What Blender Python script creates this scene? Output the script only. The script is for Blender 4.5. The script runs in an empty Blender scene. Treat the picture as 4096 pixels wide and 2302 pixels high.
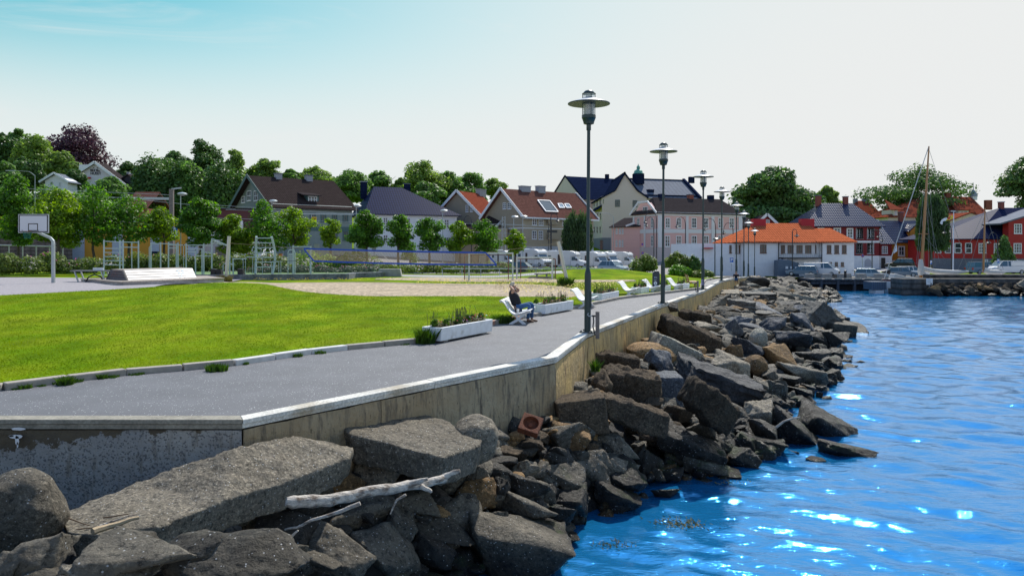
import bpy, bmesh, math, random
import numpy as np
from mathutils import Vector, Matrix, noise
R = math.radians
FP = 3000.0; CH = 2.5; HZ = 995.0          # focal length in photo pixels, eye height, horizon row
scene = bpy.context.scene
# ---------------------------------------------------------------- camera, sky, sun
cam = bpy.data.objects.new('camera', bpy.data.cameras.new('camera'))
scene.collection.objects.link(cam); scene.camera = cam
cam.location = (0, 0, CH); cam.rotation_euler = (R(90), 0, 0)
cam.data.sensor_width = 36; cam.data.lens = FP / 4096 * 36
cam.data.shift_y = -(1151 - HZ) / 4096
cam.data.clip_start = .1; cam.data.clip_end = 4000
SUN_AZ, SUN_EL = R(21), R(49)
SKY_AZ = R(40)              # azimuth to the right of +Y
world = bpy.data.worlds.new("World"); scene.world = world; world.use_nodes = True
def build_world():
 nt = world.node_tree; N = nt.nodes; L = nt.links; N.clear()
 def n(t, **k):
  a = N.new(t)
  for q, w in k.items(): setattr(a, q, w)
  return a
 def mth(op, a, b=None, c=None, clamp=False):
  m = n('ShaderNodeMath', operation=op, use_clamp=clamp)
  for i, x in enumerate((a, b, c)):
   if x is None: continue
   if isinstance(x, (int, float)): m.inputs[i].default_value = x
   else: L.new(x, m.inputs[i])
  return m.outputs[0]
 def rng(x, a, b, c=0, d=1):
  m = n('ShaderNodeMapRange', interpolation_type='SMOOTHSTEP'); L.new(x, m.inputs[0])
  for i, q in enumerate((a, b, c, d)): m.inputs[i + 1].default_value = q
  return m.outputs[0]
 sky = n('ShaderNodeTexSky', sky_type='NISHITA', sun_disc=False, sun_elevation=SUN_EL, sun_rotation=SUN_AZ, air_density=1.0, dust_density=.6, ozone_density=1.0)
 tint = n('ShaderNodeMix', data_type='RGBA', blend_type='MULTIPLY'); tint.inputs[0].default_value = 1
 L.new(sky.outputs[0], tint.inputs[6])
 tc = n('ShaderNodeTexCoord'); sp = n('ShaderNodeSeparateXYZ'); L.new(tc.outputs['Generated'], sp.inputs[0])
 X, Y, Z = sp.outputs
 dot = mth('ADD', mth('MULTIPLY', X, math.sin(SKY_AZ)), mth('MULTIPLY', Y, math.cos(SKY_AZ)))
 tm = n('ShaderNodeMix', data_type='RGBA'); L.new(mth('MAXIMUM', rng(Z, .30, .62), rng(dot, .16, -.12)), tm.inputs[0]); tm.inputs[6].default_value = (.20, 1.32, 1.12, 1); tm.inputs[7].default_value = (1.45, 1.72, 1.92, 1); L.new(tm.outputs[2], tint.inputs[7])
 waz = rng(dot, .20, 1.0)
 wel = rng(Z, .325, .12, 0, .93)
 mp = n('ShaderNodeMapping'); L.new(tc.outputs['Generated'], mp.inputs[0]); mp.inputs['Scale'].default_value = (2.2, 2.2, 13); mp.inputs['Rotation'].default_value = (.10, .16, .3)
 nz = n('ShaderNodeTexNoise'); L.new(mp.outputs[0], nz.inputs[0]); nz.inputs['Scale'].default_value = 1.3; nz.inputs['Detail'].default_value = 9; nz.inputs['Roughness'].default_value = .62; nz.inputs['Distortion'].default_value = .9
 cl = rng(nz.outputs[0], .53, .86, 0, .7)
 inv = mth('MULTIPLY', mth('MULTIPLY', mth('SUBTRACT', 1, waz), mth('SUBTRACT', 1, wel)), mth('SUBTRACT', 1, cl))
 w = mth('MULTIPLY', mth('SUBTRACT', 1, inv), rng(Z, .80, .34), clamp=True)
 mix = n('ShaderNodeMix', data_type='RGBA'); L.new(w, mix.inputs[0]); L.new(tint.outputs[2], mix.inputs[6]); mix.inputs[7].default_value = (8.35, 8.5, 8.45, 1)
 bg = n('ShaderNodeBackground'); L.new(mix.outputs[2], bg.inputs[0]); bg.inputs[1].default_value = .1
 out = n('ShaderNodeOutputWorld'); L.new(bg.outputs[0], out.inputs[0])
build_world()
sun = bpy.data.objects.new('sun', bpy.data.lights.new('sun', 'SUN')); scene.collection.objects.link(sun)
sun.data.energy = 5.0; sun.data.angle = R(.5); sun.data.color = (1, .95, .86)
sun.rotation_euler = (math.pi / 2 - SUN_EL, 0, math.pi - SUN_AZ)
sun.location = (40, 40, 60)
vs = scene.view_settings; scene.display_settings.display_device = 'sRGB'
vs.view_transform = 'Standard'; vs.look = 'None'; vs.gamma = 1; vs.exposure = 0.0
scene.render.film_transparent = False
try:
 scene.cycles.max_bounces = 6; scene.cycles.diffuse_bounces = 2; scene.cycles.glossy_bounces = 3; scene.cycles.transmission_bounces = 4
 scene.cycles.transparent_max_bounces = 8; scene.cycles.use_denoising = True; scene.cycles.sample_clamp_indirect = 4
 scene.cycles.caustics_reflective = False; scene.cycles.caustics_refractive = False
except Exception: pass
COL = scene.collection
rnd = random.Random(7)
# ---------------------------------------------------------------- pixel helpers (photo 4096 x 2302)
def P(u, v, Y): return Vector(((u - 2048) / FP * Y, Y, CH - (v - HZ) / FP * Y))
def G(u, v, z=0.0):                        # pixel on a level z below the eye
 return P(u, v, (CH - z) * FP / (v - HZ))
def crop(ox, oy, s): return lambda x, y: (ox + x / s, oy + y / s)
cA = crop(0, 460, 2.069); cB = crop(700, 500, 2.069); cC = crop(1400, 600, 2.413); cD = crop(2000, 600, 2.413)
cE = crop(2500, 600, 2.633); cF = crop(2900, 650, 2.633); cG = crop(3400, 550, 2.227); cV = crop(0, 0, 1 / 1.59)
cP = crop(1600, 1050, 2.862)               # path close-up
c1 = crop(0, 1600, 2.061); c2 = crop(1100, 1600, 2.061); c3 = crop(2050, 1200, 2.068); c4 = crop(2550, 1000, 2.414); c7 = crop(2300, 1600, 1.434)
cK = crop(400, 950, 5.152); cL = crop(850, 930, 5.152); cM = crop(1950, 980, 5.152); cN = crop(2700, 1000, 6.44); cO = crop(3250, 1030, 5.724)
# ---------------------------------------------------------------- object helpers
def tag(o, label=None, cat=None, group=None, kind=None):
 if label: o['label'] = label
 if cat: o['category'] = cat
 if group: o['group'] = group
 if kind: o['kind'] = kind
 return o
def thing(name, label, cat, loc=(0, 0, 0), rz=0, group=None):
 o = bpy.data.objects.new(name, None); COL.objects.link(o); o.empty_display_size = .2
 o.location = loc; o.rotation_euler = (0, 0, rz)
 return tag(o, label, cat, group)
def link(name, me, mat, parent=None):
 o = bpy.data.objects.new(name, me); COL.objects.link(o)
 if mat and not me.materials: me.materials.append(mat)
 if parent: o.parent = parent
 return o
def npmesh(name, V, F):                    # V (n,3), F (m,k)
 V = np.asarray(V, dtype=np.float32); F = np.asarray(F, dtype=np.int32); k = F.shape[1]
 me = bpy.data.meshes.new(name)
 me.vertices.add(len(V)); me.vertices.foreach_set('co', V.ravel())
 me.loops.add(F.size); me.loops.foreach_set('vertex_index', F.ravel())
 me.polygons.add(len(F)); me.polygons.foreach_set('loop_start', np.arange(0, F.size, k, dtype=np.int32))
 try: me.polygons.foreach_set('loop_total', np.full(len(F), k, dtype=np.int32))
 except Exception: pass
 me.update(calc_edges=True); me.validate()
 return me
def dup(root, loc=None, rz=None, label=None, group=None, scale=None):
 r = root.copy(); COL.objects.link(r)
 if loc is not None: r.location = loc
 if rz is not None: r.rotation_euler = (0, 0, rz)
 if scale is not None: r.scale = (scale,) * 3 if isinstance(scale, (int, float)) else scale
 if label: r['label'] = label
 if group: r['group'] = group
 for ch in list(root.children):
  c = ch.copy(); COL.objects.link(c); c.parent = r
  for g in list(ch.children):
   d = g.copy(); COL.objects.link(d); d.parent = c
 return r
class MB:
 def __init__(s): s.v = []; s.f = []
 def add(s, vs, fs):
  b = len(s.v); s.v += [tuple(q) for q in vs]; s.f += [tuple(b + i for i in q) for q in fs]; return s
 def box(s, x0, y0, z0, x1, y1, z1):
  x0, x1 = min(x0, x1), max(x0, x1); y0, y1 = min(y0, y1), max(y0, y1); z0, z1 = min(z0, z1), max(z0, z1)
  return s.add([(x0, y0, z0), (x1, y0, z0), (x1, y1, z0), (x0, y1, z0), (x0, y0, z1), (x1, y0, z1), (x1, y1, z1), (x0, y1, z1)],
                     [(0, 3, 2, 1), (4, 5, 6, 7), (0, 1, 5, 4), (1, 2, 6, 5), (2, 3, 7, 6), (3, 0, 4, 7)])
 def beam(s, a, b, w, h, up=(0, 0, 1)):
  a, b = Vector(a), Vector(b); d = (b - a).normalized(); up = Vector(up)
  if abs(d.dot(up)) > .98: up = Vector((1, 0, 0))
  sx = d.cross(up).normalized() * w / 2; sz = sx.cross(d).normalized() * h / 2
  q = [p + i * sx + j * sz for p in (a, b) for i, j in ((-1, -1), (1, -1), (1, 1), (-1, 1))]
  return s.add(q, [(0, 1, 2, 3), (7, 6, 5, 4), (0, 4, 5, 1), (1, 5, 6, 2), (2, 6, 7, 3), (3, 7, 4, 0)])
 def tube(s, pts, r, n=8):
  pts = [Vector(p) for p in pts]; rs = r if isinstance(r, (list, tuple)) else [r] * len(pts)
  vs = []; fs = []; prev = None
  for i, p in enumerate(pts):
   d = (pts[min(i + 1, len(pts) - 1)] - pts[max(i - 1, 0)])
   d = d.normalized() if d.length > 1e-9 else Vector((0, 0, 1))
   if prev is None: a = d.orthogonal().normalized()
   else:
    a = prev - d * prev.dot(d); a = a.normalized() if a.length > 1e-6 else d.orthogonal().normalized()
   prev = a; b = d.cross(a)
   for k in range(n):
    t = 2 * math.pi * k / n; vs.append(p + (a * math.cos(t) + b * math.sin(t)) * rs[i])
  for i in range(len(pts) - 1):
   for k in range(n):
    k2 = (k + 1) % n; fs.append((i * n + k, i * n + k2, (i + 1) * n + k2, (i + 1) * n + k))
  fs.append(tuple(range(n - 1, -1, -1))); m = (len(pts) - 1) * n; fs.append(tuple(range(m, m + n)))
  return s.add(vs, fs)
 def lathe(s, prof, n=16, c=(0, 0, 0)):
  vs = []; fs = []; m = len(prof)
  for r, z in prof:
   for k in range(n):
    t = 2 * math.pi * k / n; vs.append((c[0] + max(r, 1e-4) * math.cos(t), c[1] + max(r, 1e-4) * math.sin(t), c[2] + z))
  for i in range(m - 1):
   for k in range(n):
    k2 = (k + 1) % n; fs.append((i * n + k, i * n + k2, (i + 1) * n + k2, (i + 1) * n + k))
  fs.append(tuple(range(n - 1, -1, -1))); fs.append(tuple(range((m - 1) * n, m * n)))
  return s.add(vs, fs)
 def prism(s, poly, y0, y1, axis='y'):   # poly of (a,b); axis y: (x,z), axis x: (y,z), axis z: (x,y)
  n = len(poly)
  f = {'y': lambda a, b, t: (a, t, b), 'x': lambda a, b, t: (t, a, b), 'z': lambda a, b, t: (a, b, t)}[axis]
  vs = [f(a, b, y0) for a, b in poly] + [f(a, b, y1) for a, b in poly]
  fs = [tuple(range(n)), tuple(range(2 * n - 1, n - 1, -1))] + [(i, i + n, (i + 1) % n + n, (i + 1) % n) for i in range(n)]
  return s.add(vs, fs)
 def slab(s, pts, t):                    # polygon thickened along its normal (downwards)
  pts = [Vector(p) for p in pts]; n = len(pts); nn = Vector((0, 0, 0))
  for i in range(n): nn += pts[i].cross(pts[(i + 1) % n])
  nn.normalize()
  if nn.z < 0: pts.reverse(); nn = -nn
  vs = pts + [p - nn * t for p in pts]
  fs = [tuple(range(n)), tuple(range(2 * n - 1, n - 1, -1))] + [(i, i + n, (i + 1) % n + n, (i + 1) % n) for i in range(n)]
  return s.add(vs, fs)
 def ball(s, c, r, n=10, m=6):
  rx, ry, rz = (r, r, r) if isinstance(r, (int, float)) else r
  vs = []; fs = []
  for i in range(m + 1):
   a = math.pi * i / m
   for k in range(n):
    t = 2 * math.pi * k / n; q = max(math.sin(a), .01)
    vs.append((c[0] + rx * q * math.cos(t), c[1] + ry * q * math.sin(t), c[2] - rz * math.cos(a)))
  for i in range(m):
   for k in range(n): k2 = (k + 1) % n; fs.append((i * n + k, i * n + k2, (i + 1) * n + k2, (i + 1) * n + k))
  fs.append(tuple(range(n - 1, -1, -1))); fs.append(tuple(range(m * n, m * n + n)))
  return s.add(vs, fs)
 def build(s, name, mat, parent=None, smooth=False, bevel=0, dz=0, fix=True):
  me = bpy.data.meshes.new(name)
  me.from_pydata([(x, y, z + dz) for x, y, z in s.v] if dz else s.v, [], s.f); me.validate()
  if fix:
   bm = bmesh.new(); bm.from_mesh(me); bmesh.ops.recalc_face_normals(bm, faces=bm.faces); bm.to_mesh(me); bm.free()
  if smooth:
   me.polygons.foreach_set('use_smooth', [True] * len(me.polygons))
   try: me.set_sharp_from_angle(angle=R(40))
   except Exception: pass
  o = link(name, me, mat, parent)
  if bevel:
   b = o.modifiers.new('bevel', 'BEVEL'); b.width = bevel; b.segments = 2; b.limit_method = 'ANGLE'
  return o
# ---------------------------------------------------------------- materials
MATS = {}
def mat(name, col, rough=.7, var=0., scale=3., bump=0., bscale=20., spec=.5, metal=0., col2=None, detail=4, stretch=None, bands=None, transl=0., island=0., coat=0., cloud=(.4, .6), fine=0., fscale=40):
 """procedural surface: base colour varied by noise, optional plank/tile bands, bump, leaf translucency"""
 if name in MATS: return MATS[name]
 m = bpy.data.materials.new(name); m.use_nodes = True; MATS[name] = m
 nt = m.node_tree; N = nt.nodes; L = nt.links; b = N['Principled BSDF']
 b.inputs['Base Color'].default_value = (*col, 1); b.inputs['Roughness'].default_value = rough; b.inputs['Metallic'].default_value = metal
 b.inputs['Specular IOR Level'].default_value = spec
 if coat: b.inputs['Coat Weight'].default_value = coat; b.inputs['Coat Roughness'].default_value = .08
 tc = N.new('ShaderNodeTexCoord'); vec = tc.outputs['Object']
 if stretch:
  mp = N.new('ShaderNodeMapping'); L.new(vec, mp.inputs[0]); mp.inputs['Scale'].default_value = stretch; vec2 = mp.outputs[0]
 else: vec2 = vec
 cur = None
 def noi(v, sc, det=4, ro=.55):
  z = N.new('ShaderNodeTexNoise'); L.new(v, z.inputs[0]); z.inputs['Scale'].default_value = sc; z.inputs['Detail'].default_value = det; z.inputs['Roughness'].default_value = ro; return z.outputs[0]
 def rng(x, a, b_, c, d):
  z = N.new('ShaderNodeMapRange'); L.new(x, z.inputs[0])
  for i, q in enumerate((a, b_, c, d)): z.inputs[i + 1].default_value = q
  return z.outputs[0]
 def mul(colout, fac):
  z = N.new('ShaderNodeMix'); z.data_type = 'RGBA'; z.blend_type = 'MULTIPLY'; z.inputs[0].default_value = 1
  if colout is None: z.inputs[6].default_value = (*col, 1)
  else: L.new(colout, z.inputs[6])
  c = N.new('ShaderNodeCombineColor'); [L.new(fac, c.inputs[i]) for i in range(3)]; L.new(c.outputs[0], z.inputs[7]); return z.outputs[2]
 if col2:
  z = N.new('ShaderNodeMix'); z.data_type = 'RGBA'; L.new(rng(noi(vec2, scale, detail), cloud[0], cloud[1], 0, 1), z.inputs[0]); z.inputs[6].default_value = (*col, 1); z.inputs[7].default_value = (*col2, 1); cur = z.outputs[2]
 if var: cur = mul(cur, rng(noi(vec2, scale * 1.7, detail), .3, .7, 1 - var, 1 + var))
 if fine: cur = mul(cur, rng(noi(vec, fscale, 2, .7), .35, .65, 1 - fine, 1 + fine))
 if island:
  g = N.new('ShaderNodeNewGeometry'); cur = mul(cur, rng(g.outputs['Random Per Island'], 0, 1, 1 - island, 1 + island))
 hgt = None
 if bands:                               # (axis, period, depth) list
  sp = N.new('ShaderNodeSeparateXYZ'); L.new(vec, sp.inputs[0])
  for ax, per, dep, dark in bands:
   a = N.new('ShaderNodeMath'); a.operation = 'MULTIPLY'; L.new(sp.outputs['xyz'.index(ax)], a.inputs[0]); a.inputs[1].default_value = 1 / per
   fr = N.new('ShaderNodeMath'); fr.operation = 'FRACT'; L.new(a.outputs[0], fr.inputs[0])
   pp = N.new('ShaderNodeMath'); pp.operation = 'PINGPONG'; L.new(fr.outputs[0], pp.inputs[0]); pp.inputs[1].default_value = .5
   h = rng(pp.outputs[0], 0, .28, 0, 1); cur = mul(cur, rng(h, 0, 1, 1 - dark, 1))
   h2 = N.new('ShaderNodeMath'); h2.operation = 'MULTIPLY'; L.new(h, h2.inputs[0]); h2.inputs[1].default_value = dep
   if hgt is None: hgt = h2.outputs[0]
   else:
    s_ = N.new('ShaderNodeMath'); L.new(hgt, s_.inputs[0]); L.new(h2.outputs[0], s_.inputs[1]); hgt = s_.outputs[0]
 if bump:
  nb = rng(noi(vec2, bscale, 5, .6), 0, 1, 0, bump)
  if hgt is None: hgt = nb
  else:
   s_ = N.new('ShaderNodeMath'); L.new(hgt, s_.inputs[0]); L.new(nb, s_.inputs[1]); hgt = s_.outputs[0]
 if hgt is not None:
  bp = N.new('ShaderNodeBump'); bp.inputs['Distance'].default_value = 1; bp.inputs['Strength'].default_value = 1; L.new(hgt, bp.inputs['Height']); L.new(bp.outputs[0], b.inputs['Normal'])
 if cur is not None: L.new(cur, b.inputs['Base Color'])
 if transl:
  t = N.new('ShaderNodeBsdfTranslucent'); ms = N.new('ShaderNodeMixShader'); ms.inputs[0].default_value = transl
  out = N['Material Output']
  hs = N.new('ShaderNodeHueSaturation'); hs.inputs['Value'].default_value = 1.5; hs.inputs['Saturation'].default_value = 1.1
  if cur is not None: L.new(cur, hs.inputs['Color'])
  else: hs.inputs['Color'].default_value = (*col, 1)
  L.new(hs.outputs[0], t.inputs[0]); L.new(b.outputs[0], ms.inputs[1]); L.new(t.outputs[0], ms.inputs[2]); L.new(ms.outputs[0], out.inputs[0])
 return m
M_white = mat('white_paint', (.78, .79, .80), .5, var=.06, scale=2, bump=.002)
M_trim = mat('white_trim', (.74, .75, .76), .5, var=.05)
M_glass = mat('window_glass', (.035, .045, .055), .08, spec=.8)
M_gdark = mat('dark_metal', (.02, .022, .025), .45)
M_post = mat('dark_green_paint', (.012, .035, .035), .35, var=.15, scale=8)
M_galv = mat('galvanised_steel', (.38, .42, .44), .4, metal=.3, var=.1)
M_tyre = mat('tyre_rubber', (.02, .02, .02), .8)
M_conc = mat('concrete', (.33, .32, .30), .85, var=.2, scale=2, bump=.01)
M_black = mat('black_plastic', (.012, .012, .014), .5)
# ================================================================ GROUND, PATH, WALL, WATER, ROCKS
WATER = -2.7
def g2(u, v, z=0): p = G(u, v, z); return (p.x, p.y)
Wp = [(-60, 10.43), g2(970, 1714), g2(2226, 1450), g2(2350, 1350), g2(2651, 1229), g2(2811, 1172), (15.5, 55.5), (20.3, 67.3), (24.2, 77.5), (28.5, 89.5), (32.6, 101.6), (35, 108)]
Kp = [(-60, 12.2), (-13, 12.0), g2(0, 1560), g2(470, 1500), g2(890, 1466), g2(1300, 1405), g2(1670, 1370), (-.6, 25), (2.9, 32), (5.4, 37.5), (9.5, 43.3), (11.8, 46.6), (12.9, 51), (15.2, 59), (17.6, 66), (20, 72), (30, 97), (35, 109)]
Wp = np.array(Wp, float); Kp = np.array(Kp, float)
def Wy(X): return np.interp(X, Wp[:, 0], Wp[:, 1])
def Ky(X): return np.maximum(np.interp(X, Kp[:, 0], Kp[:, 1]), Wy(X) + .35)
def zpath(Y): return np.interp(Y, [0, 58, 67, 78, 90, 102, 130], [0, 0, -.2, -.5, -1.0, -1.4, -1.4])
def seg_dist(X, Y, poly):
 X = np.asarray(X, float); Y = np.asarray(Y, float); d = np.full(X.shape, 1e9)
 for (x0, y0), (x1, y1) in zip(poly[:-1], poly[1:]):
  dx, dy = x1 - x0, y1 - y0; t = np.clip(((X - x0) * dx + (Y - y0) * dy) / (dx * dx + dy * dy + 1e-12), 0, 1)
  d = np.minimum(d, np.hypot(X - x0 - t * dx, Y - y0 - t * dy))
 return d
cps = [(float(x), float(y), float(zpath(y)) + .10) for x, y in Kp[1:]] + [(x, y, float(zpath(y)) + .0) for x, y in ((33, 104), (24, 80))]
cps += [(-14.7, 38, .78), (-12, 36, .5), (-17, 37.5, .66), (-20, 36, .5), (-10, 33, .33), (-22, 32, .40), (-27, 32, .42), (-35, 35, .45), (-30, 44, .47), (-27, 50, .47), (-40, 50, .5),
  (-12, 27, .3), (-15, 31, .5), (-8, 36.7, .2), (-2, 36.7, .2), (2, 38, .12), (-17, 46, .30), (-15, 49, .3), (-5, 49, .3), (3, 49, .25), (-15, 53, .35), (-5, 55, .35), (3, 51, .25), (6, 50, .2),
  (8, 62, .85), (5, 62, .75), (11, 60, .5), (9, 54, .35), (2, 61, .5), (-1, 60, .3), (15.5, 64, .1), (-30, 60, .5), (-10, 60, .35), (0, 75, .0), (-20, 80, .4), (-50, 80, .8),
  (10, 75, -.1), (20, 84, -.7), (10, 128, -.8), (-2, 128, -.7), (35, 110, -1.4), (42, 100, -1.4), (45, 104, -1.4), (70, 100, -1.4), (120, 100, -1.4), (40, 136, .3), (32, 134, .2), (30, 112, -1.1), (60, 145, -1.0), (48, 126, -1.0),
  (95, 145, -1.1), (-60, 120, 4), (-30, 140, 3), (-80, 170, 12), (-60, 170, 8), (-40, 170, 4), (0, 160, 2), (30, 160, 1.5), (60, 180, 1), (100, 180, 1), (-100, 300, 22), (0, 300, 8), (100, 300, 4), (0, 800, 12), (-400, 800, 20), (400, 800, 8), (-60, 20, .2), (-60, 60, .6)]
cps = np.array(cps)
def _k(dx, dy): return -np.sqrt(dx * dx + dy * dy + 4.)
_A = _k(cps[:, 0][:, None] - cps[:, 0], cps[:, 1][:, None] - cps[:, 1]); _n = len(cps)
_M = np.zeros((_n + 3, _n + 3)); _M[:_n, :_n] = _A + np.eye(_n) * 1e-6; _M[:_n, _n] = 1; _M[:_n, _n + 1:] = cps[:, :2]; _M[_n:, :_n] = _M[:_n, _n:].T
_w = np.linalg.solve(_M, np.r_[cps[:, 2], 0, 0, 0])
def H(X, Y):
 X = np.asarray(X, float); Y = np.asarray(Y, float); s = X.shape; x = X.ravel(); y = Y.ravel()
 r = _w[_n] + _w[_n + 1] * x + _w[_n + 2] * y
 for i in range(_n): r = r + _w[i] * _k(x - cps[i, 0], y - cps[i, 1])
 r = r.reshape(s)
 d = np.clip((Y - Ky(X)) / 3.0, 0, 1); d = d * d * (3 - 2 * d)
 return (zpath(Y) + .10) * (1 - d) + r * d if True else r
def Hs(x, y): return float(H(np.array([x]), np.array([y]))[0])
def grid(name, X, Y, Z, mat_, **k):
 n, m = X.shape; V = np.stack([X, Y, Z], -1).reshape(-1, 3); i = np.arange(n * m).reshape(n, m)
 F = np.stack([i[:-1, :-1], i[1:, :-1], i[1:, 1:], i[:-1, 1:]], -1).reshape(-1, 4)
 me = npmesh(name, V, F); me.polygons.foreach_set('use_smooth', [True] * len(me.polygons))
 return link(name, me, mat_)
def unpack_noise(X, Y, sc, seed=0):
 f = np.vectorize(lambda a, b: noise.noise(Vector((a * sc, b * sc, seed))))
 return f(X, Y)
# --- materials of the ground
def grass_mat():
 m = mat('lawn_grass', (.10, .185, .0), .95, var=.28, scale=.6, col2=(.19, .245, .006), cloud=(.38, .66), fine=.34, fscale=26, bump=.05, bscale=14, spec=.04, detail=6, stretch=(1, .55, 1))
 return m
M_grass = grass_mat()
M_asph = mat('asphalt', (.122, .124, .134), .7, var=.13, scale=.7, fine=.30, fscale=55, bump=.012, bscale=60, spec=.5, detail=5)
def sparkle(m, scale, thr, strength=1.0, d=.0):
 """tiny bright mineral chips in a surface"""
 nt = m.node_tree; N = nt.nodes; L = nt.links; b = N['Principled BSDF']
 g = N.new('ShaderNodeNewGeometry'); v = N.new('ShaderNodeTexVoronoi'); v.inputs['Scale'].default_value = scale; L.new(g.outputs['Position'], v.inputs['Vector'])
 s = N.new('ShaderNodeSeparateColor'); L.new(v.outputs['Color'], s.inputs[0])
 r = N.new('ShaderNodeMath'); r.operation = 'GREATER_THAN'; L.new(s.outputs[0], r.inputs[0]); r.inputs[1].default_value = thr
 d_ = N.new('ShaderNodeMath'); d_.operation = 'LESS_THAN'; L.new(v.outputs['Distance'], d_.inputs[0]); d_.inputs[1].default_value = .33
 q = N.new('ShaderNodeMath'); q.operation = 'MULTIPLY'; L.new(r.outputs[0], q.inputs[0]); L.new(d_.outputs[0], q.inputs[1])
 mx = N.new('ShaderNodeMix'); mx.data_type = 'RGBA'; L.new(q.outputs[0], mx.inputs[0])
 old = b.inputs['Base Color'].links[0].from_socket if b.inputs['Base Color'].links else None
 if old: L.new(old, mx.inputs[6])
 else: mx.inputs[6].default_value = b.inputs['Base Color'].default_value
 mx.inputs[7].default_value = (.8 * strength, .8 * strength, .78 * strength, 1); L.new(mx.outputs[2], b.inputs['Base Color'])
sparkle(M_asph, 40, .93, .8)
M_asph2 = mat('car_park_asphalt', (.20, .19, .185), .8, var=.15, scale=.6, fine=.2, fscale=20)
M_sand = mat('sand', (.48, .38, .26), .95, var=.25, scale=1.2, fine=.35, fscale=5, bump=.25, bscale=3.5, detail=6, stretch=(.6, 1.6, 1))
# --- land sheet (beyond the kerb) and the promenade between wall and kerb
xs = np.unique(np.concatenate([np.linspace(-60, -20, 50), np.linspace(-20, 25, 226), np.linspace(25, 36, 30)]))
r = np.linspace(0, 1, 300)
def land():
 far = np.concatenate([-np.geomspace(1000, 62, 24), xs, np.geomspace(38, 1000, 34)])
 def k(x): return np.where(x > 35, 98.0, Ky(x))
 base = k(far)[:, None]; Y = base + (900 - base) * (r ** 3.2)[None, :] ; X = np.repeat(far[:, None], len(r), 1)
 Z = H(X, Y); Z = np.where(X > 35.2, np.where(Y < 98.3, -1.4, Z), Z)
 n_ = np.vectorize(lambda a, b: noise.noise(Vector((a * .16, b * .12, 3))))(X[:, :170], Y[:, :170])
 dk = np.clip((Y[:, :170] - base) / 4, 0, 1); Z[:, :170] += n_ * .07 * dk
 return tag(grid('lawn', X, Y, Z, M_grass), kind='structure')
land()
wx = np.unique(np.concatenate([np.linspace(-60, -12, 14), np.linspace(-12, 35, 200), Wp[:, 0]]))
t = np.linspace(0, 1, 14)[None, :]
Y_ = Wy(wx)[:, None] * (1 - t) + Ky(wx)[:, None] * t; X_ = np.repeat(wx[:, None], 14, 1)
tag(grid('promenade_path', X_, Y_, zpath(Y_), M_asph), kind='structure')
def region(name, xr, near, far, mt, off=.05, nx=80, ny=30, wob=0):
 x = np.linspace(*xr, nx); n0 = np.interp(x, [a for a, b in near], [b for a, b in near]); n1 = np.interp(x, [a for a, b in far], [b for a, b in far])
 if wob:
  n0 = n0 + np.array([noise.noise(Vector((a * .5, 1, 0))) for a in x]) * wob; n1 = n1 + np.array([noise.noise(Vector((a * .4, 5, 0))) for a in x]) * wob
 t = np.linspace(0, 1, ny)[None, :]; Y = n0[:, None] * (1 - t) + n1[:, None] * t; X = np.repeat(x[:, None], ny, 1)
 e = np.minimum(np.minimum(t * 12, (1 - t) * 12), 1) * off + (.012 if off < .06 else 0) - .02 * (1 - np.minimum(np.minimum(t * 12, (1 - t) * 12), 1))
 Z = H(X, Y)
 if X.shape[0] and True:
  Z = Z + np.vectorize(lambda a, b: noise.noise(Vector((a * .16, b * .12, 3))))(X, Y) * .07 * np.clip((Y - Ky(X)) / 4, 0, 1)
 return tag(grid(name, X, Y, Z + e, mt), kind='structure')
region('sand', (-16.8, 4.3), [(-17, 41.5), (-14, 40.6), (-12, 38.4), (-10.3, 37.2), (-5, 36.7), (0, 36.6), (3, 37.5), (4.3, 39.5)], [(-17, 42.5), (-14, 48), (0, 48.2), (3, 46), (4.3, 40.2)], M_sand, wob=.6)
region('sand', (-9.5, 8.5), [(-10, 52), (-5, 51.2), (2, 50.2), (8.5, 51.5)], [(-10, 52.4), (-6, 56), (0, 54.5), (4, 52.5), (8.5, 52.2)], M_sand, wob=.3)
region('basketball_court', (-60, -18.5), [(-60, 31), (-24.5, 31.5), (-21.3, 36.5), (-18.5, 38.5)], [(-60, 53), (-18.5, 53)], mat('court_asphalt', (.30, .275, .285), .85, var=.1, fine=.2, fscale=10), off=.06)
region('gravel_lane', (-11, 4), [(-11, 58), (-6, 57.8), (4, 58.6)], [(-11, 61.5), (4, 61.0)], mat('lane_gravel', (.36, .35, .34), .9, fine=.2, fscale=12), off=.05)
region('car_park', (-60, 13.9), [(-60, 66), (0, 67), (13.9, 69)], [(-60, 112), (-25, 128), (13.9, 150)], M_asph2, off=.06, nx=100, ny=60)
region('car_park', (14, 35), [(14, 69), (17.7, 66.6), (20.1, 72.3), (30.1, 97.3), (35, 109.3)], [(14, 150), (35, 150)], M_asph2, off=.06, ny=80)
region('quay_paving', (35.05, 110), [(35, 98), (110, 98)], [(35, 124), (45, 108), (110, 108)], mat('quay_gravel', (.33, .31, .28), .9, fine=.2, fscale=6), off=.06, ny=60)
region('upper_road', (45, 115), [(45, 128), (60, 124), (115, 122)], [(45, 150), (115, 150)], mat('road_surface', (.42, .40, .38), .9, fine=.15, fscale=6), off=.06, ny=40)
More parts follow.
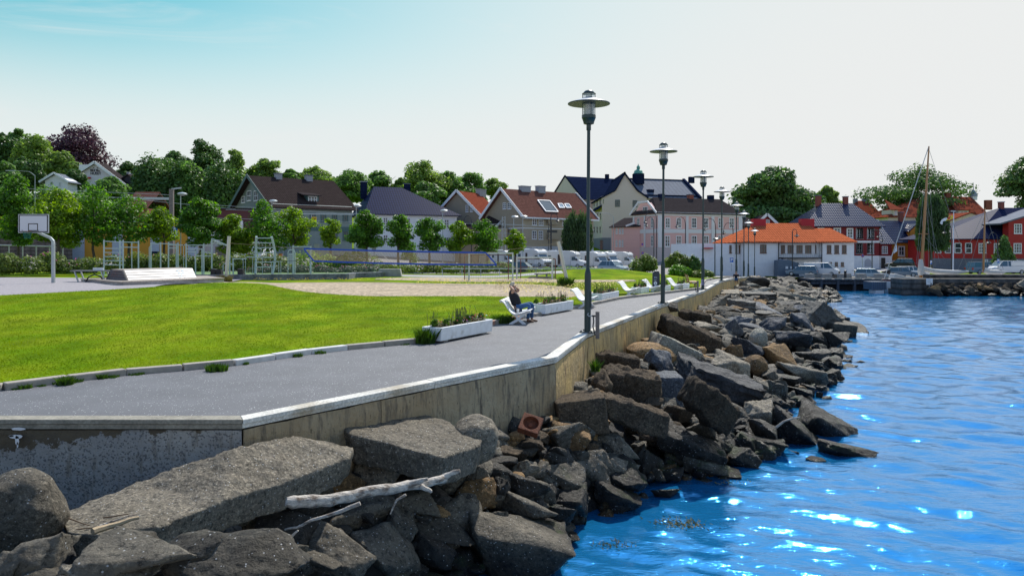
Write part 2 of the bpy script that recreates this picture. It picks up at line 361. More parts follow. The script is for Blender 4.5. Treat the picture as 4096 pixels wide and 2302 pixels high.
# --- kerb
M_kerb = mat('kerb_stone', (.36, .32, .27), .85, var=.18, scale=3, bump=.01)
M_kerbw = mat('pale_kerb_stone', (.62, .61, .58), .8, var=.15, scale=3); M_kerbr = mat('reddish_kerb_stone', (.42, .22, .16), .85, var=.2, scale=5)
kerb = thing('kerb', 'long low kerb of concrete stones between lawn and promenade', 'kerb')
def polywalk(poly, step):
 out = []; poly = [Vector((a, b)) for a, b in poly]; d = 0; i = 0; cur = poly[0]
 out.append(cur.copy())
 while i < len(poly) - 1:
  need = step;
  while i < len(poly) - 1:
   l = (poly[i + 1] - cur).length
   if l >= need: cur = cur + (poly[i + 1] - cur).normalized() * need; need = 0; break
   need -= l; cur = poly[i + 1]; i += 1
  if need == 0: out.append(cur.copy())
 return out
kp = polywalk([tuple(q) for q in Kp[1:15]], 1.05)
for lst in (kp,):
 for i, (a, b) in enumerate(zip(lst[:-1], lst[1:])):
  g_ = (b - a).normalized() * .012; jit = rnd.uniform(-.01, .012)
  za, zb = float(zpath(a.y)), float(zpath(b.y))
  m_ = MB().beam((a.x + g_.x, a.y + g_.y - .02, za + .045 + jit), (b.x - g_.x, b.y - g_.y - .02, zb + .045 + jit), .20, .17)
  pal = lst is kp and i in (8, 9, 10); red = 15 <= i < 20
  o = m_.build('kerb_stone', M_kerbw if pal else M_kerbr if red and i % 2 else M_kerb, kerb, bevel=.022)
  if pal: o['label'] = 'pale bleached kerb stone'
# --- sea wall with its timber cap
def offset(poly, d):
 out = []; P_ = [Vector(p) for p in poly]
 for i, p in enumerate(P_):
  n_ = Vector((0, 0))
  if i: e = (p - P_[i - 1]).normalized(); n1 = Vector((e.y, -e.x)); n_ += n1
  if i < len(P_) - 1: e = (P_[i + 1] - p).normalized(); n2 = Vector((e.y, -e.x)); n_ += n2
  n_.normalize()
  ref = n2 if i < len(P_) - 1 else n1
  out.append(p + n_ * d / max(.5, n_.dot(ref)))
 return out
def wall_mat(name, c1, c2, c3, streak, agg=0):
 m = bpy.data.materials.new(name); m.use_nodes = True; nt = m.node_tree; N = nt.nodes; L = nt.links; b = N['Principled BSDF']; b.inputs['Roughness'].default_value = .9; b.inputs['Specular IOR Level'].default_value = .25
 g = N.new('ShaderNodeNewGeometry')
 def noi(sc, st=(1, 1, 1), det=6):
  mp = N.new('ShaderNodeMapping'); mp.inputs['Scale'].default_value = st; L.new(g.outputs['Position'], mp.inputs[0])
  z = N.new('ShaderNodeTexNoise'); z.inputs['Scale'].default_value = sc; z.inputs['Detail'].default_value = det; z.inputs['Roughness'].default_value = .62; L.new(mp.outputs[0], z.inputs[0]); return z.outputs[0]
 def rng(x, a, b_, c=0, d=1):
  z = N.new('ShaderNodeMapRange'); L.new(x, z.inputs[0]); [setattr(z.inputs[i + 1], 'default_value', q) for i, q in enumerate((a, b_, c, d))]; return z.outputs[0]
 def mx(f, A, B):
  z = N.new('ShaderNodeMix'); z.data_type = 'RGBA'; L.new(f, z.inputs[0])
  for i, q in ((6, A), (7, B)):
   if isinstance(q, tuple): z.inputs[i].default_value = (*q, 1)
   else: L.new(q, z.inputs[i])
  return z.outputs[2]
 c = mx(rng(noi(1.1), .4, .62), c1, c2)
 c = mx(rng(noi(1.0, (9, 9, 1.6)), .55 - streak * .1, .68), c, c3)
 c = mx(rng(noi(14, (1, 1, .7), 3), .62, .72, 0, .8), c, tuple(q * .35 for q in c1))
 if agg:
  v = N.new('ShaderNodeTexVoronoi'); v.inputs['Scale'].default_value = 48; L.new(g.outputs['Position'], v.inputs['Vector'])
  s = N.new('ShaderNodeSeparateColor'); L.new(v.outputs['Color'], s.inputs[0]); c = mx(rng(s.outputs[0], .78, .84, 0, .6), c, (.05, .053, .06))
  # an old render coat in the upper left, with a ragged lower edge
  sp = N.new('ShaderNodeSeparateXYZ'); L.new(g.outputs['Position'], sp.inputs[0])
  e = N.new('ShaderNodeMath'); e.operation = 'MULTIPLY_ADD'; L.new(sp.outputs[0], e.inputs[0]); e.inputs[1].default_value = -.13; e.inputs[2].default_value = -1.02
  f = N.new('ShaderNodeMath'); f.operation = 'ADD'; L.new(sp.outputs[2], f.inputs[0]); L.new(e.outputs[0], f.inputs[1])
  n2 = rng(noi(2.2), .2, .8, -.28, .28); h = N.new('ShaderNodeMath'); h.operation = 'ADD'; L.new(f.outputs[0], h.inputs[0]); L.new(n2, h.inputs[1])
  c = mx(rng(h.outputs[0], -.42, -.40), c, mx(rng(noi(3), .4, .6), (.10, .082, .06), (.13, .105, .07)))
 L.new(c, b.inputs['Base Color'])
 bp = N.new('ShaderNodeBump'); bp.inputs['Distance'].default_value = .06; L.new(noi(9, (1, 1, .8), 8), bp.inputs['Height']); L.new(bp.outputs[0], b.inputs['Normal']); MATS[name] = m
 return m
MW = [wall_mat('aggregate_concrete', (.31, .305, .29), (.40, .385, .35), (.22, .20, .165), .2, 1), wall_mat('brown_stained_concrete', (.33, .255, .155), (.40, .325, .21), (.13, .11, .085), .7), wall_mat('ochre_stained_concrete', (.66, .46, .19), (.46, .34, .18), (.22, .15, .08), .5)]
M_cap = mat('weathered_cap_timber', (.62, .60, .54), .75, var=.2, scale=1.2, col2=(.34, .27, .17), cloud=(.46, .70), fine=.22, fscale=22, bump=.012, bscale=30, stretch=(1, 1, 1))
M_cap2 = mat('bare_cap_timber', (.27, .25, .20), .8, var=.22, scale=2, fine=.2, fscale=25, bump=.01, bscale=30)
wall = thing('sea_wall', 'long concrete retaining wall with a timber cap between promenade and rocks', 'sea wall')
inner = offset([tuple(q) for q in Wp], -.34); outer = [Vector(q) for q in Wp]
def along(a, b, t): return a + (b - a) * t
nseg = 0
for i in range(len(outer) - 1):
 L_ = (outer[i + 1] - outer[i]).length; k = max(1, round(L_ / (7 if i else 60)))
 if i == 1: k = 3
 for j in range(k):
  a, b = along(outer[i], outer[i + 1], j / k), along(outer[i], outer[i + 1], (j + 1) / k)
  c, d = along(inner[i], inner[i + 1], (j + 1) / k), along(inner[i], inner[i + 1], j / k)
  e = (b - a).normalized() * .006; zt = [float(zpath(q.y)) - .012 for q in (a, b, c, d)];
  nn = 16; V = []; F = []
  outn = Vector((e.y, -e.x)).normalized()
  m_ = MB()
  # front face subdivided with uneven top lip
  cols = max(2, int((b - a).length / .35)); rows = 8
  base = len(m_.v)
  for p in range(cols + 1):
   q = along(a, b, p / cols)
   if p == 0: q = q + e
   if p == cols: q = q - e
   zz = zt[0] + (zt[1] - zt[0]) * p / cols
   for w_ in range(rows + 1):
    z = zz - (w_ / rows) ** 1.5 * 3.6
    dsp = noise.noise(Vector((q.x * 1.3, q.y * 1.3, z * 1.6))) * .035 - (.05 * abs(noise.noise(Vector((q.x * 3, q.y * 3, 9)))) if w_ == 0 else 0)
    m_.v.append((q.x + outn.x * dsp, q.y + outn.y * dsp, z - (abs(noise.noise(Vector((q.x * 2.5, q.y * 2.5, 4)))) * .04 if w_ == 0 else 0)))
  for p in range(cols):
   for w_ in range(rows):
    s0 = base + p * (rows + 1) + w_; m_.f.append((s0, s0 + 1, s0 + rows + 2, s0 + rows + 1))
  fb = len(m_.v); m_.v += [(d.x, d.y, zt[3] - .03), (c.x, c.y, zt[2] - .03), (d.x, d.y, zt[3] - 3.6), (c.x, c.y, zt[2] - 3.6)]
  m_.f += [(base + p * (rows + 1), base + (p + 1) * (rows + 1), fb) for p in range(cols)] + [(base + cols * (rows + 1), fb + 1, fb), (fb, fb + 1, fb + 3, fb + 2)]
  m_.f += [(base, fb, fb + 2, base + rows), (base + cols * (rows + 1), base + cols * (rows + 1) + rows, fb + 3, fb + 1)]
  m_.build('wall_section', MW[0 if i == 0 else 1 if i == 1 else 2], wall, smooth=True)
 # timber cap: two stacked boards, broken into lengths
 kk = max(1, round(L_ / 4.2))
 oo, ii = offset([tuple(q) for q in Wp], .02), offset([tuple(q) for q in Wp], -.24)
 for j in range(kk):
  a, b, c, d = along(oo[i], oo[i + 1], j / kk), along(oo[i], oo[i + 1], (j + 1) / kk), along(ii[i], ii[i + 1], (j + 1) / kk), along(ii[i], ii[i + 1], j / kk)
  e = (b - a).normalized() * .005
  for lay, (h0, h1, ins) in enumerate(((.0, .066, .018), (.070, .135, 0))):
   o2 = Vector((e.y, -e.x)).normalized() * -ins; jz = rnd.uniform(-.006, .006)
   q = [a + e + o2, b - e + o2, c - e, d + e]; z = [float(zpath(w.y)) for w in q]
   MB().add([(w.x, w.y, zz + h0 + jz) for w, zz in zip(q, z)] + [(w.x, w.y, zz + h1 + jz) for w, zz in zip(q, z)],
                     [(0, 1, 2, 3), (7, 6, 5, 4), (0, 4, 5, 1), (1, 5, 6, 2), (2, 6, 7, 3), (3, 7, 4, 0)]).build('cap_board', M_cap2 if i == 0 else M_cap, wall, bevel=.006)
# white paint spill over the cap and the wall, near the left edge of the view
def blob(u, v, Y, w, h, drips=()):
 pts = []
 for k in range(26):
  a = k / 26 * 2 * math.pi; rr = 1 + .25 * noise.noise(Vector((math.cos(a) * 2, math.sin(a) * 2, u)))
  pts.append((u + w * rr * math.cos(a), v + h * rr * math.sin(a)))
 c = P(u, v, Y); vs = [(c.x, Y, c.z)] + [tuple(P(a, b, Y)) for a, b in pts]
 return vs, [(0, i + 1, (i + 1) % 26 + 1) for i in range(26)]
m_ = MB()
for (u, v, w, h) in ((74, 1714, 28, 6), (62, 1745, 26, 8), (68, 1760, 8, 18), (70, 1778, 3.5, 12), (45, 1742, 10, 4)): m_.add(*blob(u, v, 10.43 - .075 if v > 1730 else 10.385, w, h))
m_.build('paint_spill', M_white, wall, fix=False)['label'] = 'white paint spilled down the wall'
# --- bank under the rocks, water
Lp = [(900, 1900), (1130, 1500), (1250, 1455), (1420, 1432), (1437, 1330), (1500, 1292), (1610, 1268), (1640, 1228), (1740, 1203), (1860, 1182), (1900, 1152), (1975, 1138), (1985, 1080), (2075, 990), (2088, 960), (2120, 930), (2112, 890), (2125, 850), (2143, 830), (2118, 800), (2082, 790), (2068, 772), (2108, 750), (2094, 742), (2040, 735)]
Lp = [(-9, 1.0), (-4, 3.5)] + [g2(u * 1.59, v * 1.59, WATER) for u, v in Lp[1:]] + [(35.6, 96.5)]
Lp = np.array(Lp)
def bankz(X, Y):
 X = np.asarray(X, float); Y = np.asarray(Y, float)
 dw = seg_dist(X, Y, [tuple(q) for q in Wp]); dl = seg_dist(X, Y, [tuple(q) for q in Lp])
 side = np.interp(Y, Lp[:, 1], Lp[:, 0]); wet = X > side          # beyond the waterline
 top = np.interp(Y, [5, 9, 13, 20, 45, 60, 85, 100], [-1.35, -1.15, -1.1, -1.1, -.9, -.95, -1.15, -1.5])
 t_ = dw / (dw + dl + 1e-6); z = top + (WATER - top) * np.clip(t_, 0, 1) ** 1.25
 ramp = -.98 + (8.1 - Y) * .58 - np.clip(X + 2.8, 0, 9) * 1.6 - np.clip(Y - 8.3, 0, 9) * 5
 return np.maximum(np.where(wet, WATER - .12 - .5 * dl, z), np.minimum(ramp, .1))
M_rubble = mat('rubble', (.02, .019, .017), .85, var=.4, scale=2.5, bump=.3, bscale=5, detail=8)
gx, gy = np.meshgrid(np.linspace(-12, 44, 170), np.linspace(2.5, 104, 300), indexing='ij')
gz = bankz(gx, gy) - .28 + np.vectorize(lambda a, b: noise.fractal(Vector((a * .9, b * .9, 0)), 1, 2, 3))(gx, gy) * .22
land_ = gy > Wy(gx) + .2
gz = np.where(land_, -4.0, gz); gz = np.maximum(gz, -6)
tag(grid('rubble_bank', gx, gy, gz, M_rubble), kind='structure')
def water():
 m = bpy.data.materials.new('sea_water'); m.use_nodes = True; nt = m.node_tree; N = nt.nodes; L = nt.links; b = N['Principled BSDF']
 b.inputs['Base Color'].default_value = (.014, .26, .62, 1); b.inputs['Roughness'].default_value = .07; b.inputs['IOR'].default_value = 1.333; b.inputs['Specular IOR Level'].default_value = .4; b.inputs['Metallic'].default_value = .62
 g = N.new('ShaderNodeNewGeometry'); hs = []
 for sc, st, am, det in ((1.8, (.55, 1.5, 1), .018, 3), (6, (.7, 1.5, 1), .012, 5), (20, (.8, 1.3, 1), .0022, 3)):
  mp = N.new('ShaderNodeMapping'); mp.inputs['Scale'].default_value = st; mp.inputs['Rotation'].default_value = (0, 0, .35); L.new(g.outputs['Position'], mp.inputs[0])
  z = N.new('ShaderNodeTexNoise'); z.inputs['Scale'].default_value = sc; z.inputs['Detail'].default_value = det; z.inputs['Distortion'].default_value = .6; L.new(mp.outputs[0], z.inputs[0])
  q = N.new('ShaderNodeMath'); q.operation = 'MULTIPLY'; L.new(z.outputs[0], q.inputs[0]); q.inputs[1].default_value = am; hs.append(q.outputs[0])
 s = N.new('ShaderNodeMath'); L.new(hs[0], s.inputs[0]); L.new(hs[1], s.inputs[1]); s2 = N.new('ShaderNodeMath'); L.new(s.outputs[0], s2.inputs[0]); L.new(hs[2], s2.inputs[1])
 bp = N.new('ShaderNodeBump'); bp.inputs['Distance'].default_value = 1; bp.inputs['Strength'].default_value = 1; L.new(s2.outputs[0], bp.inputs['Height']); L.new(bp.outputs[0], b.inputs['Normal'])
 th = np.linspace(R(-40), R(75), 420); rr = np.concatenate([np.geomspace(6, 100, 420), np.geomspace(104, 900, 30)])
 T, Q = np.meshgrid(th, rr, indexing='ij'); X = Q * np.sin(T); Y = Q * np.cos(T); Z = np.zeros_like(X)
 rs = np.random.RandomState(4)
 for k in range(60):
  lam = math.exp(rs.uniform(math.log(.3), math.log(2.0))); a = R(200 + rs.normal(0, 34)); ph = rs.uniform(0, 6.28); amp = .0034 * lam ** .75
  kk = 2 * math.pi / lam; fade = np.clip(1.6 - Q / (lam * 42), 0, 1) * (.30 + Q / 21)
  w = np.sin(kk * (X * math.sin(a) + Y * math.cos(a)) + ph + .8 * np.sin(X * .31 + Y * .23 + k)); Z += amp * fade * (w + .25 * np.cos(2 * (kk * (X * math.sin(a) + Y * math.cos(a)) + ph)))
 Z = Z * 1.0 + WATER
 tag(grid('water', X, Y, Z, m), kind='structure')
water()
# ================================================================ ROCKS
def rock_mat(name, c1, c2, rough=.55, speck=.6, bumpd=.14, bs=5, glint=.95):
 m = bpy.data.materials.new(name); m.use_nodes = True; nt = m.node_tree; N = nt.nodes; L = nt.links; b = N['Principled BSDF']; MATS[name] = m
 g = N.new('ShaderNodeNewGeometry'); pos = g.outputs['Position']
 def noi(sc, det=5, ro=.6, st=None):
  z = N.new('ShaderNodeTexNoise'); z.inputs['Scale'].default_value = sc; z.inputs['Detail'].default_value = det; z.inputs['Roughness'].default_value = ro
  if st: mp = N.new('ShaderNodeMapping'); mp.inputs['Scale'].default_value = st; mp.inputs['Rotation'].default_value = (.4, .3, .5); L.new(pos, mp.inputs[0]); L.new(mp.outputs[0], z.inputs[0])
  else: L.new(pos, z.inputs[0])
  return z.outputs[0]
 def rng(x, a, b_, c=0, d=1):
  z = N.new('ShaderNodeMapRange'); L.new(x, z.inputs[0]); [setattr(z.inputs[i + 1], 'default_value', q) for i, q in enumerate((a, b_, c, d))]; return z.outputs[0]
 def mx(f, A, B, bt='MIX'):
  z = N.new('ShaderNodeMix'); z.data_type = 'RGBA'; z.blend_type = bt
  if isinstance(f, float): z.inputs[0].default_value = f
  else: L.new(f, z.inputs[0])
  for i, q in ((6, A), (7, B)):
   if isinstance(q, tuple): z.inputs[i].default_value = (*q, 1)
   else: L.new(q, z.inputs[i])
  return z.outputs[2]
 def mul2(a, b_):
  z = N.new('ShaderNodeMath'); z.operation = 'MULTIPLY'; L.new(a, z.inputs[0])
  if isinstance(b_, float): z.inputs[1].default_value = b_
  else: L.new(b_, z.inputs[1])
  return z.outputs[0]
 oi = N.new('ShaderNodeObjectInfo')
 c = mx(rng(noi(1.7), .38, .64), c1, c2)
 c = mx(rng(noi(24, 4, .75), .52, .66, 0, speck), c, tuple(min(1, q * 2.6 + .03) for q in c1))
 c = mx(rng(noi(15, 4, .75), .53, .64, 0, .85), c, tuple(q * .22 for q in c1))
 c = mx(rng(noi(5.5, 9, .7, (1, 1, 1.8)), .50, .66, 0, .6), c, tuple(q * .35 for q in c1))
 cc = N.new('ShaderNodeCombineColor'); rr_ = rng(oi.outputs['Random'], 0, 1, .65, 1.4); [L.new(rr_, cc.inputs[i]) for i in range(3)]; c = mx(1.0, c, cc.outputs[0], 'MULTIPLY')
 sp = N.new('ShaderNodeSeparateXYZ'); L.new(pos, sp.inputs[0]); nn = rng(noi(1.4), .3, .7, -.3, .3)
 zz = N.new('ShaderNodeMath'); L.new(sp.outputs[2], zz.inputs[0]); L.new(nn, zz.inputs[1])
 wet = rng(zz.outputs[0], -1.75, -2.35)
 c = mx(wet, c, mx(1.0, c, (.28, .28, .27), 'MULTIPLY'))
 sn = N.new('ShaderNodeSeparateXYZ'); L.new(g.outputs['Normal'], sn.inputs[0])
 alg = mul2(mul2(rng(zz.outputs[0], -1.9, -2.3), rng(noi(2.3), .54, .66)), rng(sn.outputs[2], .1, .7)); c = mx(mul2(alg, .7), c, (.035, .06, .012))
 L.new(c, b.inputs['Base Color']); L.new(rng(wet, 0, 1, rough + .22, .36), b.inputs['Roughness']); b.inputs['Specular IOR Level'].default_value = .3
 bp = N.new('ShaderNodeBump'); bp.inputs['Distance'].default_value = bumpd; bp.inputs['Strength'].default_value = 1
 L.new(noi(bs, 12, .72), bp.inputs['Height']); L.new(bp.outputs[0], b.inputs['Normal'])
 if glint < 1: sparkle(m, 40, glint, .7)
 return m
RM = {'g': rock_mat('grey_granite', (.098, .085, .064), (.165, .145, .11), .5), 'd': rock_mat('dark_wet_stone', (.040, .036, .030), (.072, .063, .05), .38), 't': rock_mat('tan_granite', (.30, .18, .075), (.19, .12, .06), .6),
      'b': rock_mat('blue_grey_stone', (.095, .105, .12), (.06, .067, .08), .45), 'l': rock_mat('pale_granite', (.32, .30, .24), (.21, .195, .155), .6),
      'c': rock_mat('crumbling_concrete', (.105, .078, .050), (.055, .043, .032), .85, .6, .10, 9, 1.1), 's': rock_mat('layered_grey_stone', (.13, .125, .11), (.07, .066, .06), .45),
      'w': rock_mat('warm_grey_granite', (.19, .162, .118), (.25, .218, .165), .5, .95), 'k': rock_mat('black_layered_rock', (.03, .032, .036), (.05, .052, .058), .35, .3, .14, 6, 1.1)}
def finish(me_in, voxel, disp, dscale, seed, ridged=False, smooth_it=3):
 o = bpy.data.objects.new('tmp', me_in); COL.objects.link(o)
 m = o.modifiers.new('r', 'REMESH'); m.mode = 'VOXEL'; m.voxel_size = voxel
 s = o.modifiers.new('s', 'SMOOTH'); s.factor = .5; s.iterations = smooth_it
 dg = bpy.context.evaluated_depsgraph_get(); me = bpy.data.meshes.new_from_object(o.evaluated_get(dg)); bpy.data.objects.remove(o);
 n = len(me.vertices); co = np.empty(n * 3, np.float32); me.vertices.foreach_get('co', co); co = co.reshape(-1, 3)
 no = np.empty(n * 3, np.float32); me.vertices.foreach_get('normal', no); no = no.reshape(-1, 3)
 out = np.empty(n)
 for i in range(n):
  p = Vector(co[i]) * dscale; p.x += seed * 7.3
  a = noise.noise(p) * .6 + noise.noise(p * 2.3) * .35 + noise.noise(p * 5.1) * .2 + noise.noise(p * 11) * .1
  if ridged: q = Vector((p.x * .5, p.y * .5, p.z * 3.2)); a = a * .5 - abs(noise.noise(q)) * 1.1 - abs(noise.noise(q * 2.6)) * .5
  out[i] = a
 co = co + no * out[:, None] * disp; me.vertices.foreach_set('co', co.ravel().astype(np.float32))
 me.polygons.foreach_set('use_smooth', [True] * len(me.polygons)); me.update()
 return me
def hull_mesh(pts):
 bm = bmesh.new(); [bm.verts.new(p) for p in pts]; bmesh.ops.convex_hull(bm, input=bm.verts)
 me = bpy.data.meshes.new('hull'); bm.to_mesh(me); bm.free(); return me
def unit(me):
 n = len(me.vertices); co = np.empty(n * 3, np.float32); me.vertices.foreach_get('co', co); co = co.reshape(-1, 3)
 lo, hi = co.min(0), co.max(0); co = (co - (lo + hi) / 2) / (hi - lo); me.vertices.foreach_set('co', co.ravel()); me.update(); return me
VAR = []
for sd in range(22):
 rr = random.Random(100 + sd); pts = []
 npt = rr.choice((9, 10, 11, 12, 14)); p_ = 1.0 if sd % 3 else .5
 for k in range(npt):
  v = Vector((rr.gauss(0, 1), rr.gauss(0, 1), rr.gauss(0, 1))).normalized()
  mx_ = max(abs(v.x), abs(v.y), abs(v.z)); v = v / (mx_ ** p_)
  pts.append(Vector((v.x, v.y, v.z * rr.uniform(.6, 1))) * rr.uniform(.8, 1.05))
 me = finish(hull_mesh(pts), .07, .10 if sd % 4 else .07, 1.7, sd, smooth_it=2); VAR.append(unit(me))
rp = []
for k in range(60):
 v = Vector((rnd.gauss(0, 1), rnd.gauss(0, 1), rnd.gauss(0, 1))).normalized(); rp.append(v)
ROUND = unit(finish(hull_mesh(rp), .06, .04, 1.2, 50, smooth_it=6))
rp = [Vector((x * rnd.uniform(.8, 1), y * rnd.uniform(.8, 1), z * rnd.uniform(.7, 1))) for x in (-1, 1) for y in (-.8, .8) for z in (-.5, .5)]
BLOCKY = unit(finish(hull_mesh(rp), .045, .045, 2, 51, smooth_it=1))
rp = [Vector((x * rnd.uniform(.8, 1), y * rnd.uniform(.8, 1), z)) for x in (-1, -.3, .4, 1) for y in (-.8, .8) for z in (-.35, .4)]
LAYER = unit(finish(hull_mesh(rp), .04, .14, 2, 52, ridged=True, smooth_it=1))
CRUM = unit(finish(hull_mesh([Vector((x * rnd.uniform(.75, 1), y * rnd.uniform(.7, 1), z * rnd.uniform(.4, 1))) for x in (-1, 0, 1) for y in (-.8, .8) for z in (-.4, .4)]), .04, .14, 2.6, 53, smooth_it=0))
def bank_hit(u, v):
 tt = np.geomspace(5, 106, 700); X = (u - 2048) / FP * tt; Z = CH - (v - HZ) / FP * tt
 bz = bankz(X, tt) + .12; bz = np.maximum(bz, WATER); hit = (Z <= bz) | (tt > Wy(X) - .15)
 i = int(np.argmax(hit)) if hit.any() else len(tt) - 1
 return float(tt[i])
ROCKS = []
ADJ = dict(g='grey brown', d='dark', t='rusty tan', b='blue grey', l='pale', c='crumbly brown', s='layered grey', w='light warm grey', k='black')
def rlab(l, g, k): return l.format(ADJ[k]), ADJ[k] + ' ' + g
def rock(c, cx, cy, w, h, kind='g', rot=0, shape=None, label=None, group=None, depth=None, Y=None, cat='boulder', name='boulder', tilt=None):
 s = {id(c1): 2.061, id(c2): 2.061, id(c3): 2.068, id(c4): 2.414, id(c7): 1.434, id(cV): 1 / 1.59}[id(c)]
 u, v = c(cx, cy); wp, hp = w / s, h / s
 y = Y or bank_hit(u, v + hp * .22); W_, H_ = wp * y / FP * 1.08, hp * y / FP * 1.12; D_ = (W_ * .55 + H_ * .55) * (depth or 1)
 p = P(u, v, y); me = shape or VAR[rnd.randrange(len(VAR))]
 o = link(name, me, None);
 if not me.materials: me.materials.append(RM['g'])
 o.material_slots[0].link = 'OBJECT'; o.material_slots[0].material = RM[kind]
 fl = rnd.choice((1, -1)) if shape is None else 1
 o.scale = (W_ * fl, D_, H_); o.rotation_euler = (R(rnd.uniform(-8, 8)), R(rot), R(rnd.uniform(-20, 20) if shape is None else 0))
 o.location = (p.x, p.y + D_ * .15, max(p.z, WATER - H_ * .3))
 ROCKS.append((p.x, p.y, max(W_, D_)))
 if group: label, group = rlab(label, group, kind)
 tag(o, label, cat, group); return o
# hero slabs in the foreground, cut as real blocks
def tuck(u, v, Y): return tuple(P(u, v, Y))
def hero(name, label, top, thick, matk, voxel, disp, ds, seed, down=(0, 0, -1), cat='stone slab'):
 pts = [Vector(p) for p in top]; dn = Vector(down).normalized()
 c0 = sum(pts, Vector()) / len(pts)
 allp = pts + [c0 + (p - c0) * .93 + dn * thick for p in pts]
 m_ = MB(); n = len(pts); m_.add(allp, [tuple(range(n)), tuple(range(2 * n - 1, n - 1, -1))] + [(i, i + n, (i + 1) % n + n, (i + 1) % n) for i in range(n)])
 me = bpy.data.meshes.new(name); me.from_pydata([tuple(Vector(q) - c0) for q in m_.v], [], m_.f)
 bm = bmesh.new(); bm.from_mesh(me); bmesh.ops.triangulate(bm, faces=bm.faces); bmesh.ops.recalc_face_normals(bm, faces=bm.faces); bm.to_mesh(me); bm.free()
 me2 = finish(me, voxel, disp, ds, seed, smooth_it=2); me2.name = name; me2.materials.append(RM[matk])
 o = bpy.data.objects.new(name, me2); COL.objects.link(o); o.location = c0
 return tag(o, label, cat)
def hV(*l): return [tuck(*cV(u, v), Y) for u, v, Y in l]
def h2_(*l): return [tuck(*c2(u, v), Y) for u, v, Y in l]
hero('stone_slab', 'longest flat rough grey slab sloping up from lower left against the wall', hV((143, 1292, 8.9), (330, 1215, 9.6), (480, 1160, 9.9), (590, 1122, 10.1), (745, 1093, 10.9), (892, 1124, 11.3), (878, 1150, 10.8), (720, 1212, 9.9), (560, 1258, 9.2), (400, 1322, 8.5), (250, 1345, 8.2), (165, 1335, 8.2)), .42, 'w', .035, .055, 2.6, 3, (0, .18, -1))
hero('stone_slab', 'big flat rectangular grey slab with two drill grooves across its top', h2_((548, 215, 11.9), (650, 150, 12.6), (940, 112, 13.0), (1120, 76, 13.4), (1300, 128, 13.3), (1725, 298, 12.6), (1690, 372, 11.9), (1385, 478, 11.1), (1230, 430, 11.1), (900, 345, 11.4), (620, 290, 11.6)), .48, 'w', .035, .05, 2.8, 4, (0, .12, -1))
rock(c2, 1640, 350, 380, 400, 'w', 35, ROUND, 'smooth brown rounded boulder behind the grooved slab beside the wall', Y=12.7)
rock(c1, 110, 985, 680, 700, 'w', 0, ROUND, 'large smooth round tan granite boulder at the lower left corner', Y=8.2, depth=.8)
NEAR = ('{} angular boulder in the pile in front of the two big slabs', 'boulders of the near pile')
EDGE = ('{} damp boulder at the water edge below the grooved slab', 'boulders along the near water edge')
MID = ('{} boulder in the pile below the corner of the wall', 'boulders below the wall corner')
FARM = ('{} boulder in the middle of the long rock bank', 'boulders of the middle bank')
OUT_ = ('{} boulder of the outcrop that reaches into the water', 'boulders of the outcrop')
FAR = ('{} boulder in the far end of the rock bank', 'boulders at the far end of the bank')
def many(c, lg, lst):
 for q in lst:
  x, y, w, h, k = q[:5]; rot = q[5] if len(q) > 5 else 0; sh = q[6] if len(q) > 6 else None; lab = q[7] if len(q) > 7 else None
  rock(c, x, y, w, h, k, rot, sh, lab or lg[0], None if lab else lg[1])
many(c1, NEAR, [(300, 1310, 460, 340, 'g', -5, None, 'grey pointed boulder in front of the round tan boulder'), (1080, 1330, 860, 320, 'g', 3, None, 'broad grey boulder at the bottom edge below the long slab'), (1120, 1180, 280, 170, 'g'), (1550, 1240, 620, 210, 'g', -12),
     (1950, 1350, 960, 360, 'g', 4, None, 'broad greenish grey boulder at the bottom edge right of the long slab'), (2420, 1290, 220, 200, 'g'), (20, 1390, 300, 220, 'g'), (880, 1430, 760, 140, 'w'), (2340, 1360, 260, 200, 'd'), (520, 1290, 160, 130, 'd'), (700, 1420, 250, 110, 'g'), (330, 1440, 300, 90, 'g'), (1420, 1400, 200, 160, 'd'), (2350, 1080, 420, 260, 'd'), (2150, 1180, 300, 180, 'd')])
many(c2, NEAR, [(860, 590, 420, 290, 'w', 0, None, 'triangular flat-topped boulder under the grooved slab behind the driftwood'), (540, 690, 320, 200, 't', 25, None, 'tan boulder wedged between the long slab and the driftwood log'), (600, 470, 260, 120, 'c'), (760, 870, 460, 170, 'g'),
     (690, 1020, 500, 280, 'g', 5), (365, 1095, 300, 190, 'g'), (480, 1290, 580, 330, 'g', 28, None, 'sloping grey boulder with a green algae patch on its lower side'), (340, 1380, 400, 200, 'g', 15), (110, 1360, 320, 260, 'g'), (910, 1290, 660, 360, 'g', 32, None, 'long slanting grey boulder reaching down to the water with green edge'),
     (1030, 1090, 270, 330, 'g', 20), (1210, 885, 340, 220, 'g', 25), (1080, 955, 190, 130, 'd'), (1540, 960, 400, 270, 'g', 20), (1390, 1080, 520, 200, 'g', 18), (1670, 800, 320, 270, 't', 20, None, 'pointed rusty tan boulder right of the driftwood log'),
     (1310, 800, 260, 160, 'd'), (1120, 720, 300, 140, 'd'), (620, 940, 400, 160, 'd'), (250, 920, 360, 220, 'd'), (150, 1130, 260, 200, 'd'), (1700, 665, 260, 180, 'g', 30), (1200, 1000, 200, 120, 'd')])
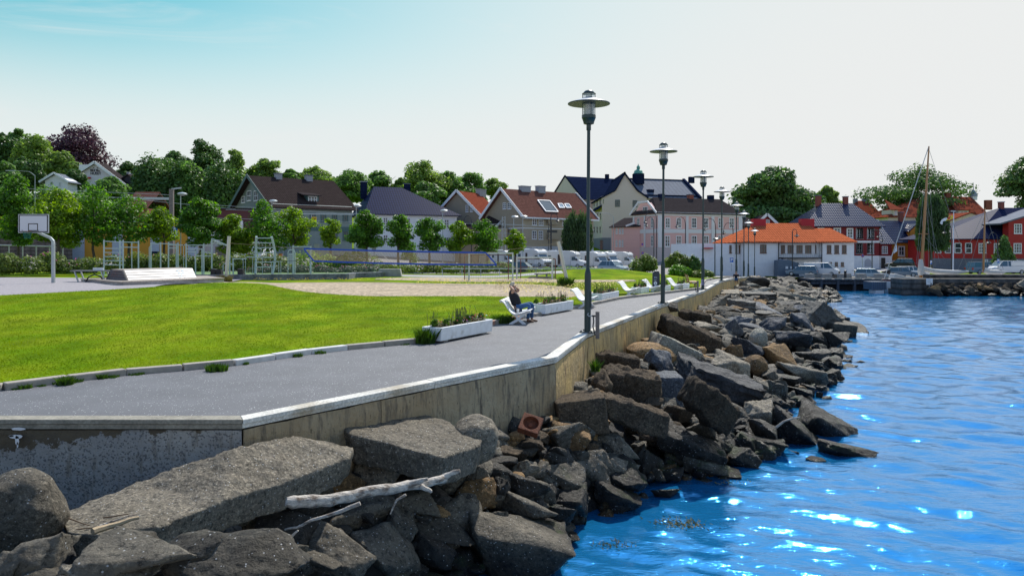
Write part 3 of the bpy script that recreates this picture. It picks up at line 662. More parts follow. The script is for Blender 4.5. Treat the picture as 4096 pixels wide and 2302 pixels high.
many(c2, EDGE, [(1290, 1260, 340, 240, 'd', 20), (1990, 1230, 860, 500, 'g', 3, VAR[4], 'biggest dark rounded boulder at the bottom edge of the view by the water'), (1780, 1020, 280, 200, 'g'), (2080, 920, 480, 190, 'g', 15), (2350, 960, 270, 170, 'd'), (1850, 760, 170, 220, 'd'),
     (2060, 730, 400, 220, 'd', 15), (2080, 580, 210, 200, 'w', 0, None, 'flat tan grey boulder between dark boulders right of the grooved slab'), (1880, 530, 230, 120, 'd'), (2390, 650, 350, 240, 'g', 20), (2400, 840, 350, 210, 'd'), (2330, 490, 270, 170, 'd', 20),
     (2440, 330, 320, 280, 't', 0, None, 'squared tan brown block below the ribbed concrete block'), (2290, 330, 180, 190, 't', 20), (2520, 510, 150, 200, 'g'), (2180, 1130, 300, 160, 'd'), (2420, 1150, 180, 90, 'd'), (1620, 560, 220, 130, 'd'), (2130, 320, 130, 110, 'd'), (1880, 430, 300, 120, 'c'), (2080, 380, 260, 120, 'c'), (2000, 460, 200, 100, 'c')])
rock(c3, 1010, 970, 560, 240, 'c', 14, CRUM, 'large sloping sheet of crumbling brown concrete below the wall corner', Y=16.6, depth=.9)
rock(c3, 1640, 890, 440, 300, 'c', 32, CRUM, 'sloping heap of crumbling concrete right of the blue grey block', Y=17.6)
rock(c3, 1450, 1230, 640, 230, 'd', 20, CRUM, 'dark undercut edge of concrete above the water')
rock(c3, 570, 950, 430, 290, 'c', -8, BLOCKY, 'ribbed brown concrete block leaning by the corner of the wall')
rock(c3, 1000, 720, 450, 280, 'c', 3, CRUM, 'thick broken concrete lump with a yellowish underside beside the wall')
rock(c3, 840, 525, 420, 180, 'c', 5, CRUM, 'upper broken concrete slab lying against the ochre wall')
rock(c3, 1480, 310, 500, 210, 'c', 20, CRUM, 'overhanging slab of crumbling concrete in the upper pile near the wall')
rock(c3, 1500, 150, 280, 120, 'c', 5, CRUM, 'low concrete lump against the wall by the second lamp')
rock(c3, 1700, 740, 620, 300, 'k', 18, LAYER, 'black layered rock like coal in the middle of the pile')
many(c3, MID, [(1320, 1090, 300, 150, 'c', 20), (1160, 1130, 260, 130, 'c', 10), (1400, 960, 240, 140, 'c', 25), (740, 710, 180, 250, 'c'), (745, 805, 150, 100, 't', 0, None, 'small tan block at the foot of the wall by the rusty iron'), (970, 535, 310, 90, 'g', 5), (1230, 540, 270, 230, 'b', 15), (1270, 750, 260, 260, 'b', 0, BLOCKY, 'blue grey squared block with a pale top beside broken concrete'),
     (1160, 450, 400, 170, 't', 8, ROUND, 'long rounded tan boulder behind the blue grey rock'), (1340, 450, 390, 210, 'l', 25, BLOCKY, 'pale grey long block with a flat sunlit top near the wall'), (1140, 355, 140, 90, 't'), (1080, 397, 130, 55, 't', 0, ROUND), (1790, 570, 380, 220, 'w', 25, None, 'greenish grey domed boulder right of the black layered rock'),
     (1555, 500, 100, 160, 'g'), (2020, 560, 190, 190, 't', 0, ROUND, 'round brown boulder next to the greenish domed boulder'), (2200, 480, 290, 240, 't', 30, None, 'large orange tan boulder tilted in the middle of the bank'), (2040, 330, 140, 180, 'l', 15, ROUND, 'smooth pale yellow rounded boulder in the middle of the bank'),
     (1960, 420, 270, 180, 'b', 20), (1840, 430, 150, 140, 't', 20), (1620, 250, 250, 110, 'w', 20), (1840, 260, 150, 170, 'b', -35), (2160, 230, 200, 160, 'b'), (2045, 980, 230, 300, 'w', 8, None, 'tall rounded brown boulder standing near the outcrop'),
     (2160, 740, 200, 150, 'g'), (2010, 750, 220, 210, 'w'), (1850, 940, 180, 140, 'g'), (1690, 880, 150, 100, 'b'), (2140, 1230, 300, 160, 'g', 8), (1880, 1300, 220, 140, 'g'), (1940, 1180, 210, 130, 'd', 25), (450, 1160, 390, 290, 'g'), (840, 1210, 370, 190, 'w', 32), (660, 1320, 320, 190, 'g', 15),
     (370, 1320, 280, 170, 'd', 15), (900, 1400, 300, 170, 'w', 25), (1140, 1350, 170, 220, 'd'), (1040, 1300, 120, 200, 'd'), (1590, 1380, 380, 120, 'l', 10, None, 'flat pale wet stone at the water edge'), (1590, 1110, 240, 170, 'g', 30), (1740, 1180, 200, 200, 'g', 30), (1780, 1080, 140, 110, 'g'),
     (960, 865, 130, 55, 'b'), (1150, 850, 180, 90, 'c'), (1400, 610, 90, 70, 'b'), (1300, 60, 150, 80, 'g'), (1740, 100, 200, 90, 'g'), (1900, 180, 220, 90, 'b'), (1420, 200, 160, 50, 'b'), (1720, 160, 90, 50, 't'), (640, 1240, 150, 140, 'c'), (220, 1140, 190, 110, 'c'), (120, 1230, 230, 130, 'c'), (90, 1400, 260, 120, 'w')])
many(c7, OUT_, [(1270, 195, 300, 200, 'd', 22), (1470, 165, 330, 170, 'd', 24, None, 'long dark boulder at the tip of the outcrop'), (1360, 120, 150, 110, 'd', 25), (1572, 295, 300, 80, 'd', 5, None, 'low flat dark rock lying alone off the outcrop'), (250, 590, 260, 220, 'd', 0, VAR[2], 'dark pyramid shaped rock standing in the shallow water'), (270, 450, 290, 190, 'd', 12), (20, 610, 120, 150, 'd'),
     (100, 390, 210, 180, 'g'), (520, 535, 170, 55, 'd'), (1385, 340, 100, 28, 'd'), (1110, 290, 200, 120, 'g'), (960, 330, 170, 100, 'g'), (850, 420, 200, 40, 'd'), (560, 420, 160, 70, 'd'), (1090, 200, 150, 150, 'd')])
many(c4, FARM, [(1520, 900, 370, 210, 'b', 12, None, 'big blue grey boulder above the orange tan one'), (1690, 1040, 320, 130, 'd', -8), (1350, 770, 240, 140, 'g'), (1590, 710, 220, 190, 'b'), (1570, 600, 150, 130, 'b', 0, None, 'dark grey upright boulder on top of the bank'), (1760, 680, 280, 260, 's', 40, LAYER, 'large tilted slab with layered ridges facing the water'),
     (1850, 665, 180, 120, 'g'), (1970, 775, 250, 150, 'g', 5, BLOCKY, 'squared grey block jutting over the water'), (1860, 890, 250, 180, 'd', 15), (1750, 870, 180, 150, 'd'), (1915, 1100, 160, 160, 'd', 25), (2010, 1030, 130, 45, 'd'), (2160, 1082, 80, 30, 'd', 0, None, 'small lone rock in the water off the bank'),
     (1720, 1120, 160, 100, 'd'), (1600, 1210, 500, 170, 'w', 15, None, 'large flat brownish slab sloping into the water'), (1320, 1330, 240, 150, 'g'), (1560, 1370, 270, 90, 'd', 8), (1450, 1255, 240, 130, 'd', 20), (1300, 1230, 200, 130, 'g'), (1000, 540, 240, 110, 's', 5, LAYER, 'flat striped slab near the wall by the second lamp'), (1220, 530, 220, 80, 't', 22, None, 'wedge shaped tan boulder on the flat part of the bank'),
     (950, 570, 140, 60, 't'), (1120, 565, 140, 80, 'b'), (1230, 610, 270, 55, 's'), (1250, 670, 270, 60, 's', 3, LAYER, 'low ribbed grey slab in the middle of the bank'), (1100, 750, 300, 90, 'b', 12), (880, 640, 220, 90, 'g'), (500, 650, 260, 110, 'c', 8, CRUM), (760, 560, 160, 90, 'd'), (620, 570, 150, 70, 'd'), (1400, 520, 260, 55, 's'), (1570, 480, 270, 75, 'l', 10, BLOCKY, 'pale flat block near the far water edge'),
     (1460, 440, 170, 50, 'g'), (1150, 450, 340, 80, 's', 0, LAYER), (1010, 380, 130, 60, 'g'), (1240, 350, 160, 50, 'g'), (1420, 680, 200, 90, 'g'), (720, 830, 200, 90, 'g'), (640, 740, 240, 90, 'w', 12), (1270, 850, 130, 80, 'c'), (1650, 1330, 140, 80, 'd'), (1780, 1330, 120, 50, 'd'), (1820, 1270, 140, 60, 'd'), (1900, 980, 120, 70, 'd'), (1480, 600, 120, 90, 'g'), (1340, 590, 140, 60, 'g'), (1700, 600, 130, 90, 'g')])
many(c4, FAR, [(1670, 345, 130, 90, 'g'), (1770, 350, 120, 80, 'd'), (1845, 395, 80, 90, 'd'), (1895, 445, 100, 40, 'd', 25), (1785, 430, 80, 55, 'd'), (1640, 400, 100, 60, 'g'), (1560, 320, 120, 60, 'g'), (1450, 300, 120, 50, 'w'), (1370, 270, 110, 45, 'w', 25), (1300, 265, 120, 40, 'g'), (1700, 440, 90, 50, 'g'), (1750, 495, 70, 40, 'd'), (1200, 310, 100, 40, 'g'), (1230, 350, 60, 25, 't'),
     (1550, 260, 130, 45, 'g'), (1420, 240, 140, 40, 'g'), (1650, 290, 120, 45, 'g'), (1330, 330, 110, 40, 'g'), (1480, 370, 140, 45, 'g'), (1880, 390, 50, 60, 'd')])
# fill rocks over the rest of the bank
tries = 0; nfill = 0
while tries < 6000 and len(ROCKS) < 266:
 tries += 1; y = rnd.choice((rnd.uniform(10, 30), rnd.uniform(22, 94), rnd.uniform(40, 96))); x0 = np.interp(y, Wp[:, 1], Wp[:, 0]); x1 = np.interp(y, Lp[:, 1], Lp[:, 0])
 if x1 < x0: continue
 x = rnd.uniform(x0 + .3, x1 + .4); sz = rnd.uniform(.5, 1.05) if y < 30 else rnd.uniform(.9, 2.3) if y < 60 else rnd.uniform(1.2, 3.0)
 if any((x - a) ** 2 + (y - b) ** 2 < ((c + sz) * .36) ** 2 for a, b, c in ROCKS): continue
 me = rnd.choice(VAR + [LAYER, BLOCKY]); o = link('boulder', me, None); z = float(bankz(np.array([x]), np.array([y]))[0])
 o.material_slots[0].link = 'OBJECT'; k = rnd.choice('gggbwwddttsgblw' if z > -1.9 else 'dddgg'); o.material_slots[0].material = RM[k]
 o.scale = (sz * rnd.uniform(.8, 1.25), sz * rnd.uniform(.6, 1.1), sz * rnd.uniform(.4, .75)); o.rotation_euler = (R(rnd.uniform(-20, 20)), R(rnd.uniform(-25, 25)), R(rnd.uniform(0, 360)))
 o.location = (x, y, max(z + .02, WATER - .1)); ROCKS.append((x, y, sz)); nfill += 1
 g = EDGE if y < 17 else MID if y < 28 else FARM if y < 55 else FAR; l_, g_ = rlab(*g, k); tag(o, l_, 'boulder', g_)
# ---- driftwood, rusty block, sticks
M_drift = mat('driftwood', (.60, .54, .46), .8, var=.3, scale=5, col2=(.20, .15, .11), cloud=(.48, .66), bump=.04, bscale=22, stretch=(1.0, 2.5, 2.5), fine=.12, fscale=30)
def along2(c, pts, Y): return [tuple(P(*c(x, y), yy)) for (x, y), yy in zip(pts, Y if isinstance(Y, (list, tuple)) else [Y] * len(pts))]
def wobble(pts, k=3, amp=.012):
 pts = [Vector(p) for p in pts]; out = []
 for a, b in zip(pts[:-1], pts[1:]):
  for j in range(k): q = a.lerp(b, j / k); out.append(q + Vector((noise.noise(q * 5), noise.noise(q * 5 + Vector((3, 3, 3))), noise.noise(q * 6 + Vector((9, 1, 3))))) * amp)
 out.append(pts[-1]); return out
lt = thing('driftwood_log', 'long bleached driftwood log lying across the rocks below the slabs', 'driftwood', P(*c2(700, 780), 9.6))
def lrel(o, pts): return [tuple(Vector(p) - o.location) for p in pts]
lp = wobble(along2(c2, [(95, 835), (250, 830), (450, 825), (650, 785), (850, 735), (1050, 715), (1200, 690), (1330, 660), (1400, 640)], [9.0, 9.1, 9.2, 9.35, 9.5, 9.65, 9.8, 9.9, 10]), 3, .02)
rr_ = np.interp(np.linspace(0, 1, len(lp)), [0, .04, .3, .6, .8, 1], [.05, .078, .07, .066, .055, .052])
rr_ = [float(q) * (1 + .22 * noise.noise(Vector((i * .9, 0, 0)))) for i, q in enumerate(rr_)]
MB().tube(lrel(lt, lp), rr_, 12).build('trunk', M_drift, lt, smooth=True)
MB().tube(lrel(lt, wobble(along2(c2, [(1330, 665), (1420, 615), (1475, 590), (1525, 578)], 10), 2)), [.05, .045, .042, .03, .035, .03, .022], 8).build('branch', M_drift, lt, smooth=True)
MB().tube(lrel(lt, wobble(along2(c2, [(1080, 700), (1180, 670), (1260, 645)], 9.7), 2)), [.05, .045, .04, .03, .02], 8).build('branch', M_drift, lt, smooth=True)
MB().tube(lrel(lt, wobble(along2(c2, [(1200, 700), (1270, 745), (1290, 760)], 9.75), 2)), [.04, .034, .03, .026, .015], 8).build('branch', M_drift, lt, smooth=True)
def stick(label, c, pts, Y, r, name='driftwood_branch', m=M_drift, amp=.012):
 w = wobble(along2(c, pts, Y), 3, amp); o = MB().tube([tuple(Vector(q) - Vector(w[0])) for q in w], [r * (1 - .6 * i / len(w)) * (1 + .25 * noise.noise(Vector((i, 5, 0)))) for i in range(len(w))], 7).build(name, m, smooth=True); o.location = w[0]
 return tag(o, label, 'driftwood')
stick('thin curved driftwood branch in front of the long log', c2, [(700, 848), (560, 905), (430, 950), (300, 985), (180, 1045), (80, 1065)], 8.9, .026)
stick('short forked driftwood twig hanging below the log', c2, [(1080, 772), (1010, 815), (975, 880), (950, 935)], 9.3, .018)
stick('thick driftwood log half hidden under the long slab', c1, [(2360, 1195), (2200, 1180), (2000, 1160), (1840, 1145)], [8.1, 8.2, 8.3, 8.4], .065)
stick('dark thin branch rising from the half hidden log', c2, [(90, 1170), (150, 1110), (190, 1070)], 8.3, .02)
stick('split weathered piece of wood lying on the long slab', c1, [(765, 1085), (900, 1035), (1020, 1000), (1145, 965)], [8.05, 8.2, 8.3, 8.4], .04, 'wood_splinter', mat('split_wood', (.40, .30, .18), .8, var=.3, scale=10, stretch=(1, 6, 6)))
stick('pale thin stick lying on the long slab beside the split wood', c1, [(815, 1040), (950, 985), (1110, 942)], [8.25, 8.35, 8.5], .014, 'wood_splinter')
stick('curved white branch on the rocks of the outcrop', c7, [(1150, 160), (1200, 120), (1250, 102), (1290, 95)], 19.6, .035)
for i, (a, b) in enumerate((((560, 975), (740, 1030)), ((850, 965), (1060, 935)), ((600, 1060), (760, 1050)), ((445, 900), (455, 850)))):
 stick('thin brown twig scattered on the lower end of the long slab', c1, [a, b], 8.35, .008, 'twig', mat('twig_bark', (.12, .075, .045), .9))['group'] = 'twigs on the slab'
M_rust = mat('rust', (.17, .05, .02), .8, var=.4, scale=14, bump=.01, bscale=40)
y = bank_hit(*c2(2110, 230)); p = P(*c2(2110, 185), y - .75)
rb = thing('rusty_iron_block', 'square rusty iron block with a round hollow lying on the rocks', 'iron block', tuple(p)); rb.rotation_euler = (R(38), R(16), R(-12))
mb = MB(); n = 24; so = .20
ring = [(so * .76 * math.cos(2 * math.pi * k / n), so * .76 * math.sin(2 * math.pi * k / n)) for k in range(n)]
def sq(k): a = 2 * math.pi * k / n; m = max(abs(math.cos(a)), abs(math.sin(a))); return (so * math.cos(a) / m, so * math.sin(a) / m)
vs = [(*sq(k), 0) for k in range(n)] + [(*ring[k], 0) for k in range(n)] + [(*ring[k], -.10) for k in range(n)] + [(*sq(k), -.15) for k in range(n)]
fs = [(k, (k + 1) % n, (k + 1) % n + n, k + n) for k in range(n)] + [(k + n, (k + 1) % n + n, (k + 1) % n + 2 * n, k + 2 * n) for k in range(n)] + [tuple(range(2 * n, 3 * n))] + [(k, k + 3 * n, (k + 1) % n + 3 * n, (k + 1) % n) for k in range(n)] + [tuple(range(3 * n, 4 * n))]
mb.add(vs, fs).build('housing', M_rust, rb, bevel=.008)
MB().lathe([(.035, -.099), (.05, -.07), (.03, -.06)], 10).build('hub', M_rust, rb)
# rusty plate remnant and a few weeds
hero('rusty_plate', 'crumpled rusty iron plate lying by the small tan block', [tuple(P(*c3(a, b), 16.9)) for a, b in ((750, 870), (800, 880), (860, 890), (870, 915), (820, 925), (760, 905))], .05, 'c', .02, .01, 8, 9, cat='iron plate').data.materials[0] = M_rust
# the many small stones between the boulders
LOW = [unit(finish(hull_mesh([Vector((rnd.gauss(0, 1), rnd.gauss(0, 1), rnd.gauss(0, .8))).normalized() * rnd.uniform(.8, 1.1) for _ in range(11)]), .2, .08, 1.8, 200 + k, smooth_it=1)) for k in range(7)]
for m_ in LOW: bmx = bmesh.new(); bmx.from_mesh(m_); bmesh.ops.triangulate(bmx, faces=bmx.faces); bmx.to_mesh(m_); bmx.free()
LD = []
for m_ in LOW:
 co = np.empty(len(m_.vertices) * 3, np.float32); m_.vertices.foreach_get('co', co); fi = np.empty(len(m_.polygons) * 3, np.int32); m_.polygons.foreach_get('vertices', fi); LD.append((co.reshape(-1, 3), fi.reshape(-1, 3)))
def scree(name, label, n, yr, kind, seed, sz0):
 rs = random.Random(seed); V = []; F = []; b = 0; k = 0
 while k < n:
  y = yr[0] + (yr[1] - yr[0]) * rs.random() ** 1.3; x0 = np.interp(y, Wp[:, 1], Wp[:, 0]); x1 = np.interp(y, Lp[:, 1], Lp[:, 0]); x = rs.uniform(x0 + .1, x1 + .25); k += 1
  if y > Wy(x) - .1: continue
  z = float(bankz(np.array([x]), np.array([y]))[0]); sz = sz0 * rs.uniform(.5, 1.5) * (1 + y * .035); co, fi = rs.choice(LD)
  M_ = np.array(Matrix.Rotation(rs.uniform(0, 6), 3, 'Z') @ Matrix.Rotation(rs.uniform(-.6, .6), 3, 'X')); q = (co * np.array([sz * rs.uniform(.9, 1.5), sz, sz * rs.uniform(.5, .9)])) @ M_.T + np.array([x, y, z - .02 + rs.uniform(-.06, .10)])
  V.append(q); F.append(fi + b); b += len(q)
 o = link(name, npmesh(name, np.concatenate(V), np.concatenate(F)), RM[kind]); o.data.polygons.foreach_set('use_smooth', [True] * len(o.data.polygons)); tag(o, label, 'rocks', kind='stuff')
scree('small_rocks', 'small dark stones filling the gaps between the boulders', 1000, (6, 95), 'd', 1, .24); scree('small_rocks', 'small grey stones filling the gaps between the boulders', 1000, (9, 95), 'g', 2, .26); scree('small_rocks', 'small brown stones filling the gaps between the boulders', 420, (12, 95), 't', 3, .22)
# ================================================================ BUILDINGS
class House:
 """front wall from pixel u0 (distance Y0) to u1 (distance Y1); local x along the front, y to the back"""
 def __init__(s, name, label, u0, Y0, u1, Y1, D, base, cat='house'):
  s.a = Vector(((u0 - 2048) / FP * Y0, Y0)); s.b = Vector(((u1 - 2048) / FP * Y1, Y1)); s.L = (s.b - s.a).length
  s.ex = (s.b - s.a) / s.L; s.ey = Vector((-s.ex.y, s.ex.x)); s.D = D; s.zb = base
  s.o = thing(name, label, cat, (s.a.x, s.a.y, base), math.atan2(s.ex.y, s.ex.x))
 def at(s, u, v, y=0):
  d = Vector(((u - 2048) / FP, 1)); t = (y + s.a.dot(s.ey)) / d.dot(s.ey)
  return (t * d - s.a).dot(s.ex), CH - (v - HZ) / FP * t
 def side(s, u, v, x=0):
  d = Vector(((u - 2048) / FP, 1)); t = (x + s.a.dot(s.ex)) / d.dot(s.ex)
  return (t * d - s.a).dot(s.ey), CH - (v - HZ) / FP * t
 def part(s, name, mb, m, parent=None, **k): return mb.build(name, m, parent or s.o, dz=-s.zb, **k)
 def block(s, x0, x1, y0, y1, ze, m, name='wall', base=None):
  return s.part(name, MB().box(x0, y0, (s.zb if base is None else base) - 4, x1, y1, ze), m)
 def gable_wall(s, x0, x1, y0, y1, ze, zr, m, axis='x', name='wall', base=None):
  # axis: direction the ridge runs
  b = (s.zb if base is None else base) - 4; mb = MB()
  if axis == 'x': ym = (y0 + y1) / 2; mb.prism([(y0, b), (y1, b), (y1, ze), (ym, zr - .12), (y0, ze)], x0, x1, 'x')
  else: xm = (x0 + x1) / 2; mb.prism([(x0, b), (x1, b), (x1, ze), (xm, zr - .12), (x0, ze)], y0, y1, 'y')
  return s.part(name, mb, m)
 def roof(s, x0, x1, y0, y1, ze, zr, m, axis='x', h0=0, h1=0, t=.16, name='roof', parent=None):
  mb = MB()
  if axis == 'x':
   ym = (y0 + y1) / 2; A, B = (x0 + h0, ym, zr), (x1 - h1, ym, zr)
   q = [(x0, y0, ze), (x1, y0, ze), (x1, y1, ze), (x0, y1, ze)]
   mb.slab([q[0], q[1], B, A], t); mb.slab([q[2], q[3], A, B], t)
   if h0: mb.slab([q[3], q[0], A], t)
   if h1: mb.slab([q[1], q[2], B], t)
  else:
   xm = (x0 + x1) / 2; A, B = (xm, y0 + h0, zr), (xm, y1 - h1, zr)
   q = [(x0, y0, ze), (x1, y0, ze), (x1, y1, ze), (x0, y1, ze)]
   mb.slab([q[3], q[0], A, B], t); mb.slab([q[1], q[2], B, A], t)
   if h0: mb.slab([q[0], q[1], A], t)
   if h1: mb.slab([q[2], q[3], B], t)
  return s.part(name, mb, m, parent)
 def barge(s, x0, x1, yf, ze, zr, m, w=.28, axis='y', name='bargeboard'):
  mb = MB(); xm = (x0 + x1) / 2
  for e in (x0, x1):
   if axis == 'y': mb.beam((e, yf, ze), (xm, yf, zr), .06, w, up=(0, 0, 1))
   else: mb.beam((yf, e, ze), (yf, xm, zr), .06, w, up=(0, 0, 1))
  return s.part(name, mb, m)
 def chimney(s, u0, v0, u1, v1, y, m, cap=None, roof=None, d=.9):
  xa, zt = s.at(u0, v0, y); xb, zb_ = s.at(u1, v1, y)
  o = s.part('chimney', MB().box(xa, y, zb_ - .6, xb, y + d, zt), m)
  if cap: s.part('chimney_cap', MB().box(xa - .08, y - .08, zt, xb + .08, y + d + .08, zt + .14), cap, o)
  return o
 def win(s, x0, x1, z0, z1, plane='front', off=0, fm=None, gm=None, nx=2, nz=2, fw=.1, mw=.05, sill=True, name='window'):
  """window frame standing proud of the wall with its pane"""
  fm = fm or M_trim; gm = gm or M_glass; mb = MB()
  def bx(a0, a1, c0, c1, d0, d1):
   if plane == 'front': mb.box(a0, off - d1, c0, a1, off - d0, c1)
   elif plane == 'left': mb.box(off - d1, a0, c0, off - d0, a1, c1)
   else: mb.box(off + d0, a0, c0, off + d1, a1, c1)
  bx(x0, x1, z1 - fw, z1, .0, .07); bx(x0, x1, z0, z0 + fw, .0, .07); bx(x0, x0 + fw, z0 + fw, z1 - fw, .0, .07); bx(x1 - fw, x1, z0 + fw, z1 - fw, .0, .07)
  for i in range(1, nx): c = x0 + (x1 - x0) * i / nx; bx(c - mw, c + mw, z0 + fw, z1 - fw, .012, .06)
  for i in range(1, nz): c = z0 + (z1 - z0) * i / nz; bx(x0 + fw, x1 - fw, c - mw * .7, c + mw * .7, .012, .055)
  if sill: bx(x0 - .06, x1 + .06, z0 - .07, z0, .0, .12)
  o = s.part(name, mb, fm); mb = MB(); s_ = mb
  mb2 = MB()
  if plane == 'front': mb2.box(x0 + fw * .6, off - .02, z0 + fw * .6, x1 - fw * .6, off - .004, z1 - fw * .6)
  elif plane == 'left': mb2.box(off - .02, x0 + fw * .6, z0 + fw * .6, off - .004, x1 - fw * .6, z1 - fw * .6)
  else: mb2.box(off + .004, x0 + fw * .6, z0 + fw * .6, off + .02, x1 - fw * .6, z1 - fw * .6)
  s.part('pane', mb2, gm, o)
  return o
 def wins(s, c, lst, plane='front', off=0, **k):
  for x0, y0, x1, y1 in lst:
   f = s.at if plane == 'front' else s.side
   a, zt = f(*c(x0, y0), off); b, zb_ = f(*c(x1, y1), off)
   if plane != 'front': a, b = min(a, b), max(a, b)
   s.win(a, b, zb_, zt, plane, off, **k)
def tiles(name, col, rough=.7, dark=.35, per=.33, dep=.004, spec=.0, **k): return mat(name, col, rough, spec=spec, var=.16, scale=1.5, bands=[('x', per, dep, dark), ('z', per * .8, dep * .6, dark * .8)], fine=.15, fscale=8, **k)
def boards(name, col, ax='x', per=.22, dark=.25, **k): return mat(name, col, .65, var=.06, scale=1, bands=[(ax, per, .012, dark)], **k)
T_brown = tiles('brown_roof_tiles', (.055, .042, .039), .65, .45); T_red = tiles('red_roof_tiles', (.27, .075, .045), .7, .4); T_redb = tiles('brown_red_roof_tiles', (.175, .085, .068), .7, .45)
T_or = tiles('orange_roof_tiles', (.58, .16, .07), .65, .55); T_blk = tiles('black_glazed_tiles', (.018, .028, .085), .5, .6, .42, .004, spec=.02); T_blk2 = tiles('shiny_black_glazed_tiles', (.014, .024, .075), .27, .6, .42, .022, spec=.32); T_dark = tiles('dark_grey_roof_tiles', (.062, .052, .052), .7, .4)
T_slate = mat('dark_blue_slate', (.014, .022, .055), .8, spec=0, var=.2, scale=1, bands=[('z', .5, .004, .3)]); T_metal = mat('grey_sheet_roof', (.15, .17, .21), .8, spec=.1, var=.12, scale=.6, bands=[('x', 1.2, .01, .2)])
W_beige = boards('beige_boards', (.42, .355, .255)); W_green = boards('grey_green_boards', (.22, .275, .265)); W_dgreen = mat('dark_green_trim', (.06, .12, .12), .6); W_white = mat('white_render', (.80, .81, .83), .8, var=.05, scale=1.5)
W_pink = mat('pink_boards', (.74, .45, .42), .7, var=.05, bands=[('z', .25, .01, .15)]); W_cream = mat('cream_render', (.64, .55, .50), .85, var=.05); W_red = boards('dark_red_boards', (.20, .008, .012)); W_red2 = boards('bright_red_boards', (.42, .018, .014), dark=.15)
W_yel = boards('ochre_boards', (.62, .24, .02)); W_stone = mat('blue_grey_stone_base', (.16, .17, .20), .9, var=.25, scale=4, bump=.02, bscale=6); W_lcream = mat('pale_cream_boards', (.66, .63, .50), .75, var=.05)
W_brick = mat('red_brick', (.26, .075, .05), .85, var=.2, scale=6, bands=[('z', .14, .005, .2)]); W_grey = mat('grey_panel', (.30, .31, .34), .7, var=.05); W_plinth = mat('pale_blue_plinth', (.46, .50, .56), .8, var=.06)
G_dk = mat('dark_pane', (.03, .05, .055), .1, spec=.8); M_brown = mat('brown_window_frame', (.16, .085, .06), .6); G_cur = mat('curtained_pane', (.22, .16, .15), .2, spec=.8, col2=(.05, .05, .06), scale=.7, cloud=(.45, .55))
def lettering(txt, size, m, parent, loc, rot, name='lettering', ext=.01, align='CENTER'):
 cu = bpy.data.curves.new(name, 'FONT'); cu.body = txt; cu.size = size; cu.extrude = ext; cu.align_x = align; cu.align_y = 'CENTER'; cu.space_line = .85; cu.offset = size * .02
 t = bpy.data.objects.new(name, cu); COL.objects.link(t); bpy.context.view_layer.update(); me = bpy.data.meshes.new_from_object(t.evaluated_get(bpy.context.evaluated_depsgraph_get())); bpy.data.objects.remove(t)
 me.materials.clear(); o = link(name, me, m, parent); o.location = loc; o.rotation_euler = rot; return o
# ---- green house with the long brown roof
h = House('house', 'grey green wooden house with long brown tiled roof and a dormer behind the park trees', cB(810, 0)[0], 110, cB(1466, 0)[0], 118.5, 15, 1.5)
ze = h.at(*cB(820, 652))[1]; zr = h.at(*cB(900, 436), 7.5)[1]
h.gable_wall(0, h.L, 0, 15, ze, zr, W_green); h.roof(-.9, h.L + .7, -.8, 15.8, ze - .5, zr, T_brown)
h.barge(-.8, 15.8, -.95, ze - .5, zr, W_dgreen, .5, 'x'); h.part('frieze', MB().box(-.03, -.04, ze - .55, h.L + .03, 0, ze - .1), W_dgreen)
a, b = h.at(*cB(810, 830))[1], h.at(*cB(810, 870))[1]; h.part('band', MB().box(-.02, -.05, b, h.L + .02, 0, a), W_dgreen)
h.wins(cB, [(1115, 725, 1165, 800), (1205, 735, 1250, 800), (1300, 735, 1342, 800), (1388, 738, 1432, 800), (1015, 720, 1065, 790), (1205, 880, 1250, 945), (1300, 872, 1345, 945), (1388, 872, 1435, 955), (905, 715, 950, 780)], fm=W_dgreen, fw=.16)
h.wins(cB, [(598, 545, 632, 625), (655, 545, 688, 625), (552, 590, 580, 642), (728, 592, 752, 636)], plane='left', off=-.01, nx=2, nz=2)
h.chimney(*cB(840, 402), *cB(888, 440), 6.9, W_grey, W_stone); h.chimney(*cB(1092, 418), *cB(1140, 460), 6.9, W_grey, W_stone)
xa, zt = h.at(*cB(1085, 582), 1.6); xb, zb_ = h.at(*cB(1180, 655), 1.6); d = h.part('dormer', MB().box(xa, 1.2, zb_ - .2, xb, 5, zt), W_dgreen)
h.part('dormer_roof', MB().slab([(xa - .9, .7, zt + .05), (xb + .3, .7, zt + .05), (xb + .1, 5.4, zt + .9), (xa - .4, 5.4, zt + .9)], .12), T_dark, d); h.win(xa + .15, xb - .3, zb_ + .2, zt - .1, 'front', 1.2, nx=3, nz=2)
# ---- white house with black hipped roof
h = House('house', 'white house with a black glazed hipped roof between the green and the beige houses', cC(165, 0)[0], 125, cC(1030, 0)[0], 131, 12, 1.0)
ze = h.at(*cC(190, 612))[1]; zr = h.at(*cC(360, 358), 6)[1]; h.block(0, h.L, 0, 12, ze, W_white)
xa = h.at(*cC(230, 355), 6)[0]; xb = h.at(*cC(497, 365), 6)[0]; h.roof(-.7, h.L + .7, -.7, 12.7, ze - .1, zr, T_blk, h0=xa + .7, h1=h.L + .7 - xb)
h.part('cornice', MB().box(-.2, -.2, ze - .35, h.L + .2, -.01, ze - .12), M_trim)
h.wins(cC, [(320, 652, 365, 725), (537, 655, 582, 745), (665, 662, 710, 740), (780, 668, 825, 745), (910, 670, 955, 750), (537, 820, 582, 902), (912, 840, 952, 912), (320, 818, 365, 900), (210, 650, 255, 722), (700, 825, 745, 905)], nz=3)
h.chimney(*cC(110, 308), *cC(165, 440), 7.5, T_slate, W_grey); h.chimney(*cC(530, 328), *cC(582, 400), 7, T_slate, T_metal)
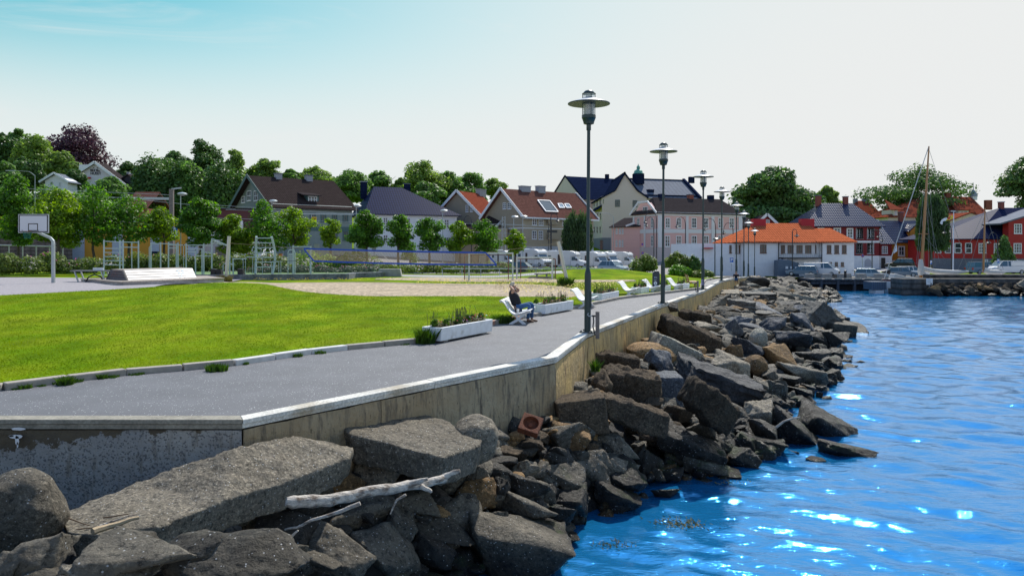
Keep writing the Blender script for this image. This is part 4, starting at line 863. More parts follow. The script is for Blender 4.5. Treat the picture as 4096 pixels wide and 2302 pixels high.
# ---- rear beige gable house, then the front one
h = House('house', 'beige gabled house with red tiled roof standing behind the larger beige house', cC(1262, 0)[0], 134, cD(40, 0)[0] - 10, 141, 9.5, 2.5)
ze = h.at(*cC(1262, 632))[1]; zr = h.at(*cC(1250, 420), 4.7)[1]; h.gable_wall(0, h.L, 0, 9.5, ze, zr, W_beige); h.roof(-.6, h.L + .3, -.6, 10.1, ze - .35, zr, T_red); h.barge(-.6, 10.1, -.63, ze - .3, zr + .05, M_white, .45, 'x')
h.wins(cC, [(1117, 530, 1143, 598), (1160, 530, 1187, 596)], plane='left', nx=2, nz=3); h.chimney(*cC(1255, 380), *cC(1315, 425), 4.2, W_grey, W_grey)
h = House('apartment_building', 'long beige house with brown tiled roof, white trim and roof windows behind the motorhomes', cD(226, 0)[0], 120, cD(900, 0)[0], 130.3, 10, 1.5, cat='apartment house')
ze = h.at(*cD(240, 622))[1]; zr = h.at(*cD(300, 390), 5)[1]; h.gable_wall(0, h.L, 0, 10, ze, zr, W_beige); R_ = h.roof(-.7, h.L + .7, -.7, 10.7, ze - .45, zr, T_redb)
h.barge(-.7, 10.7, -.73, ze - .4, zr + .06, M_white, .45, 'x'); h.barge(-.7, 10.7, h.L + .73, ze - .4, zr + .06, M_white, .4, 'x'); h.part('eaves_board', MB().box(-.7, -.78, ze - .66, h.L + .7, -.72, ze - .42), M_white)
a, b = h.at(*cD(230, 748))[1], h.at(*cD(230, 756))[1]; h.part('band', MB().box(-.03, -.06, b, h.L, 0, a).box(-.06, 0, b, 0, 10, a), M_white)
pz = h.at(*cD(240, 928))[1]; h.part('plinth', MB().box(-.03, -.05, h.zb - 4, h.L, 0, pz).box(-.05, 0, h.zb - 4, 0, 10, pz), W_plinth)
h.wins(cD, [(310, 642, 352, 726), (373, 644, 416, 728), (308, 776, 350, 860), (372, 778, 413, 862), (600, 650, 642, 730), (600, 786, 642, 862)], nx=2, nz=3, gm=G_cur); h.wins(cD, [(306, 934, 343, 948), (368, 935, 406, 950)], nx=1, nz=1, fw=.07, sill=False)
h.wins(cD, [(30, 508, 62, 568), (76, 508, 110, 568)], plane='left', off=-.01, nx=2, nz=3); h.wins(cC, [(1443, 765, 1470, 797)], plane='left', off=-.01, nx=1, nz=1)
for (v0, v1) in ((642, 708), (772, 850)):
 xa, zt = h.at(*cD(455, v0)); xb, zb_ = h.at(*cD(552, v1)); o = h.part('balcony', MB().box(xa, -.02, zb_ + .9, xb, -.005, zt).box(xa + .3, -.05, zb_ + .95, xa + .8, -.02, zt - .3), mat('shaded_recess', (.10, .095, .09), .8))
 h.part('railing', MB().box(xa - .1, -.35, zb_ - .1, xb + .1, -.25, zb_ + .9).box(xa - .1, -.35, zb_ - .2, xb + .1, 0, zb_ - .1), W_beige, o)
for u0, u1 in ((212, 298), (374, 440)): h.chimney(*cD(u0, 350), *cD(u1, 395), 4.6, W_grey, W_grey)
def on_roof(h, c, x, y, D2, ze_, zr_):    # pixel hit on the front roof slope (eave -.7, ridge D2)
 u, v = c(x, y); best = None
 for k in range(200):
  yy = -.7 + (D2 + .7) * k / 199; xx, zz = h.at(u, v, yy)
  e = abs(zz - (ze_ + (zr_ - ze_) * (yy + .7) / (D2 + .7)))
  if best is None or e < best[0]: best = (e, xx, yy, zz)
 return Vector(best[1:])
def roof_window(h, c, q, ze_, zr_, D2, glass, lift=.12):
 p = [on_roof(h, c, *a, D2, ze_, zr_) + Vector((0, -.03, lift)) for a in q]; n_ = (p[1] - p[0]).cross(p[3] - p[0]).normalized()
 f = MB(); [f.beam(p[i], p[(i + 1) % 4], .16, .12, up=n_) for i in range(4)]; o = h.part('roof_window', f, M_white); h.part('pane', MB().slab([a - Vector((0, 0, .04)) for a in p], .03), glass, o)
G_sky = mat('roof_window_glass', (.25, .33, .38), .08, spec=1)
roof_window(h, cD, [(575, 562), (622, 562), (600, 524), (558, 524)], ze - .45, zr, 5, G_sky); roof_window(h, cD, [(640, 562), (688, 562), (662, 526), (622, 526)], ze - .45, zr, 5, G_sky)
roof_window(h, cD, [(442, 602), (560, 606), (478, 500), (362, 494)], ze - .45, zr, 5, G_dk, .2)
xa, zt = h.at(*cC(1240, 700), -2); h2 = House('annex', 'low brown roofed annex with a skylight in front of the beige gables', cC(1262, 0)[0] - 8, 122, cC(1520, 0)[0], 122, 6, 1.5, cat='annex')
z0 = h2.at(*cC(1300, 752))[1]; z1 = h2.at(*cC(1400, 628), 5)[1]; h2.block(0, h2.L, .3, 5, z0, W_beige); h2.part('roof', MB().slab([(-.6, -.3, z0), (h2.L * .55, -.3, z0), (h2.L, 5, z1), (h2.L * .32, 5, z1)], .2), T_brown); h2.part('roof_trim', MB().beam((h2.L * .55, -.32, z0 - .05), (h2.L, 4.9, z1), .12, .35), M_white)
h3 = House('shed', 'small shed with brown tiled roof between the white and the beige house', cC(1052, 0)[0], 128, cC(1235, 0)[0], 129, 7, 1.5, cat='shed')
z0 = h3.at(*cC(1080, 832))[1]; z1 = h3.at(*cC(1080, 705), 3.5)[1]; h3.block(0, h3.L, .2, 7, z0, mat('tan_render', (.38, .31, .22), .8)); h3.roof(-.4, h3.L + .4, -.3, 7.3, z0, z1, T_brown)
# ---- cream building with dark blue roof and its long grey wing with a copper cupola
h = House('church_hall', 'tall cream building with a flared gable and dark blue roof behind the beige house', cD(985, 0)[0], 175, cD(1418, 0)[0], 175, 21, .5, cat='hall')
ze = h.at(*cD(1010, 445))[1]; zr = h.at(*cD(1218, 218))[1]; zm = h.at(*cD(1100, 390))[1]; L2 = h.L / 2; xm1 = h.at(*cD(1105, 390))[0]; xm2 = h.at(*cD(1330, 390))[0]
pf = [(0, h.zb - 4), (h.L, h.zb - 4), (h.L, ze), (xm2, zm), (L2, zr), (xm1, zm), (0, ze)]
h.part('wall', MB().prism([pf[i] for i in (0, 1, 2, 3, 4, 5, 6)], 0, 21), W_cream)
rf = MB()
for a, b in (((-.4, ze - .25), (xm1, zm + .15)), ((xm1, zm + .15), (L2, zr + .2)), ((L2, zr + .2), (xm2, zm + .15)), ((xm2, zm + .15), (h.L + .4, ze - .25))): rf.slab([(a[0], -.4, a[1]), (b[0], -.4, b[1]), (b[0], 21.5, b[1]), (a[0], 21.5, a[1])], .35)
h.part('roof', rf, T_slate); h.wins(cD, [(1110, 480, 1157, 548), (1280, 485, 1326, 552)], fm=W_dgreen, gm=G_dk, nx=2, nz=2, sill=False)
z1 = h.at(*cD(990, 845))[1]; xb = h.at(*cD(1070, 845))[0]; h.part('lower_wall', MB().box(-.02, -.06, h.zb - 4, xb, 0, z1).box(-.06, 0, h.zb - 4, 0, 20, z1), mat('grey_blue_render', (.20, .21, .24), .8)); h.win(xb - 2.6, xb - 1.8, h.zb, z1 - .5, nx=1, nz=1, sill=False, off=-.06, fm=W_stone)
h.wins(cD, [(963, 480, 978, 535), (933, 482, 946, 540), (905, 486, 917, 542), (995, 475, 1007, 520), (965, 602, 978, 670), (935, 604, 948, 672), (905, 608, 918, 650), (963, 735, 976, 800), (933, 738, 946, 800), (905, 740, 917, 800)], plane='left', gm=G_dk, fm=W_cream, nx=1, nz=2, fw=.08, sill=False)
zq = h.side(*cD(990, 548))[1]; h.part('pent_roof', MB().slab([(-.9, 0, zq - .4), (0, 0, zq + .6), (0, 16, zq + .6), (-.9, 16, zq - .4)], .12), T_slate)
h = House('church_hall', 'cream wing with a dark blue roof and stepped left gable behind the nearest lamp post', cD(790, 0)[0], 196, cD(1040, 0)[0], 200, 16, .5, cat='hall')
ze = h.at(*cD(850, 470))[1]; zr = h.at(*cD(830, 262), 8)[1]; h.gable_wall(0, h.L + 8, 0, 16, ze, zr, W_cream); h.roof(0, h.L + 8, -.5, 16.5, ze - .2, zr, T_slate); h.barge(-.5, 16.5, -.1, ze, zr + .1, T_slate, .5, 'x'); h.chimney(*cD(1030, 232), *cD(1054, 270), 7.5, T_slate, None)
h = House('long_hall', 'long building with a pale grey sheet roof and green copper cupola behind the pink house', cE(60, 0)[0], 190, cE(772, 0)[0], 196, 16, .5, cat='hall')
ze = h.at(*cE(230, 497))[1]; zr = h.at(*cE(190, 306), 8)[1]; h.gable_wall(0, h.L, 0, 16, ze, zr - .2, W_cream); h.roof(-.3, h.L + .4, -.6, 16.6, ze - .2, zr, T_metal); h.part('verge', MB().beam((h.L + .3, -.7, ze), (h.L + .3, 8, zr + .2), .7, .7), T_slate)
h.part('ridge_cap', MB().box(-.3, 7.7, zr - .05, h.L + .4, 8.3, zr + .15), T_slate); h.chimney(*cE(683, 280), *cE(733, 325), 7.2, T_slate, None); h.part('snow_guard', MB().box(0, .2, ze + .35, h.L, .3, ze + .75), T_slate)
xc, zt = h.at(*cE(140, 150), 6); z2 = h.at(*cE(140, 360), 6)[1]; z3 = h.at(*cE(140, 250), 6)[1]; z4 = h.at(*cE(140, 205), 6)[1]; rr = h.at(*cE(183, 250), 6)[0] - xc
cu = h.part('cupola', MB().box(xc - rr * .95, 6 - rr, z2, xc + rr * .95, 6 + rr, z3), T_slate)
Hh = zt - z3; h.part('copper_dome', MB().lathe([(rr * 1.15, 0), (rr * 1.1, Hh * .08), (rr * .95, Hh * .12), (rr * .9, Hh * .3), (rr * .6, Hh * .42), (rr * .3, Hh * .48), (rr * .38, Hh * .52), (rr * .36, Hh * .66), (rr * .42, Hh * .70), (rr * .2, Hh * .85), (.05, Hh * .92), (.12, Hh * .97), (.02, Hh * 1.05)], 12, (xc, 6, z3)), mat('green_copper', (.12, .36, .28), .6, var=.2, scale=2), cu, smooth=True)
h.part('hatch', MB().box(xc + rr * .6, 1.8, h.at(*cE(170, 440), 2)[1], xc + rr * 2, 4, h.at(*cE(170, 412), 2)[1]), T_slate)
# ---- pink houses
h = House('house', 'large pale pink house with white corner pilasters and a grey brown roof', cE(345, 0)[0], 135, cE(1235, 0)[0], 142, 8.4, -.3)
ze = h.at(*cE(350, 655))[1]; zr = h.at(*cE(500, 503), 4.2)[1]; h.block(0, h.L, 0, 8.4, ze - .2, W_pink)
xa = h.at(*cE(350, 497), 4.2)[0]; xb = h.at(*cE(1000, 512), 4.2)[0]; h.roof(-.5, h.L + .5, -.5, 8.9, ze - .12, zr, T_dark, h0=2.2, h1=h.L - xb + .5)
zg = h.side(*cE(210, 575))[1]; h.part('gable', MB().prism([(0, ze - .3), (8.4, ze - .3), (5.8, zg + .3), (2.6, zg + .3)], -.02, .3, 'x'), W_pink)
h.part('gable_trim', MB().beam((-.55, -.4, ze - .1), (-.55, 2.6, zg + .5), .12, .35).beam((-.55, 8.8, ze - .1), (-.55, 5.8, zg + .5), .12, .35).beam((-.55, 2.6, zg + .5), (-.55, 5.8, zg + .5), .12, .3), M_white)
zc = [h.at(*cE(350, q))[1] for q in (652, 690, 830, 872, 1022, 1050)]
M_pil = mat('white_pilaster', (.66, .66, .68), .6)
h.part('cornice', MB().box(-.25, -.35, zc[0] - .35, h.L + .25, 0, zc[0]).box(-.1, -.08, zc[1], h.L + .05, 0, zc[0] - .35).box(-.1, 0, zc[1], -.01, 8.4, zc[0] - .35), M_pil)
h.part('band', MB().box(-.1, -.07, zc[3], h.L + .05, 0, zc[2]).box(-.07, 0, zc[3], 0, 8.4, zc[2]), M_pil); h.part('plinth', MB().box(-.12, -.1, h.zb - 4, h.L + .08, 0, zc[4]).box(-.1, 0, h.zb - 4, 0, 8.4, zc[4]), mat('pale_pink_plinth', (.55, .47, .46), .8))
for x0, x1 in ((345, 392), (640, 665), (908, 938), (1195, 1232)):
 a, b = h.at(*cE(x0, 700))[0], h.at(*cE(x1, 700))[0]; h.part('pilaster', MB().box(a, -.14, zc[4], b, -.005, zc[1]), M_pil)
for x0, x1 in ((88, 100), (203, 218)):
 a, b = h.side(*cE(x1, 700))[0], h.side(*cE(x0, 700))[0]; h.part('pilaster', MB().box(-.13, a, zc[4], -.005, b, zc[1]), M_pil)
h.wins(cE, [(x, 712, x + 52, 822) for x in (423, 540, 700, 825, 980, 1097)], nz=3, fw=.14); h.wins(cE, [(x, 900, x + 55, 1018) for x in (418, 538, 700, 825, 980)], nz=3, fw=.14, gm=G_cur)
h.wins(cE, [(130, 718, 155, 822), (275, 714, 300, 820), (130, 898, 155, 1015), (275, 898, 300, 1015)], plane='left', nz=3, off=-.0); h.wins(cE, [(192, 598, 240, 660)], plane='left', off=-.03, nx=3, nz=1)
for u0, u1 in ((375, 420), (893, 940)): h.chimney(*cE(u0, 460 if u0 < 500 else 474), *cE(u1, 512), 4.0, T_slate, None)
h.chimney(*cE(680, 472), *cE(724, 505), 4.0, W_brick, T_metal)
h.part('arched_gate', MB().prism([(h.at(*cE(745, 1140))[0] + 1.55 * math.cos(a) + 1.2, -1.2 + 3.0 * max(0, math.sin(a)) - (1 if math.sin(a) < 0 else 0)) for a in [math.pi * k / 8 for k in range(9)]], -.14, -.11), T_slate)
h = House('house', 'small pink house with a grey roof attached to the left of the large pink one', cD(1078, 0)[0], 146, cD(1222, 0)[0], 143, 8, -.3)
ze = h.at(*cD(1085, 738))[1]; zr = h.at(*cD(1200, 655), 4)[1]; h.block(0, h.L + 3.3, 0, 8, ze, W_pink); h.roof(-.4, h.L + 3.5, -.4, 8.4, ze - .1, zr, T_dark); h.wins(cD, [(x, 748, x + 16, 808) for x in (1120, 1152, 1178)] + [(x, 868, x + 16, 932) for x in (1118, 1150, 1176)], nx=2, nz=3, fw=.08)
h.part('verge', MB().beam((h.L + .2, -.45, ze), (h.L + 3.4, 2.5, zr - .2), .1, .35), M_white); h.part('mail_box', MB().box(h.L - .9, -.2, .9, h.L - .5, 0, 1.5), mat('red_paint', (.5, .02, .02), .5))
# ---- white customs house with orange tiles
h = House('harbour_building', 'long white harbour building with orange tiled hipped roofs and a balcony', cF(195, 0)[0], 104, cF(1360, 0)[0], 104, 12, -1.4, cat='building')
ze = h.at(*cF(600, 832))[1]; h.block(0, h.at(*cF(570, 0))[0], 0, 12, ze, W_white); xm0, xm1 = h.at(*cF(575, 0))[0], h.at(*cF(1010, 0))[0]; h.part('wall', MB().box(xm0, .8, h.zb - 4, xm1, 12, ze - .002), W_white); h.part('wall', MB().box(xm1, 0, h.zb - 4, h.L, 12, ze - .004), W_white)
zl = h.at(*cF(780, 1012))[1]; h.part('lower_wall', MB().box(xm0 + .01, .1, h.zb - 4, xm1 - .01, .79, zl), W_white)
h.part('wall', MB().box(-7.5, 1.5, -2, -.01, 12, ze - .25), W_white)
zr = h.at(*cF(600, 637), 6)[1]; xa, xb = h.at(*cF(335, 637), 6)[0], h.at(*cF(860, 637), 6)[0]
h.roof(-1, h.L - 3, -.5, 12.5, ze - .05, zr, T_or, h0=xa + 1, h1=h.L - 3 - xb)
zp = h.at(*cF(365, 682), 3)[1]; x0, x1 = h.at(*cF(-5, 0), -.6)[0], h.at(*cF(618, 0), -.6)[0]; xp = h.at(*cF(365, 682), 3)[0]
h.part('roof', MB().slab([(h.at(*cF(200, 0), -.7)[0], -.7, ze), (x1, -.7, ze), (xp, 4.5, zp)], .16).slab([(x1, -.7, ze), (x1 - 1, 8, ze + .6), (xp, 4.5, zp)], .16).slab([(x0, 6, ze - .15), (h.at(*cF(200, 0), -.7)[0], -.7, ze), (xp, 4.5, zp), (xp - .5, 8, zp - .2)], .16), T_or)
zp = h.at(*cF(1130, 687), 4)[1]; xp = h.at(*cF(1130, 687), 4)[0]; x0, x1 = h.at(*cF(915, 0), -.7)[0], h.at(*cF(1397, 0), -.7)[0]
h.part('roof', MB().slab([(h.at(*cF(975, 0), -.7)[0], -.7, ze), (x1, -.7, ze), (xp, 4.8, zp)], .16).slab([(x1, -.7, ze), (x1, 12.6, ze), (xp, 7.5, zp), (xp, 4.8, zp)], .16).slab([(x0 - 1.5, 5, zp - .2), (x0 + .6, -.2, ze + .1), (h.at(*cF(975, 0), -.7)[0], -.7, ze), (xp, 4.8, zp)], .16), T_or)
for xx in (h.at(*cF(275, 0), 6)[0], h.at(*cF(808, 0), 5)[0]):
 zt = h.at(*cF(808, 592), 5)[1]; h.part('chimney', MB().box(xx, 5, zt - 3, xx + 1.85, 6.2, zt), mat('red_chimney', (.42, .012, .02), .6))
kw = dict(fm=M_brown, gm=G_dk, fw=.1, nx=2, nz=2)
h.wins(cF, [(1072, 868, 1118, 958), (1152, 868, 1198, 958), (1232, 868, 1278, 958)], **kw); h.wins(cF, [(1095, 1047, 1125, 1092), (1157, 1047, 1187, 1092), (1221, 1047, 1251, 1092)], fm=M_brown, gm=G_dk, nx=1, nz=1, fw=.08)
h.wins(cF, [(590, 870, 630, 957), (660, 870, 720, 957), (753, 870, 815, 957), (845, 872, 908, 957), (950, 868, 960, 957)], off=.8, **kw); h.wins(cF, [(370, 862, 435, 952)], **kw)
h.wins(cF, [(595, 1042, 782, 1102)], off=.1, fm=M_trim, gm=G_dk, nx=6, nz=2, sill=False); h.wins(cF, [(865, 1085, 975, 1190)], off=.1, fm=M_brown, gm=G_dk, nx=3, nz=1, sill=False, name='door')
h.wins(cF, [(45, 868, 68, 952), (110, 868, 128, 955), (144, 868, 158, 955)], off=1.5, fm=M_brown, gm=G_dk, nx=1, nz=2)
zb1, zb2 = h.at(*cF(800, 1000))[1], h.at(*cF(800, 955))[1]; bl = MB().box(xm0 + .2, -.9, zb1 - .15, xm1 - .2, .79, zb1 + .02); o = h.part('balcony', bl, M_gdark)
rl = MB().box(xm0 + .2, -.9, zb2 - .06, xm1 - .2, -.84, zb2); [rl.box(xm0 + .25 + i * .28, -.885, zb1, xm0 + .28 + i * .28, -.855, zb2) for i in range(int((xm1 - xm0 - .5) / .28))]; h.part('railing', rl, M_galv, o)
for xx in (xm0 - .15, xm1 + .1): h.part('drain_pipe', MB().tube([(xx, -.08, ze), (xx, -.08, h.zb)], .06, 6), M_gdark)
h.part('door_awning', MB().box(-5.3, .6, h.at(*cF(20, 908), 1)[1], -4, 1.5, h.at(*cF(20, 895), 1)[1]), mat('red_paint', (.5, .02, .02), .5))
# small dark red house behind
h = House('house', 'small dark red house with white gable trim between the pink house and the big tree', cF(395, 0)[0], 150, cF(555, 0)[0], 150, 12, 0)
h2x = h.at(*cF(445, 0))[0]; ze = h.at(*cF(395, 632))[1]; zr = h.at(*cF(445, 548))[1]; h.gable_wall(-1, h.L - .5, 0, 14, ze - .3, zr, W_red, 'y'); h.roof(-1.4, h.L, -.4, 14, ze - .5, zr, T_dark, 'y'); h.barge(-1.4, h.L, -.45, ze - .4, zr + .1, M_white, .5); h.wins(cF, [(415, 600, 470, 640)], nx=3, nz=2)
h.part('roof', MB().slab([(-12, 0, ze - .6), (-1, 0, ze - .6), (-1, 6, zr - .3), (-9, 6, zr - .3)], .2), T_dark)
# ---- dark red house with black glazed roof
h = House('house', 'dark red house with white windows and a shining black glazed hipped roof', cF(905, 0)[0], 140, cG(260, 0)[0], 140, 11, -1.1)
ze = h.at(*cF(1200, 668))[1]; zr = h.at(*cF(1150, 428), 5.5)[1]; h.block(0, h.L, 0, 11, ze, W_red); xa, xb = h.at(*cF(1015, 422), 5.5)[0], h.at(*cF(1340, 435), 5.5)[0]; xl = h.at(*cF(835, 0), -.8)[0]
h.roof(xl, h.L + .9, -.8, 11.8, ze - .05, zr, T_blk2, h0=xa - xl, h1=h.L + .9 - xb)
a, b = h.at(*cF(1400, 822))[1], h.at(*cF(1400, 845))[1]; pz = h.at(*cF(1400, 980))[1]; h.part('band', MB().box(-.02, -.08, b, h.L + .02, 0, a), M_trim); h.part('plinth', MB().box(-.03, -.09, h.zb - 4, h.L + .03, 0, pz), W_white)
h.wins(cF, [(1280, 690, 1350, 798), (1383, 690, 1452, 800), (1500, 690, 1570, 800), (1142, 686, 1220, 790), (972, 684, 1045, 780), (1380, 848, 1450, 958), (1496, 848, 1562, 960)], nx=2, nz=3, fw=.22); h.wins(cG, [(53, 806, 115, 900), (152, 806, 213, 900), (53, 940, 112, 1032), (152, 940, 212, 1032)], nx=2, nz=3, fw=.22)
h.part('arched_door', MB().prism([(h.at(*cF(1467 + 35 - 35 * math.cos(q), 0))[0], h.at(*cF(0, 1048 - 38 * math.sin(q)))[1]) for q in [math.pi * k / 8 for k in range(9)]] + [(h.at(*cF(1537, 0))[0], h.at(*cF(0, 1095))[1]), (h.at(*cF(1467, 0))[0], h.at(*cF(0, 1095))[1])], -.12, -.09), mat('grey_door', (.45, .46, .5), .7))
for q in ((968, 350, 1016, 430), (1258, 362, 1300, 440)): h.chimney(*cF(q[0], q[1]), *cF(q[2], q[3]), 5.2, W_brick, T_metal)
h = House('house', 'low dark red extension between the dark red and the ochre houses', cG(262, 0)[0], 141, cG(372, 0)[0], 141, 8, -1.1)
ze = h.at(*cG(300, 945))[1]; zr = h.at(*cG(280, 812), 4)[1]; h.block(0.05, h.L, 0, 8, ze, W_red); h.roof(.05, h.L + .4, -.5, 8.5, ze, zr, T_blk2); h.wins(cG, [(283, 967, 335, 1032)], nx=3, nz=3); pz = h.at(*cG(300, 1053))[1]; h.part('plinth', MB().box(.05, -.08, h.zb - 4, h.L, 0, pz), W_white)
h.part('door', MB().box(h.at(*cG(275, 0))[0], -.12, h.zb - .3, h.at(*cG(312, 0))[0], -.09, h.at(*cG(290, 1070))[1]), M_gdark)
# ---- ochre house
h = House('house', 'ochre yellow house with a black glazed roof behind the weeping tree', cG(373, 0)[0], 143, cG(930, 0)[0], 143, 9, -1.1)
ze = h.at(*cG(400, 932))[1]; zr = h.at(*cG(400, 740), 4.5)[1]; h.gable_wall(0, h.L, 0, 9, ze, zr, W_yel); h.roof(-.5, h.L + .3, -.5, 9.5, ze - .05, zr, T_blk2); h.barge(-.5, 9.5, -.55, ze - .05, zr + .1, M_trim, .4, 'x'); pz = h.at(*cG(400, 1093))[1]; h.part('plinth', MB().box(-.03, -.08, h.zb - 4, h.L, 0, pz), W_white)
h.wins(cG, [(427, 965, 488, 1055), (525, 965, 586, 1055), (868, 966, 928, 1058)], nx=2, nz=2, fw=.22); h.chimney(*cG(447, 668), *cG(478, 738), 4.2, W_brick, T_metal)
xa, zt = h.at(*cG(530, 835), .5); xb = h.at(*cG(640, 835), .5)[0]; z2 = h.at(*cG(585, 775), .5)[1]; h.part('dormer', MB().prism([(xa, ze), (xb, ze), (xb, zt), ((xa + xb) / 2, z2), (xa, zt)], .3, 4), W_yel); h.roof(xa - .4, xb + .4, .1, 4, zt, z2 + .2, T_blk2, 'y', name='dormer_roof')
# ---- red roofed house far behind
h = House('house', 'house with plain red hipped roof and two chimneys rising behind the dark red house', cF(1330, 0)[0], 190, cG(335, 0)[0], 190, 16, 0)
ze = h.at(*cG(300, 735))[1]; zr = h.at(*cG(100, 562), 8)[1]; h.block(1, h.L - 1, 1, 16, ze, W_lcream); xa, xb = h.at(*cF(1385, 0), 8)[0], h.at(*cF(1510, 0), 8)[0]; h.roof(0, h.L, 0, 16, ze, zr, T_red, h0=xa, h1=h.L - xb)
h.chimney(*cG(38, 543), *cG(70, 590), 7.6, W_grey, None); h.chimney(*cG(117, 538), *cG(172, 585), 7.6, W_grey, None)
# ---- large cream house with red roofs and a cupola
h = House('mansion', 'large cream house with red tiled roofs, dormers and a small grey cupola', cG(330, 0)[0], 172, cG(1215, 0)[0], 172, 18, 0, cat='house')
ze = h.at(*cG(700, 705))[1]; zr = h.at(*cG(900, 527), 9)[1]; h.block(.5, h.L - .5, .5, 17, ze, W_lcream); xb = h.at(*cG(1075, 525), 9)[0]; xa = h.at(*cG(640, 525), 9)[0]; h.roof(0, h.L + 1, 0, 18, ze, zr, T_red, h0=xa, h1=h.L + 1 - xb)
xc = h.at(*cG(1100, 500), 9)[0]; z1, z2, z3 = [h.at(*cG(1100, q), 9)[1] for q in (545, 515, 455)]; rr = h.at(*cG(1130, 500), 9)[0] - xc
cu = h.part('cupola', MB().lathe([(rr, 0), (rr, z2 - z1)], 8, (xc, 9, z1 - .3)), W_white); h.part('dome', MB().lathe([(rr * 1.1, 0), (rr * 1.0, (z3 - z2) * .4), (rr * .55, (z3 - z2) * .75), (.1, (z3 - z2)), (.05, (z3 - z2) * 1.6), (.04, (z3 - z2) * 2.1)], 12, (xc, 9, z2 - .3)), mat('lead_grey', (.30, .33, .36), .5), cu, smooth=True)
for q in ((860, 492, 900, 556), (1213, 556, 1268, 620)): h.chimney(*cG(q[0], q[1]), *cG(q[2], q[3]), 7, W_brick, None)
for x0, x1, yt, yb in ((965, 1055, 645, 690), (385, 425, 642, 700)):
 a, zt = h.at(*cG(x0, yt), .6); b, zb_ = h.at(*cG(x1, yb), .6); h.part('dormer', MB().box(a, .5, zb_, b, 6, zt), W_lcream); h.win(a + .3, b - .3, zb_ + .3, zt - .3, 'front', .5, nx=2, nz=2); h.part('dormer_roof', MB().slab([(a - 1, 0, zt), (b + 1, 0, zt), (b - .6, 5.5, zt + 2.6), (a + .6, 5.5, zt + 2.6)], .15), T_red)
h = House('house', 'cream gabled house with red roof between the weeping tree and the red house', cG(905, 0)[0], 160, cG(1150, 0)[0], 160, 14, -.5)
ze = h.at(*cG(940, 770))[1]; xg = h.at(*cG(1075, 0))[0]; zr = h.at(*cG(1075, 672))[1]; h.part('wall', MB().prism([(xg - 7, h.zb - 1), (xg + 4, h.zb - 1), (xg + 4, ze + 1.2), (xg, zr), (xg - 7, ze)], 0, 12), W_lcream)
h.part('roof', MB().slab([(xg - 8, -.4, ze - .4), (xg, -.4, zr + .2), (xg, 12, zr + .2), (xg - 8, 12, ze - .4)], .2).slab([(xg, -.4, zr + .2), (xg + 4.6, -.4, ze + .9), (xg + 4.6, 12, ze + .9), (xg, 12, zr + .2)], .2), T_red); h.wins(cG, [(1035, 750, 1120, 800)], fm=M_trim, nx=3, nz=1)
# ---- bright red house on the right
h = House('house', 'bright red house with a black roof and blue grey stone base at the right edge', cG(1087, 0)[0], 128, cG(1412, 0)[0], 128, 13, -1.2)
ze = h.at(*cG(1150, 898))[1]; zr = h.at(*cG(1400, 625), 6.5)[1]; h.block(0, h.L + 8, 0, 13, ze, W_red2)
h.part('wall', MB().prism([(-4.6, 3.8), (.0, 0.0), (.0, 12), (-4.6, 12)], h.zb - 4, ze - .01, 'z'), W_red2)
xr = h.at(*cG(1335, 625), 6.5)[0]; h.part('roof', MB().slab([(-.2, -.7, ze - .05), (h.L + 8, -.7, ze - .05), (h.L + 8, 6.5, zr), (xr, 6.5, zr)], .18).slab([(-5.6, 3.6, ze - .05), (-.2, -.7, ze - .05), (xr, 6.5, zr)], .18).slab([(-5.6, 13.5, ze), (-5.6, 3.6, ze - .05), (xr, 6.5, zr)], .18).slab([(h.L + 8, 13.5, ze), (-5.6, 13.5, ze), (xr, 6.5, zr), (h.L + 8, 6.5, zr)], .18), T_blk)
zp = h.at(*cG(1150, 1076))[1]; h.part('plinth', MB().box(-.0, -.1, h.zb - 4, h.L, 0, zp), W_stone); h.part('plinth', MB().prism([(-4.7, 3.75), (-.02, -.1), (-.02, 0), (-4.6, 3.9)], h.zb - 4, zp, 'z'), W_stone)
h.wins(cG, [(1143, 940, 1213, 1028), (1280, 940, 1340, 1028)], nx=3, nz=3, fw=.14); h.wins(cG, [(1200, 1085, 1228, 1132), (1272, 1088, 1300, 1132)], off=-.1, nx=2, nz=2, fw=.14)
# oblique left bay windows
for x0, x1 in ((948, 968), (985, 1006), (1022, 1046), (1063, 1085)):
 ta, tb = (1087 - x1) / 152, (1087 - x0) / 152; z0_, z1_ = h.at(*cG(1087, 1028))[1], h.at(*cG(1087, 940))[1]
 A = Vector((-4.6 * ta, 3.8 * ta, 0)); B = Vector((-4.6 * tb, 3.8 * tb, 0)); nrm = Vector((-3.8, -4.6, 0)).normalized()
 f = MB(); q = [A + nrm * .06, B + nrm * .06]
 for a_, b_ in (((q[0].x, q[0].y, z0_), (q[1].x, q[1].y, z0_)), ((q[0].x, q[0].y, z1_), (q[1].x, q[1].y, z1_)), ((q[0].x, q[0].y, z0_), (q[0].x, q[0].y, z1_)), ((q[1].x, q[1].y, z0_), (q[1].x, q[1].y, z1_)), ((q[0].x, q[0].y, (z0_ + z1_) / 2), (q[1].x, q[1].y, (z0_ + z1_) / 2))): f.beam(a_, b_, .16, .12)
 o = h.part('window', f, M_trim); h.part('pane', MB().slab([(q[0].x, q[0].y, z0_), (q[1].x, q[1].y, z0_), (q[1].x, q[1].y, z1_), (q[0].x, q[0].y, z1_)], .02), M_glass, o)
xw = h.at(*cG(1412, 0), -1.5)[0]; zw = h.at(*cG(1400, 745), -1.5)[1]; zw2 = h.at(*cG(1600, 620), -1.5)[1]; h.part('wing_wall', MB().prism([(xw, h.zb - 1), (xw + 9, h.zb - 1), (xw + 9, zw2 - .2), (xw, zw)], -1.5, -.01), W_red2)
